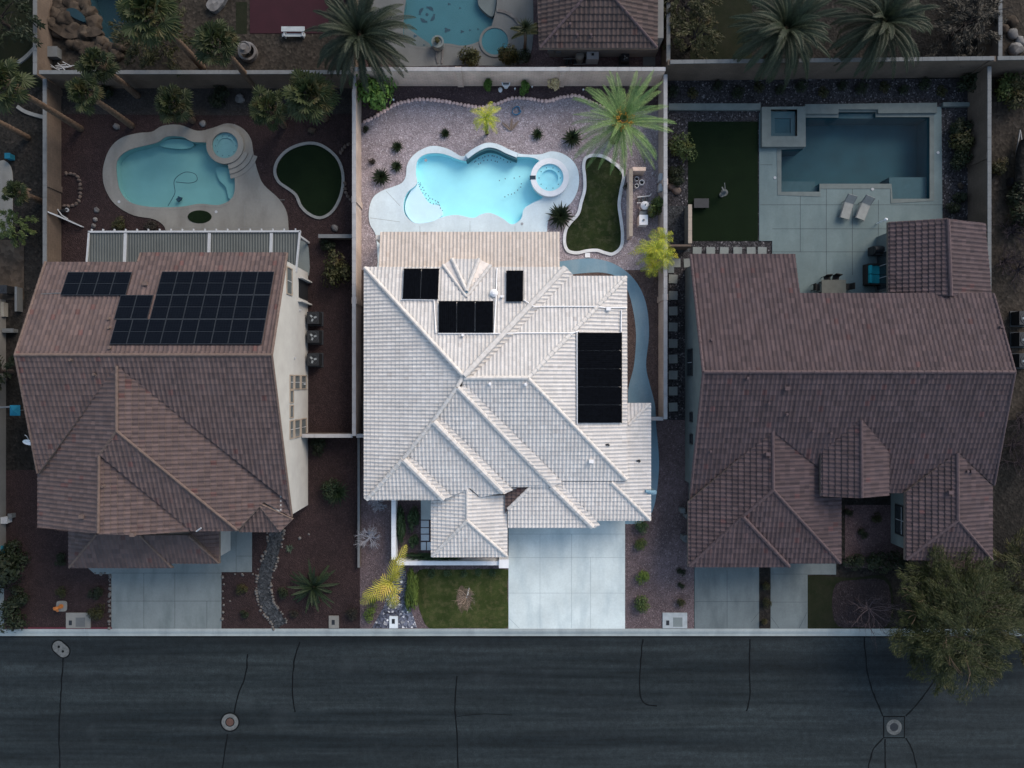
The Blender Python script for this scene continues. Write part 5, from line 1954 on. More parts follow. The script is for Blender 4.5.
for k in range(16):
    a = k * .7
    branch(m, (-.05, -.1, 1.7), (math.cos(a) * .75, math.sin(a) * 1.0, .6), .55, .022, 2, .65, 4)
m.build('twigs', M['twig_tan'], bt, False, (0, 0, 0))

# ---- left lot plants
for lab, x, y, r, mt in (('dark round bush in the grey bed right of the reddish trunk palm', 107, 94, .62, 'shrub_dark'), ('dark round bush in the grey bed between two fan palms', 221, 98, .75, 'shrub_dark'), ('dark green bush beside the trellis wall of the side yard', 328, 246, .55, 'shrub_dark'),
                         ('wide olive citrus bush against the tan wall in the side yard', 338, 272, 1.15, 'shrub_olive'), ('flowering low bush just above the ribbed patio cover', 121, 225, .5, 'shrub_olive'), ('low brown bush right of the flowering one above the patio cover', 152, 227, .45, 'brush_leaf'),
                         ('dark bush under the corner of the low front roof', 63, 559, .42, 'shrub_dark'), ('small olive bush in the middle of the left front gravel', 64, 591, .38, 'shrub_olive'), ('round bush beside the left driveway, upper of the pair', 98, 592.5, .5, 'shrub_dark'), ('round bush beside the left driveway, lower of the pair', 99, 610, .55, 'shrub_olive'),
                         ('dark low hedge bush at the far left front corner', 18, 613, 1.05, 'shrub_dark'), ('big dark hedge bush at the far left front edge', 15, 572, 1.55, 'shrub_dark'), ('dark bush beside the big hedge bush at the left edge', 22, 594, .7, 'shrub_dark'), ('dark bush above the big hedge bush at the left edge', 20, 553, .9, 'shrub_dark'),
                         ('small dark bush left of the spreading young palm', 283, 592, .42, 'shrub_dark'), ('small dry bush below the spreading young palm', 294, 613, .3, 'brush_leaf'), ('little dark bush in the gravel right of the left driveway', 245, 613.5, .3, 'shrub_dark'),
                         ('dry bush in the gravel between the driveway and the cobbled stream', 243, 589, .4, 'shrub_olive'), ('faint dry bush near the meter pad of the left yard', 352, 612, .45, 'brush_leaf'), ('dark plant in the side yard strip below the return wall', 333, 489, .75, 'spike_leaf'),
                         ('low dark plant right under the return wall of the side yard', 322, 446, .7, 'shrub_dark')):
    shrub(lab, x, y, r, mt)
rosette('pale green agave beside the top of the cobbled stream', 290, 548, .32, 'sage_leaf', 26, .1, 'agave')
rosette('spiky dark plant in the side yard of the white stucco house', 338, 492, .95, 'spike_leaf', 64, .05)
# ---- right lot plants
bed = [(672, 94), (692, 94), (717, 88), (737, 95), (758, 88), (779, 92), (800, 89), (822, 93), (841, 88), (860, 91), (883, 88), (902, 92), (923, 87), (940, 92)]
for i, (x, y) in enumerate(bed):
    o = shrub('small bush in speckled bed', x, y, .42 + .1 * (i % 3 == 0), ('shrub_dark', 'shrub_olive')[i % 3 == 1], .45, .14, 520, group='small bushes in the speckled bed')
    o['label'] = '%s bush in the speckled bed, %s of fourteen counted from the left' % ('olive' if i % 3 == 1 else 'dark', (ORD + ['tenth', 'eleventh', 'twelfth', 'thirteenth', 'last'])[i])
shrub('dark bush in the corner where the two right walls meet', 966, 86, .85, 'shrub_dark', 1.2)
for lab, x, y, r, mt in (('olive bush beside the right wall, largest next to the dark pool', 961, 146, 1.0, 'shrub_olive'), ('dark bush above the largest bush beside the dark pool', 957, 129, .75, 'shrub_dark'), ('dark bush below the largest bush beside the dark pool', 957, 164, .75, 'shrub_dark'),
                         ('small dark bush in the gravel near the wing roof', 957, 199, .45, 'shrub_dark'), ('small dark bush just above the wing roof corner', 950, 209, .45, 'shrub_dark'), ('green citrus bush left of the dark turf', 683, 150, 1.05, 'shrub'),
                         ('dark bush against the kerb left of the dark turf', 676, 172, .5, 'shrub_dark'), ('dark bush beside the two stone slabs by the tan wall', 674, 180, .55, 'shrub_dark'),
                         ('round clipped dark bush left of the right front wing', 876, 560, .85, 'shrub_dark'), ('smaller round dark bush beside the right walkway', 851, 561, .65, 'shrub_dark'), ('dark round bush under the right wing window', 894, 559, .7, 'shrub_dark'),
                         ('tiny bush in the shaded court under the dormer roof', 875, 517, .35, 'shrub_olive'), ('tiny dark bush at the foot of the shaded court', 862, 533, .35, 'shrub_dark'), ('tiny bush beside the dormer corner in the shaded court', 848, 512, .28, 'shrub_dark'),
                         ('small yellow tuft between the two right driveways, uppermost', 764, 584, .35, 'shrub_olive'), ('small tuft between the two right driveways, middle', 765, 602, .35, 'shrub_olive'), ('small dry tuft between the two right driveways, near the kerb', 764.5, 620, .28, 'shrub_olive'),
                         ('dark tuft beside the right garage wall, upper of three', 681, 571, .3, 'shrub_dark'), ('dark tuft beside the right garage wall, middle of three', 681, 585, .24, 'shrub_dark'), ('olive tuft beside the right garage wall, lowest of three', 680, 602, .32, 'shrub_olive'), 
                         ('dark bush at the dirt lot edge under the right wall end', 1003, 93, 1.0, 'shrub'), ('large green bush on the dirt lot below the corner wall', 1012, 98, 1.2, 'shrub_olive'), ('small bush growing at the foot of the long dark wall', 994, 168, .6, 'shrub_olive'),
                         ('dark spiky bush on the dirt lot beside the covered boat', 1015, 199, 1.0, 'shrub_dark'), ('dark bush on the dirt lot behind the wing roof', 1016, 222, 1.1, 'shrub_dark')):
    shrub(lab, x, y, r, mt)
for i, (x, y, r) in enumerate(((1012, 232, 1.3), (1004, 262, 1.2), (1018, 270, 1.3), (1020, 420, 1.4), (1012, 445, 1.2), (1018, 462, 1.3))):
    bare_shrub(('dry grey brush on the dirt lot, ' + ('nearest the boat', 'nearest the wing roof', 'against the right edge beside the wing roof', 'upper one beyond the lower roof corner', 'middle one beyond the lower roof corner', 'lower one beyond the lower roof corner')[i]), x, y, r, 'twig_plum', 60 + i, 'dry_brush', None, 3)
# ---- north yards
leafy_tree('tree', 'olive feathery tree behind the dark back wall between two fan palms', 168, 50, 3.6, 2.3, 'shrub_olive', 4200, .12, 71, 2.4, .6, clumps=36)
leafy_tree('tree', 'olive bush tree right of the back houses, lower of two', 690, 47, 3.0, 1.7, 'shrub_olive', 3000, .12, 72, 1.8, .8, clumps=26)
leafy_tree('tree', 'dark olive bush tree at the top right of the back house', 680, 16, 3.0, 1.7, 'shrub_olive', 2600, .12, 73, 1.8, .8, clumps=26)
leafy_tree('tree', 'dark thorny tree behind the wall at the top right', 952, 34, 3.0, 2.2, 'brush_leaf', 3600, .12, 74, 2.4, .6, clumps=36)
leafy_tree('tree', 'dark leafy tree filling the top left corner', 12, 30, 3.6, 2.6, 'shrub_dark', 4200, .16, 75, 1.8, .7, clumps=36)
leafy_tree('tree', 'dark green tree over the left edge behind the side wall', 30, 232, 2.4, 1.15, 'shrub', 1800, .12, 76, 1.8, .8, clumps=18)
leafy_tree('tree', 'dark bushes beside the left house roof at the left edge', 12, 372, 2.6, 1.1, 'shrub_dark', 1800, .13, 77, 1.8, .8, clumps=18)
shrub('round bush by the mosaic pool against the back wall', 470, 62, .72, 'shrub_olive', 1.3, .16, 900)
shrub('tall olive bush between the round spa and the yucca', 507, 61, .62, 'shrub_olive', 2.2, .16, 900)
shrub('dark bush under the yucca beside the back house', 520, 58, .7, 'shrub_dark', 1.0)
yt = thing('yucca_tree', 'thin yucca with a dark spiky head beside the back house', 'yucca', P(524.5, 52))
m = MB()
m.tube([(0, 0, -.05), (.03, 0, 1.6), (.0, .05, 3.2)], [.12, .1, .09], 8)
m.build('trunk', M['bark'], yt, True, (0, 0, 0))
m = MB()
r_ = rosette_mesh(60, 91, .06)
m.add([(x * .75, y * .75 + .05, z * .75 + 3.2) for x, y, z in r_.v], r_.f)
m.build('leaf_head', M['shrub_dark'], yt, False, (0, 0, 0))
m = MB()
for az in (.3, .6, -.1, 3.6, 2.9):
    frond(m, (0, .05, 2.6), az, .5, 1.1, 1.0, 12, .3, .04)
m.build('side_fronds', M['shrub_olive'], yt, False, (0, 0, 0))
# ---- street tree and its bare neighbour
leafy_tree('street_tree', 'big feathery yellow green tree reaching over the street at the lower right', 924, 604, 5.2, 4.0, 'tree_leaf', 46000, .066, 81, 4.2, 0.5, 'bark', 140, bias=(.35, -.25), droop=.25)
leafy_tree('street_tree', 'darker green tree behind the big feathery tree at the right edge', 1015, 560, 4.0, 2.8, 'shrub_olive', 5000, .11, 82, 3.0, .6, 'bark_dark', 40)
leafy_tree('street_tree', 'dim green tree cut by the right edge near the kerb', 1024, 622, 3.4, 2.3, 'shrub_olive', 5000, .10, 83, 3.2, .6, 'bark_dark', 26)
bt = thing('bare_tree', 'bare plum twigged tree spreading over the kerb left of the big tree', 'bare tree', P(856, 601))
random.seed(85)
m = MB()
m.tube([(0, 0, -.05), (.02, 0, 1.2), (.0, .0, 2.0)], [.1, .085, .07], 8)
m.build('trunk', M['twig_plum'], bt, True, (0, 0, 0))
m = MB()
for k in range(9):
    a = k * .7
    branch(m, (0, 0, 1.8), (math.cos(a) * .85, math.sin(a) * .85, .45), 1.25, .035, 3, .5, 3)
m.build('twigs', M['twig_plum'], bt, False, (0, 0, 0))

# ================================================================== OBJECTS
# edging stones along the back bed, one copy per stone
random.seed(50)
m = MB()
m.rock((0, 0, .05), .16, .75, 2, 3)
es = one('edging_stone', m, M['edging'], 'pinkish rounded stone in the scalloped edging of the back bed', 'edging stone', 'edging stones of the back bed', True)
wp = [Vector((*p, 0)) for p in G(edge_path)]
acc, last, cnt = 0.0, wp[0], 0
for p in wp[1:]:
    seg = (p - last).length
    dirv = (p - last) / seg if seg else Vector((1, 0, 0))
    pos = .0
    while acc + (seg - pos) >= .27:
        step = .27 - acc
        pos += step
        q = last + dirv * pos
        acc = 0
        o = es if cnt == 0 else copy_of(es, (0, 0, 0))
        o.location = (q.x, q.y, 0)
        o.rotation_euler = (0, 0, random.uniform(0, 6.28))
        s = random.uniform(.8, 1.05)
        o.scale = (s, s, s)
        cnt += 1
    acc += seg - pos
    last = p
# pale cobbles lining the dry stream and driveways
random.seed(51)
m = MB()
m.rock((0, 0, .03), .11, .7, 2, 5)
cb = one('cobble', m, M['white_stone'], 'pale cobble lining the dry stream or the left driveway', 'cobble', 'pale cobbles on the left front gravel', True)
cs_ = spline(G([(276, 529), (275, 540), (271, 556), (266, 571), (264, 588), (266, 602), (273, 614), (281, 626)]), 6, False)
spots = []
for k in range(0, len(cs_)):
    a, b = Vector(cs_[max(0, k - 1)]), Vector(cs_[min(len(cs_) - 1, k + 1)])
    d = (b - a).normalized()
    for sg in (-1, 1):
        if random.random() < .8:
            q = Vector(cs_[k]) + Vector((-d.y, d.x)) * sg * random.uniform(.45, .6)
            spots.append(q)
for k in range(22):
    spots.append(Vector(tuple(P(110, 575 + k * 2.5)[:2])) + Vector((random.uniform(-.08, .05), random.uniform(-.1, .1))))
for k in range(7):
    spots.append(Vector(tuple(P(222.8, 577 + k * 7)[:2])) + Vector((random.uniform(-.02, .1), 0)))
for x, y in ((235, 574), (242, 574), (243, 575), (253, 574), (256, 575), (95, 573), (101, 574), (105, 573), (230, 601), (300, 538), (309, 534)):
    spots.append(Vector(tuple(P(x, y)[:2])))
for k, q in enumerate(spots):
    o = cb if k == 0 else copy_of(cb, (0, 0, 0))
    o.location = (q.x, q.y, 0)
    o.rotation_euler = (0, 0, random.uniform(0, 6.28))
    s = random.uniform(.55, 1.15)
    o.scale = (s, s, s)
# tan edging stones around the small raised bed and the grey pocket beside the bean lawn
random.seed(52)
m = MB()
m.rock((0, 0, .05), .14, .8, 2, 7)
e2 = one('edging_stone', m, M['edging_dim'], 'tan stone edging a small bed in the left yard', 'edging stone', 'tan edging stones of the left yard', True)
spots = []
for path in ([(62, 174), (72, 174), (78, 177), (80.5, 185), (80.5, 196), (78, 203), (71, 206), (62, 206)], [(352, 143), (345, 147), (340, 154)], [(345, 180), (346, 192), (351, 200), (357, 201)]):
    w_ = [Vector(p) for p in G(spline(path, 8, False))]
    acc = 0
    for a, b in zip(w_, w_[1:]):
        acc += (b - a).length
        if acc > .25:
            acc = 0
            spots.append(b)
for k, q in enumerate(spots):
    o = e2 if k == 0 else copy_of(e2, (0, 0, 0))
    o.location = (q.x, q.y, 0)
    o.rotation_euler = (0, 0, random.uniform(0, 6.28))
# boulders of the rock pool waterfall
random.seed(53)
proto = []
for k in range(4):
    m = MB()
    m.rock((0, 0, .15), 1.0, .7, 3, 11 + k * 3)
    proto.append(m)
bo = []
for k in range(4):
    me = None
    bo.append(None)
bl = [(62, 6, .55), (72, 4, .5), (58, 16, .6), (66, 14, .5), (76, 12, .5), (84, 6, .45), (55, 26, .6), (63, 24, .55), (71, 22, .6), (79, 24, .5), (86, 26, .5), (90, 14, .5), (95, 24, .55), (60, 34, .45), (68, 31, .5),
      (76, 33, .55), (86, 36, .5), (95, 34, .55), (102, 42, .5), (108, 48, .45), (115, 50, .45), (122, 48, .5), (100, 50, .5), (92, 48, .5), (82, 46, .45), (74, 44, .5), (118, 56, .4), (126, 40, .4), (88, 56, .45), (106, 58, .4)]
for k, (x, y, r_) in enumerate(bl):
    v = k % 4
    lab = 'brown boulder in the heap of the waterfall beside the deep navy pool'
    if bo[v] is None:
        bo[v] = one('boulder', proto[v], M['boulder'], lab, 'boulder', 'boulders of the rock pool', True)
        o = bo[v]
    else:
        o = copy_of(bo[v], (0, 0, 0))
    p = P(x, y)
    o.location = (p.x, p.y, 0)
    o.rotation_euler = (0, 0, random.uniform(0, 6.28))
    s = r_ * random.uniform(.8, 1.15)
    o.scale = (s, s, s * random.uniform(.9, 1.6))
m = MB()
m.slab(G(spline([(49, 27), (60, 36), (72, 42), (86, 40), (98, 40), (106, 36), (100, 30), (88, 32), (72, 32), (60, 28)], 4)), (), .1, .5)
one('rock_ledge', m, M['boulder'], 'flat brown rock ledge spanning the boulder heap', 'rock ledge', origin=P(78, 36))
m = MB()
m.slab(G(spline([(72, 14), (80, 13), (88, 19), (90, 26), (83, 24), (76, 20)], 4)), (), .2, .62)
one('rock_basin', m, M['pool_floor_deep'], 'small dark water basin among the brown boulders', 'basin', origin=P(80, 18))
for lab, x, y, r_, mt in (('tan boulder in the grey bed near the fan palm at the tan wall', 312, 131, .28, 'boulder'), ('grey boulder in the grey bed beside the long pale trunk', 240, 99, .3, 'pale_boulder'), ('pale boulder at the foot of the reddish palm trunk', 117, 127, .28, 'pale_boulder'), ('pale boulder above the muted pool deck', 203, 124, .24, 'pale_boulder'),
                          ('small stone beside the left end of the patio cover, upper', 97, 210, .18, 'pale_boulder'), ('small stone beside the left end of the patio cover, middle', 95.5, 220, .17, 'pale_boulder'), ('small stone beside the left end of the patio cover, lowest', 94, 226, .17, 'pale_boulder'),
                          ('oval stone on the gravel above the trellis wall', 335, 228, .24, 'pale_boulder'), ('white stone in the dark bed under the back wall', 500.5, 90, .17, 'white_paint'), ('tan stone near the wing roof in the speckled gravel', 960, 186, .25, 'boulder'),
                          ('stone slab beside the tan wall, upper of two', 671, 187, .32, 'edging_dim'), ('stone slab beside the tan wall, lower of two', 676, 191, .32, 'edging_dim'),
                          ('whitish rock in the heap at the top right corner, largest', 1015, 50, .55, 'pale_boulder'), ('whitish rock in the heap at the top right corner, second below the bush', 1012, 34, .4, 'pale_boulder'), ('round tan rock beside the top right wall', 1003, 29, .35, 'boulder'), ('tan rock at the top of the top right heap', 1011, 22, .4, 'boulder'), ('small grey rock beside the largest whitish one', 1019, 42, .35, 'pale_boulder')):
    m = MB()
    m.rock((0, 0, r_ * .25), r_, .6, 2, int(x))
    one('rock', m, M[mt], lab, 'rock', None, True).location = P(x, y)

# stepping stones of the right side yard
m = MB()
m.obox((0, 0, .02), .62, .62, .07)
sp = one('stepping_stone', m, M['stone_pad_dim'], 'square stepping stone beside the sage wall, first of nine from the top', 'stepping stone', 'stepping stones beside the sage wall')
lst = [(673, 279), (673, 295.5), (673, 311), (673, 327), (673, 343.5), (673, 359), (673, 375), (673, 391), (673, 407), (697, 251.5), (710.5, 251.5), (724, 251.5), (737.5, 251.5), (751, 251.5), (762, 251.5), (676, 263), (688, 263)]
for k, (x, y) in enumerate(lst):
    o = sp if k == 0 else copy_of(sp, (0, 0, 0))
    p = P(x, y)
    o.location = (p.x, p.y, 0)
    o.rotation_euler = (0, 0, (k * 37 % 11 - 5) * .01)
    if k < 9:
        o['label'] = 'square stepping stone beside the sage wall, %s of nine from the top' % ORD[k]
    if k >= 9:
        o['label'] = 'square stepping stone in the speckled gravel under the upper edge of the dark turf' if k < 15 else 'small square stone above the sage wall strip, %s of two' % ('left' if k == 15 else 'right')
        if k < 15:
            o['label'] = 'square stepping stone just below the dark turf, %s of six from the left' % ORD[k - 9]
for lab, x0, y0, x1, y1, mt in (('pale slab at the top of the stepping stone strip', 668, 256, 674, 273, 'drive_left'), ('topmost white stepping pad inside the courtyard', 421, 520.5, 429, 527, 'stone_pad'), ('second white stepping pad inside the courtyard', 421, 528, 429, 533.5, 'stone_pad'),
                                ('third white stepping pad inside the courtyard', 421, 534.5, 429, 540.5, 'stone_pad'), ('lowest white stepping pad inside the courtyard', 421, 542, 426, 550, 'stone_pad'), ('lowest right pad tucked under the entry roof', 427, 542, 434, 550, 'stone_pad'), ('pale landing slab at the head of the courtyard pads', 421, 494, 432, 519.5, 'drive_bright'),
                                ('white square tile at the foot of the back lawn', 585, 253, 590, 257.5, 'white_paint'), ('pale slab beside the back house under the wall', 643, 57, 655, 66, 'deck_north')):
    a, b = P(x0, y0), P(x1, y1)
    m = MB()
    m.box(a.x, b.x, b.y, a.y, -.02, .05)
    one('paving_slab', m, M[mt], lab, 'paving slab', origin=(a + b) / 2)

# meter pads by the kerb, each with its dark lid
for lab, x0, y0, x1, y1, lx, ly, mt in (('pale meter pad at the kerb in the pebble bed', 389.5, 616, 398, 628, 393.5, 621, 'stone_pad'), ('grey meter pad at the kerb of the left gravel yard', 329, 615.5, 339, 628, 333.5, 622, 'deck_left'),
                                        ('wide pale meter pad at the kerb beside the plum gravel', 662.5, 612.5, 687, 628, 667.5, 622.5, 'pad_pale'), ('wide tan meter pad beside the orange hydrant', 66.5, 612.5, 91, 628, 71, 622.5, 'deck_left')):
    a, b = P(x0, y0), P(x1, y1)
    t = thing('meter_pad', lab, 'meter pad', Vector(((a.x + b.x) / 2, (a.y + b.y) / 2, 0)), 'utility meter pads at the kerb')
    m = MB()
    m.box(a.x, b.x, b.y, a.y, -.05, .07)
    m.build('slab', M[mt], t)
    c = P(lx, ly)
    m = MB()
    m.box(c.x - .11, c.x + .11, c.y - .17, c.y + .17, .06, .08)
    m.build('lid', M['dark_metal'], t)
    if x1 - x0 > 15:
        m = MB()
        m.box(c.x + .38, c.x + 1.05, c.y - .28, c.y + .38, .068, .076)
        m.build('vault_cover', M['deck_north'] if mt == 'deck_left' else M['drive_left'], t)
t = thing('fire_hydrant', 'orange fire hydrant on a small pad near the red painted kerb', 'fire hydrant', P(61, 606))
m = MB()
a = P(62, 606)
pts = [(a.x + .38 * math.copysign(abs(math.cos(q)) ** .5, math.cos(q)), a.y + .38 * math.copysign(abs(math.sin(q)) ** .5, math.sin(q))) for q in [k * math.pi / 12 for k in range(24)]]
m.slab(pts, (), -.03, .05)
m.build('pad', M['deck_left'], t)
m = MB()
hx, hy = a.x - .02, a.y - .0
m.cyl((hx, hy), .16, .04, .1, 12)
m.cyl((hx, hy), .115, .1, .58, 12)
m.cyl((hx, hy), .15, .58, .64, 12)
m.cyl((hx, hy), .14, .64, .8, 12, .05)
m.cyl((hx, hy), .035, .8, .86, 6)
m.build('barrel', M['orange'], t)
for dx, dy, r0 in ((-.24, -.02, .075), (.2, .02, .055), (0, -.22, .06)):
    m = MB()
    m.tube([(hx, hy, .46), (hx + dx, hy + dy, .46)], r0, 10)
    m.tube([(hx + dx * .9, hy + dy * .9, .46), (hx + dx * 1.12, hy + dy * 1.12, .46)], r0 * 1.3, 8)
    m.build('nozzle', M['orange'], t)

# manholes and valve covers
t = thing('manhole_cover', 'round rusty manhole with a pale concrete collar on the left of the street', 'manhole', P(230, 722, -.1), 'street manholes')
c = P(230, 722, -.1)
for nm, r0, r1, z1, mt in (('tar_ring', .60, .70, -.086, 'tar'), ('collar', .30, .60, -.084, 'collar'), ('frame_ring', .27, .33, -.080, 'tar')):
    m = MB()
    m.ring(c, r0, r1, -.12, z1, 32)
    m.build(nm, M[mt], t)
m = MB()
m.cyl(c, .275, -.12, -.082, 28)
for k in range(-2, 3):
    m.box(c.x - .2, c.x + .2, c.y + k * .08 - .015, c.y + k * .08 + .015, -.083, -.076)
m.build('lid', M['rust'], t)
t = thing('manhole_cover', 'ring manhole in a square dark patch at the right end of the street', 'manhole', P(894, 727, -.1), 'street manholes')
c = P(894, 727, -.1)
m = MB()
m.box(c.x - .78, c.x + .78, c.y - .80, c.y + .80, -.12, -.090)
m.build('tar_frame', M['tar'], t)
m = MB()
m.box(c.x - .70, c.x + .70, c.y - .72, c.y + .72, -.12, -.086)
m.build('collar', M['asphalt'], t)
m = MB()
m.ring(c, .30, .55, -.12, -.080, 32)
m.build('ring', M['collar'], t)
m = MB()
m.cyl(c, .29, -.12, -.082, 24)
m.build('lid', M['dark_metal'], t)
t = thing('valve_cover', 'oval concrete valve collar with two dark lids near the left kerb', 'valve cover', P(61, 649, -.1))
c = P(61, 649, -.1)


def capsule(r, hl, rot):
    pts = []
    for k in range(24):
        a = k * math.pi / 12
        x = r * math.cos(a) + (hl if math.cos(a) >= 0 else -hl)
        y = r * math.sin(a)
        pts.append((c.x + x * math.cos(rot) - y * math.sin(rot), c.y + x * math.sin(rot) + y * math.cos(rot)))
    return pts


m = MB()
m.slab(capsule(.52, .24, -.75), (), -.12, -.088)
m.build('tar_ring', M['tar'], t)
m = MB()
m.slab(capsule(.43, .23, -.75), (), -.12, -.082)
m.build('collar', M['collar'], t)
for s in (-1, 1):
    m = MB()
    m.cyl((c.x + s * .2 * math.cos(-.75), c.y + s * .24 * math.sin(-.75)), .09, -.1, -.076, 14)
    m.build('lid', M['tar'], t)

# air conditioners
def aircon(label, px, py, w=.85, h=.9):
    p = P(px, py)
    t = thing('air_conditioner', label, 'air conditioner', p, 'air conditioners beside the houses')
    m = MB()
    m.box(-w / 2 - .08, w / 2 + .08, -w / 2 - .08, w / 2 + .08, -.02, .08)
    m.build('pad', M['grille_metal'], t, False, (0, 0, 0))
    m = MB()
    m.box(-w / 2, w / 2, -w / 2, w / 2, .08, h)
    m.build('casing', M['dark_metal'], t, False, (0, 0, 0))
    m = MB()
    m.ring((0, 0), w * .36, w * .42, h - .01, h + .03, 24)
    for k in range(1, 4):
        m.ring((0, 0), w * .09 * k, w * .09 * k + .012, h + .01, h + .025, 20)
    m.build('grille', M['grille_metal'], t, False, (0, 0, 0))
    m = MB()
    for k in range(3):
        a = k * 2.09 + px
        m.obox((w * .19 * math.cos(a), w * .19 * math.sin(a), h + .006), w * .24, w * .15, .008, a)
    m.build('fan_blade', M['pad_pale'], t, False, (0, 0, 0))
    return t


aircon('dark air conditioner beside the white stucco wall, uppermost of three', 316.5, 319)
aircon('dark air conditioner beside the white stucco wall, middle of three', 316.5, 337.5)
aircon('dark air conditioner beside the white stucco wall, lowest of three', 316.5, 360)
for k, (y, wd) in enumerate(((319, 'uppermost'), (340, 'middle'), (361, 'lowest'))):
    aircon('black air conditioner beyond the right house roof edge, %s of three' % wd, 1017, y, .95, .9)
aircon('small blue grey air conditioner behind the back house', 624, 61.5, .55, .6)

# pool equipment of the bright lot
t = thing('pool_filter', 'white domed pool filter behind the tan screen wall', 'pool filter', P(643, 208))
m = MB()
c = P(643, 208)
m.cyl(c, .3, .0, .75, 20)
m.cyl(c, .3, .75, .9, 20, .12)
m.build('tank', M['white_paint'], t)
m = MB()
m.ring(c, .28, .34, .5, .58, 20)
m.tube([(c.x, c.y, .88), (c.x, c.y, 1.0)], .05, 8)
m.build('clamp_band', M['mid_metal'], t)
t = thing('pool_heater', 'white boxy pool heater below the domed filter', 'pool heater', P(641.5, 222))
c = P(641.5, 222)
m = MB()
m.box(c.x - .3, c.x + .3, c.y - .38, c.y + .32, .02, .8)
m.build('casing', M['white_paint'], t)
m = MB()
m.box(c.x - .25, c.x + .25, c.y + .36, c.y + .62, .05, .6)
m.cyl((c.x, c.y - .05), .07, .8, .88, 12)
m.build('exhaust', M['mid_metal'], t)
t = thing('pool_pump', 'grey pump row with white pipes above the domed filter', 'pool pump', P(643, 201))
c = P(643, 201)
m = MB()
for k in range(3):
    m.tube([(c.x - .35 + k * .28, c.y - .15, .25), (c.x - .35 + k * .28, c.y + .25, .25)], .1, 10)
m.build('motor', M['mid_metal'], t)
m = MB()
m.tube([(c.x - .5, c.y + .15, .45), (c.x + .4, c.y + .25, .45), (c.x + .5, c.y + .4, .45)], .04, 6)
m.tube([(c.x - .5, c.y - .25, .4), (c.x + .4, c.y - .2, .4)], .04, 6)
m.build('pipe', M['pvc'], t)
for lab, x, y, r_ in (('white bucket beside the pump screen wall, upper', 636, 180, .16), ('white bucket beside the pump screen wall, right', 641, 183.5, .19), ('white bucket beside the pump screen wall, lower', 636, 187, .15)):
    c = P(x, y)
    t = thing('bucket', lab, 'bucket', c, 'buckets behind the pump wall')
    m = MB()
    m.ring(c, r_ * .8, r_, .0, .35, 18)
    m.build('shell', M['white_paint'], t)
    m = MB()
    m.cyl(c, r_ * .8, .05, .1, 14)
    m.build('filling', M['dark_metal'], t)
for lab, y in (('pale electrical box on the tan wall, upper', 183), ('pale electrical box on the tan wall, lower', 193)):
    c = P(657, y)
    m = MB()
    m.box(c.x - .12, c.x + .14, c.y - .25, c.y + .25, .9, 1.5)
    m.box(c.x - .14, c.x - .12, c.y - .2, c.y + .2, .95, 1.45)
    m.tube([(c.x, c.y, .0), (c.x, c.y, .9)], .03, 6)
    one('electrical_box', m, M['off_white'], lab, 'electrical box', origin=c)
# small white fixture on the dark bed by the back wall
t = thing('garden_statue', 'little white garden statue against the back wall', 'statue', P(506, 86))
c = P(506, 86.5)
m = MB()
m.cyl(c, .18, -.02, .14, 12)
m.cyl(c, .09, .14, .5, 10, .07)
m.cyl(c, .3, .5, .56, 16)
m.ring(c, .24, .31, .55, .64, 16)
m.build('bowl', M['white_paint'], t)
m = MB()
m.box(c.x - .2, c.x + .2, c.y - .1, c.y - .02, .56, .6)
m.build('slot', M['dark_metal'], t)
for lab, x, y in (('small white light in the dark bed under the back wall', 515, 90), ('small white light in the bed near the green corner bush', 394, 101), ('small white light in the bed beside the date palm', 583, 91), ('tiny white light on the dark bed right of the statue', 532, 88)):
    c = P(x, y)
    m = MB()
    m.cyl(c, .02, -.02, .25, 6)
    m.cyl(c, .07, .25, .32, 10, .04)
    one('path_light', m, M['white_paint'], lab, 'path light', 'path lights in the back bed', origin=c)
# blue coiled hose
m = MB()
c = P(516.5, 110.5)
pts = []
for k in range(90):
    a = k * .45
    rr = .18 + .22 * (k % 14) / 14 + .05 * math.sin(k * .9)
    pts.append((c.x + rr * math.cos(a), c.y + rr * math.sin(a), .04 + .0015 * k))
m.tube(pts, .022, 5)
one('garden_hose', m, M['blue_plastic'], 'blue coiled hose lying on the mauve gravel', 'hose', origin=c)
m = MB()
pts = [P(367.5, 350 + k * 8, .05) + Vector((.05 * math.sin(k), 0, 0)) for k in range(10)]
m.tube(pts, .03, 5)
one('garden_hose', m, M['green_hose'], 'green hose in the narrow gap left of the cream roof', 'hose', origin=pts[0])
m = MB()
random.seed(57)
c = P(511, 131)
for az in (.9, 2.4, 1.5):
    frond(m, (c.x, c.y, .05), az, .12, .9, .3, 12, .18, .02)
one('fallen_frond', m, M['twig_tan'], 'dry fallen palm frond on the mauve gravel right of the yellow palm', 'palm frond', origin=c)
# side gate left of the cream house
t = thing('side_gate', 'white barred gate in the narrow gap left of the cream roof', 'gate', P(366, 418))
m = MB()
p0, p1 = P(361.5, 402, 1.5), P(368.5, 430, 1.5)
for k in range(7):
    y = p0.y + (p1.y - p0.y) * k / 6
    m.box(p0.x, p1.x, y - .03, y + .03, .9, .96)
m.build('bar', M['mid_metal'], t)
m = MB()
m.box(p0.x, p0.x + .06, p1.y, p0.y, .0, 1.0)
m.box(p1.x - .06, p1.x, p1.y, p0.y, .0, 1.0)
m.build('frame', M['mid_metal'], t)
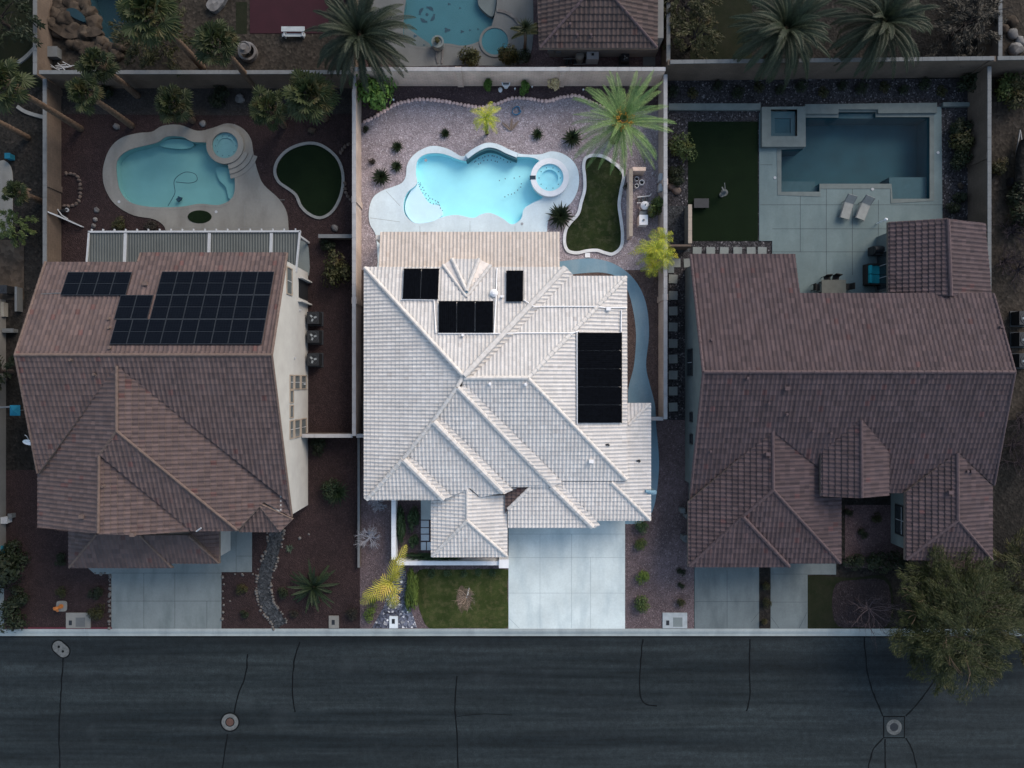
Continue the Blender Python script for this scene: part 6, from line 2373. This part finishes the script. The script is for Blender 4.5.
# leaning white gate panel at the left wall
t = thing('gate_panel', 'white slatted gate panel slanting across the gravel at the left wall', 'gate', P(72, 221))
a, b = P(62, 217, .0), P(84.5, 227.5, .0)
m = MB()
d = (b - a).normalized()
m.beam(a + Vector((0, 0, 1.55)), b + Vector((0, 0, .3)), .08, .08)
m.beam(a + Vector((0, 0, .1)), b + Vector((0, 0, .1)), .05, .08)
m.build('rail', M['off_white'], t)
m = MB()
for k in range(12):
    q = a.lerp(b, (k + .5) / 12)
    m.beam(q + Vector((0, 0, .05)), q + Vector((0, 0, 1.5 - 1.2 * (k + .5) / 12)), .07, .03)
m.build('slat', M['off_white'], t)
t = thing('tool_pile', 'dark machine pile between the small stone bed and the leaning gate', 'tools', P(65, 214))
c = P(65, 213)
m = MB()
m.tube([(c.x - .2, c.y, .3), (c.x + .25, c.y + .1, .35)], .14, 10)
m.box(c.x - .3, c.x + .1, c.y - .45, c.y - .15, .0, .4)
m.build('motor', M['dark_metal'], t)
m = MB()
m.ring((c.x + .3, c.y + .15), .08, .14, .2, .3, 12)
m.tube([(c.x - .3, c.y + .2, .4), (c.x + .1, c.y - .3, .5), (c.x + .4, c.y - .5, .3)], .04, 6)
m.build('hose', M['off_white'], t)

# loungers, table, sofa, grill on the right patio
def lounger(label, px, py, rz):
    t = thing('sun_lounger', label, 'sun lounger', P(px, py, .05), 'sun loungers on the right patio')
    m = MB()
    m.obox((0, -.28, .34), .6, 1.15, .06)
    m.obox((0, .52, .50), .6, .62, .06, 0, .6)
    m.build('mattress', M['lounger_fabric'], t, False, (0, 0, 0))
    for sx in (-1, 1):
        m = MB()
        m.tube([(sx * .33, -.9, .3), (sx * .33, .3, .3), (sx * .33, .78, .66)], .025, 6)
        m.build('side_rail', M['mid_metal'], t, False, (0, 0, 0))
        for sy in (-.7, .35):
            m = MB()
            m.tube([(sx * .33, sy, .3), (sx * .36, sy - .05, .0)], .025, 6)
            m.build('leg', M['mid_metal'], t, False, (0, 0, 0))
    t.rotation_euler = (0, 0, rz)
    return t


lounger('grey sling lounger below the dark pool, left of two', 845.5, 208, -.28)
lounger('grey sling lounger below the dark pool, right of two', 862, 209, -.38)
t = thing('patio_table', 'long stone topped dining table at the edge of the mauve roof', 'table', P(829, 288, .05))
m = MB()
m.obox((0, 0, .73), 1.7, .95, .05)
m.build('tabletop', M['table_top'], t, False, (0, 0, 0))
for sx in (-1, 1):
    for sy in (-1, 1):
        m = MB()
        m.box(sx * .7 - .04, sx * .7 + .04, sy * .36 - .04, sy * .36 + .04, 0, .71)
        m.build('leg', M['dark_metal'], t, False, (0, 0, 0))
for lab, x, y, rz in (('dark chair at the left end of the long patio table', 814, 288, 1.57), ('dark chair at the right end of the long patio table', 845, 287.5, -1.57), ('dark chair on the upper side of the patio table, left', 824.5, 280, 0.1), ('dark chair on the upper side of the patio table, right', 833, 279.5, -.15)):
    c = thing('patio_chair', lab, 'chair', P(x, y, .05), 'dark chairs around the patio table')
    m = MB()
    m.obox((0, 0, .42), .45, .45, .05)
    m.build('seat', M['wicker'], c, False, (0, 0, 0))
    m = MB()
    m.obox((0, .22, .7), .45, .04, .5, 0, -.15)
    m.build('backrest', M['wicker'], c, False, (0, 0, 0))
    for sx in (-1, 1):
        for sy in (-1, 1):
            m = MB()
            m.box(sx * .2 - .02, sx * .2 + .02, sy * .2 - .02, sy * .2 + .02, 0, .4)
            m.build('leg', M['dark_metal'], c, False, (0, 0, 0))
    c.rotation_euler = (0, 0, rz)
t = thing('patio_sofa', 'dark wicker loveseat with teal cushions by the wing window', 'sofa', P(871, 275.5, .05))
m = MB()
m.box(-.5, .5, -.7, .7, .05, .3)
m.box(-.62, -.5, -.72, .72, .05, .55)
m.box(-.5, .5, .64, .76, .05, .6)
m.box(-.5, .5, -.76, -.64, .05, .6)
m.build('frame', M['wicker'], t, False, (0, 0, 0))
for sy in (-1, 1):
    m = MB()
    m.obox((.05, sy * .32, .38), .88, .6, .16)
    m.build('seat_cushion', M['teal'], t, False, (0, 0, 0))
    m = MB()
    m.obox((-.38, sy * .32, .58), .16, .58, .36)
    m.build('back_cushion', M['teal'], t, False, (0, 0, 0))
t = thing('barbecue_grill', 'black covered grill beside the wing wall above the teal loveseat', 'grill', P(873, 252.5, .05))
m = MB()
m.box(-.42, .42, -.3, .3, .1, .85)
m.build('cabinet', M['dark_metal'], t, False, (0, 0, 0))
m = MB()
m.tube([(-.4, 0, .9), (.4, 0, .9)], .27, 12)
m.build('lid', M['dark_metal'], t, False, (0, 0, 0))
m = MB()
m.tube([(-.3, -.3, .95), (.3, -.3, .95)], .02, 6)
m.build('handle', M['mid_metal'], t, False, (0, 0, 0))
# turf sculpture and bench
t = thing('garden_fountain', 'small bird ornament with a thin wing standing on the dark turf', 'ornament', P(721.5, 195))
m = MB()
m.cyl((0, 0), .18, 0, .12, 14)
m.cyl((0, 0), .06, .12, .6, 8)
m.cyl((0, 0), .22, .6, .68, 14, .26)
m.build('pedestal', M['collar'], t, False, (0, 0, 0))
m = MB()
m.rock((.02, 0, .8), .13, 1.2, 2, 5)
m.obox((-.15, .18, .85), .35, .1, .04, 2.0, .3)
m.obox((.0, .4, .8), .05, .5, .03, .1)
m.build('bird', M['collar'], t, False, (0, 0, 0))
t = thing('floor_mat', 'folded dark blue grey bench pad on the left of the dark turf', 'bench', P(700, 204.5))
m = MB()
m.obox((0, 0, .36), 1.05, .66, .07)
m.build('seat', M['dark_metal'], t, False, (0, 0, 0))
for sx in (-.42, .42):
    m = MB()
    m.box(sx - .04, sx + .04, -.28, .28, .0, .33)
    m.build('leg', M['dark_metal'], t, False, (0, 0, 0))
for lab, x, y in (('white skimmer lid on the coping left of the dark pool', 774.5, 178), ('white skimmer lid on the coping right of the dark pool', 937.5, 153), ('white skimmer lid below the notch of the dark pool', 872, 189.5), ('white skimmer lid on the deck left of the muted pool', 119.5, 202), ('white skimmer lid on the deck below the muted pool', 216.5, 212), ('white skimmer lid beside the shelf of the bright pool', 426, 160.5), ('small white lid on the pale deck near the patio roof', 522, 224)):
    c = P(x, y)
    m = MB()
    zt_ = .085 if x > 700 else .068
    m.cyl(c, .10, .03, zt_, 16)
    m.ring(c, .05, .07, zt_ - .002, zt_ + .006, 12)
    one('skimmer_lid', m, M['off_white'], lab, 'skimmer lid', 'pool skimmer lids', origin=c)
t = thing('wall_lamp', 'small white lamp on the edge of the wing wall above the grill', 'lamp', P(877, 223.5, .1))
m = MB()
m.cyl((0, 0), .04, 0, 1.2, 8)
m.cyl((0, 0), .12, 1.2, 1.35, 10, .06)
m.build('post', M['white_paint'], t, False, (0, 0, 0))
# side boxes on the sage garage wall
for lab, x, y, w_, hh in (('small pale utility box beside the sage garage wall, upper', 680.5, 509, .3, .7), ('small pale utility box beside the sage garage wall, middle', 684.5, 514, .26, .9), ('grey hose reel beside the sage garage wall', 682.5, 536, .34, .8)):
    c = P(x, y)
    m = MB()
    m.box(c.x - w_ / 2, c.x + w_ / 2, c.y - w_ / 2, c.y + w_ / 2, .0, hh)
    m.box(c.x - w_ / 2 - .02, c.x + w_ / 2 + .02, c.y - w_ / 2 - .02, c.y + w_ / 2 + .02, hh, hh + .04)
    if 'reel' in lab:
        m.ring((c.x + .05, c.y), .12, .26, hh + .04, hh + .1, 14)
    one('utility_box', m, M['mid_metal'], lab, 'utility box', origin=c)
# satellite dish on the left eave
t = thing('satellite_dish', 'white satellite dish on a bracket at the left roof edge', 'satellite dish', P(36, 441, 4.9))
c = P(29.5, 441.5, 5.2)
e = P(38, 441, 5.1)
m = MB()
m.tube([e, c], .03, 6)
m.tube([c, c + Vector((.0, .35, .25)), c + Vector((-.1, .45, .3))], .025, 6)
m.build('arm', M['off_white'], t)
m = MB()
n = 20
rings = []
for j, (rr, zz) in enumerate(((.02, 0), (.14, .015), (.27, .05), (.36, .1))):
    rings.append([(c.x + rr * math.cos(k * 2 * math.pi / n), c.y + .55 * rr * math.sin(k * 2 * math.pi / n) - zz * .5, c.z + zz + .5 * rr * math.sin(k * 2 * math.pi / n)) for k in range(n)])
o_ = len(m.v)
for rg in rings:
    m.v.extend(rg)
for j in range(3):
    for k in range(n):
        m.f.append((o_ + j * n + k, o_ + j * n + (k + 1) % n, o_ + (j + 1) * n + (k + 1) % n, o_ + (j + 1) * n + k))
m.build('reflector', M['white_paint'], t)

# north yards: court, bench, fountain, mosaic pool bits
a, b = P(250, -80), P(345, 33.5)
m = MB()
m.box(a.x, b.x, b.y, a.y, -.03, .03)
struct('sports_court', m, M['court'])
t = thing('white_bench', 'white bench table at the edge of the maroon court', 'bench', P(295, 33))
m = MB()
m.obox((0, .05, .45), 1.65, .35, .06)
m.obox((0, -.3, .3), 1.65, .22, .05)
m.build('seat', M['pad_pale'], t, False, (0, 0, 0))
for sx in (-.65, .65):
    m = MB()
    m.box(sx - .04, sx + .04, -.4, .2, .0, .42)
    m.build('leg', M['off_white'], t, False, (0, 0, 0))
t = thing('tiered_fountain', 'grey round tiered fountain on the dead lawn behind the left wall', 'fountain', P(249, 53.5))
m = MB()
m.ring((0, 0), .5, .66, 0, .4, 28)
m.build('basin', M['pale_boulder'], t, False, (0, 0, 0))
m = MB()
m.cyl((-.0, .0), .1, 0, 1.0, 12)
m.cyl((0, 0), .2, .75, .85, 18, .46)
m.ring((0, 0), .38, .47, .83, .9, 22)
m.cyl((0, 0), .12, 1.0, 1.08, 14, .24)
m.build('bowl', M['pale_boulder'], t, False, (0, 0, 0))
m = MB()
m.slab(G(spline([(208, 8), (216, 14), (226, 4), (232, -12), (222, -12), (214, -2)], 3)), (), 0, .35)
one('stone_seat', m, M['pale_boulder'], 'curved pale stone seat at the top edge near the court', 'stone seat', origin=P(217, 4))
t = thing('planter_urn', 'round pedestal planter with a spiky plant at the rim of the mosaic pool', 'planter', P(438.5, 46))
m = MB()
m.cyl((0, 0), .42, .05, .6, 24)
m.ring((0, 0), .32, .44, .6, .68, 24)
m.build('pot', M['drive_left'], t, False, (0, 0, 0))
m = MB()
m.rock((0, .02, .8), .16, 1.4, 2, 8)
r_ = rosette_mesh(16, 93, .08)
m.add([(x * .35, y * .35, z * .5 + .75) for x, y, z in r_.v], r_.f)
m.build('plant', M['shrub_olive'], t, False, (0, 0, 0))
for lab, pth, w_ in (('dark curved channel edge on the deck under the planter', [(437, 50), (436.5, 57), (438, 64)], .1), ('second curved channel edge on the deck under the planter', [(443, 50), (442.5, 57), (442, 64)], .1), ('curved seam wall across the deck above the round spa', [(497, 11), (506, 13), (515, 19), (520, 26)], .22)):
    m = MB()
    m.slab(strip(spline(G(pth), 5, False), w_), (), .03, .12)
    one('deck_edging', m, M['path_blue'] if False else M['pale_boulder'], lab, 'deck edging', origin=P(*pth[0]))
# equipment behind the back house
for lab, nm, x, y, kind in (('pale round tank filter beside the back house wall', 'pool_filter', 579, 60, 'tank'), ('white pool heater box beside the back house wall', 'pool_heater', 591.5, 60, 'box'), ('black pump cluster left of the round tank filter', 'pool_pump', 570, 63, 'pump')):
    t = thing(nm, lab, nm.replace('_', ' '), P(x, y))
    m = MB()
    if kind == 'tank':
        m.cyl((0, 0), .3, 0, .7, 18)
        m.cyl((0, 0), .3, .7, .85, 18, .1)
        m.build('tank', M['deck_left'], t, False, (0, 0, 0))
    elif kind == 'box':
        m.box(-.42, .42, -.3, .3, 0, .8)
        m.build('casing', M['off_white'], t, False, (0, 0, 0))
        m = MB()
        m.box(-.08, .08, -.06, .1, .8, .84)
        m.build('exhaust', M['dark_metal'], t, False, (0, 0, 0))
    else:
        for k in range(3):
            m.tube([(-.3 + k * .3, -.2, .25), (-.2 + k * .3, .2, .25)], .1, 8)
        m.build('motor', M['dark_metal'], t, False, (0, 0, 0))
        m = MB()
        m.tube([(-.5, .1, .4), (.5, .15, .4)], .035, 6)
        m.tube([(.2, -.3, .4), (1.2, -.25, .4)], .035, 6)
        m.build('pipe', M['mid_metal'], t, False, (0, 0, 0))
# rock pool yard bits
t = thing('equipment_crate', 'pale box lid in the shade beside the top left wall', 'crate', P(57, 55))
m = MB()
m.box(-.35, .35, -.35, .35, 0, .5)
m.build('crate_body', M['mid_metal'], t, False, (0, 0, 0))
m = MB()
m.box(-.37, .37, -.37, .37, .5, .55)
m.build('lid', M['mid_metal'], t, False, (0, 0, 0))
m = MB()
random.seed(66)
for k in range(9):
    c = P(58 + random.uniform(-6, 14), 67 + random.uniform(-3, 3), .15)
    a = random.uniform(-.9, .2)
    m.beam(c - Vector((.4 * math.cos(a), .4 * math.sin(a), 0)), c + Vector((.4 * math.cos(a), .4 * math.sin(a), .1)), .05, .05)
one('pipe_heap', m, M['off_white'], 'heap of white pipe offcuts in the corner behind the dark wall', 'pipe heap', origin=P(62, 67))
# west edge: paving, planter edging, blue shade, house strip
a, b = P(-140, 560), P(9, 453)
wh = thing('house', 'edge of a pale house strip at the far left frame edge', 'house', P(-10, 500))
m = MB()
m.box(-60, P(6, 0).x, P(0, 560).y, P(0, 300).y, -.05, 2.6)
m.build('wall', M['stucco_grey'], wh)
ground('patio', [tuple(P(-160, 195)[:2])] + spline(G([(4, 160), (10, 165), (13, 176), (13, 205), (12, 233), (4, 236)]), 3, False) + [tuple(P(-160, 236)[:2])], M['deck_left'], .03, (), .05)
ground('patio', G(rect(-160, 300, 24, 240)), M['boulder'], .02, (), .05)
for lab, pth in (('curved pale border in the dark garden at the far left top', [(3, 66), (15, 65), (26, 58), (35, 49)]), ('curved pale border left of the brown side wall', [(18, 107), (26, 112), (38, 116), (48, 118)])):
    m = MB()
    m.slab(strip(spline(G(pth), 5, False), .25), (), -.02, .12)
    one('garden_border', m, M['kerbing_dim'], lab, 'garden border', origin=P(*pth[0]))
t = thing('shade_canopy', 'small blue square canopy at the left edge of the frame', 'canopy', P(14, 410, 2.0))
c = P(14, 410.5, 2.2)
m = MB()
m.add([(c.x - .36, c.y - .36, 2.1), (c.x + .36, c.y - .36, 2.1), (c.x + .36, c.y + .36, 2.1), (c.x - .36, c.y + .36, 2.1), (c.x, c.y, 2.3)], [(0, 1, 4), (1, 2, 4), (2, 3, 4), (3, 0, 4), (3, 2, 1, 0)])
m.build('cover', M['blue_canvas'], t)
m = MB()
m.tube([(c.x, c.y, -.05), (c.x, c.y, 2.25)], .03, 6)
m.tube([(c.x - .3, c.y + .25, 2.05), (c.x - 1.2, c.y + .2, 2.05)], .06, 6)
m.build('pole', M['mid_metal'], t)
for lab, nm, x, y, sx, sy, sz, mt in (('pale box on the strip beside the left gravel yard', 'utility_box', 9, 519, .45, .42, .5, 'off_white'), ('small grey box right of the pale one at the left edge', 'utility_box', 14, 515, .25, .3, .4, 'mid_metal'), ('turquoise ball bin on the dark gravel at the left edge', 'bin', 12.5, 158, .35, .35, .5, 'blue_canvas'),
                                      ('long grey board leaning in the clutter at the left edge', 'board', 22, 300, .12, 1.7, .6, 'mid_metal'), ('white cushion box in the clutter at the left edge', 'storage_box', 13, 331, .75, .25, .5, 'mid_metal'), ('black covered barbecue in the clutter at the left edge', 'grill', 12, 291, .55, .55, .9, 'dark_metal'),
                                      ('pale bench in the clutter at the left edge', 'bench', 4, 310, .6, 1.0, .45, 'deck_left'), ('blue storage tub beside the hedge at the left edge', 'storage_tub', 7, 548, .3, .5, .5, 'blue_canvas')):
    t = thing(nm, lab, nm.replace('_', ' '), P(x, y))
    m = MB()
    m.box(-sx / 2, sx / 2, -sy / 2, sy / 2, 0, sz)
    m.build('body', M[mt], t, False, (0, 0, 0))
    m = MB()
    m.box(-sx / 2 - .02, sx / 2 + .02, -sy / 2 - .02, sy / 2 + .02, sz - .05, sz + .03)
    m.box(-sx / 8, sx / 8, -sy / 5, sy / 5, sz + .03, sz + .05)
    m.build('lid', M[mt], t, False, (0, 0, 0))
# covered boat at the right edge
t = thing('covered_boat', 'dark covered boat parked on the dirt lot at the right edge', 'boat', P(1017, 172))
m = MB()
n = 14
secs = []
for k in range(n + 1):
    y = -2.1 + 4.2 * k / n
    w_ = .75 * (1 - max(0, (k / n - .55) / .45) ** 2 * .85) * (.8 + .2 * min(1, k / 3))
    secs.append([(-w_ * .6, y, .35), (-w_, y, .85), (-w_ * .5, y, 1.1), (0, y, 1.2), (w_ * .5, y, 1.1), (w_, y, .85), (w_ * .6, y, .35)])
for s in secs:
    m.v.extend(s)
for k in range(n):
    for q in range(6):
        m.f.append((k * 7 + q, k * 7 + q + 1, (k + 1) * 7 + q + 1, (k + 1) * 7 + q))
m.build('hull_cover', M['soil_dark'], t, True, (0, 0, 0))
m = MB()
m.tube([(-.4, -2.0, .3), (-.3, 1.0, .3), (0, 2.9, .3)], .05, 6)
m.tube([(.4, -2.0, .3), (.3, 1.0, .3), (0, 2.9, .3)], .05, 6)
m.build('trailer_frame', M['mid_metal'], t, False, (0, 0, 0))
for sx in (-.7, .7):
    m = MB()
    m.tube([(sx - .09, -.8, .3), (sx + .09, -.8, .3)], .3, 16)
    m.build('wheel', M['dark_metal'], t, False, (0, 0, 0))
M_border = MB()
c = P(200, 217)
pts = [(c.x + .85 * math.cos(a), c.y + .46 * math.sin(a)) for a in [k * math.pi / 16 for k in range(32)]]
o_, i_ = ring_band(pts, .06)
M_border.slab(pts, (), .04, .075)
struct('lawn', M_border, M['turf_fake'])

# ================================================================== LIGHT, SKY, CAMERA
EXPOSURE = 1.08
SUN_EL, SUN_AZ = 35.0, 42.0          # azimuth clockwise from north (+y)
w = bpy.data.worlds.new('World')
SC.world = w
w.use_nodes = True
nt = w.node_tree
bg = nt.nodes['Background']
sky = nt.nodes.new('ShaderNodeTexSky')
sky.sky_type = 'NISHITA'
sky.sun_disc = False
sky.sun_elevation = R(SUN_EL)
sky.sun_rotation = R(SUN_AZ)
sky.air_density = 1.0
sky.dust_density = 1.5
hs_ = nt.nodes.new('ShaderNodeHueSaturation')      # thin overcast: greyer than clear blue
hs_.inputs['Saturation'].default_value = .82
hs_.inputs['Hue'].default_value = .492
nt.links.new(sky.outputs[0], hs_.inputs['Color'])
nt.links.new(hs_.outputs[0], bg.inputs['Color'])
bg.inputs['Strength'].default_value = .14
sd = bpy.data.lights.new('sun', 'SUN')
sd.energy = 1.4
sd.angle = R(34)
sd.color = (1.0, .83, .67)
so = bpy.data.objects.new('sun', sd)
COL.objects.link(so)
dirv = Vector((math.sin(R(SUN_AZ)) * math.cos(R(SUN_EL)), math.cos(R(SUN_AZ)) * math.cos(R(SUN_EL)), math.sin(R(SUN_EL))))
so.rotation_euler = dirv.to_track_quat('Z', 'Y').to_euler()
so.location = dirv * 80
cd = bpy.data.cameras.new('camera')
cd.sensor_fit = 'HORIZONTAL'
cd.sensor_width = 36
cd.lens = 36 * F / 1024
cd.clip_start = .5
cd.clip_end = 2000
co = bpy.data.objects.new('camera', cd)
COL.objects.link(co)
co.location = (0, 0, H)
co.rotation_euler = (0, 0, 0)
SC.camera = co
SC.view_settings.view_transform = 'Standard'
SC.view_settings.look = 'None'
SC.view_settings.gamma = 1
SC.view_settings.exposure = EXPOSURE
SC.render.resolution_x, SC.render.resolution_y = 1024, 768
SC.cycles.max_bounces = 6
SC.cycles.transparent_max_bounces = 8
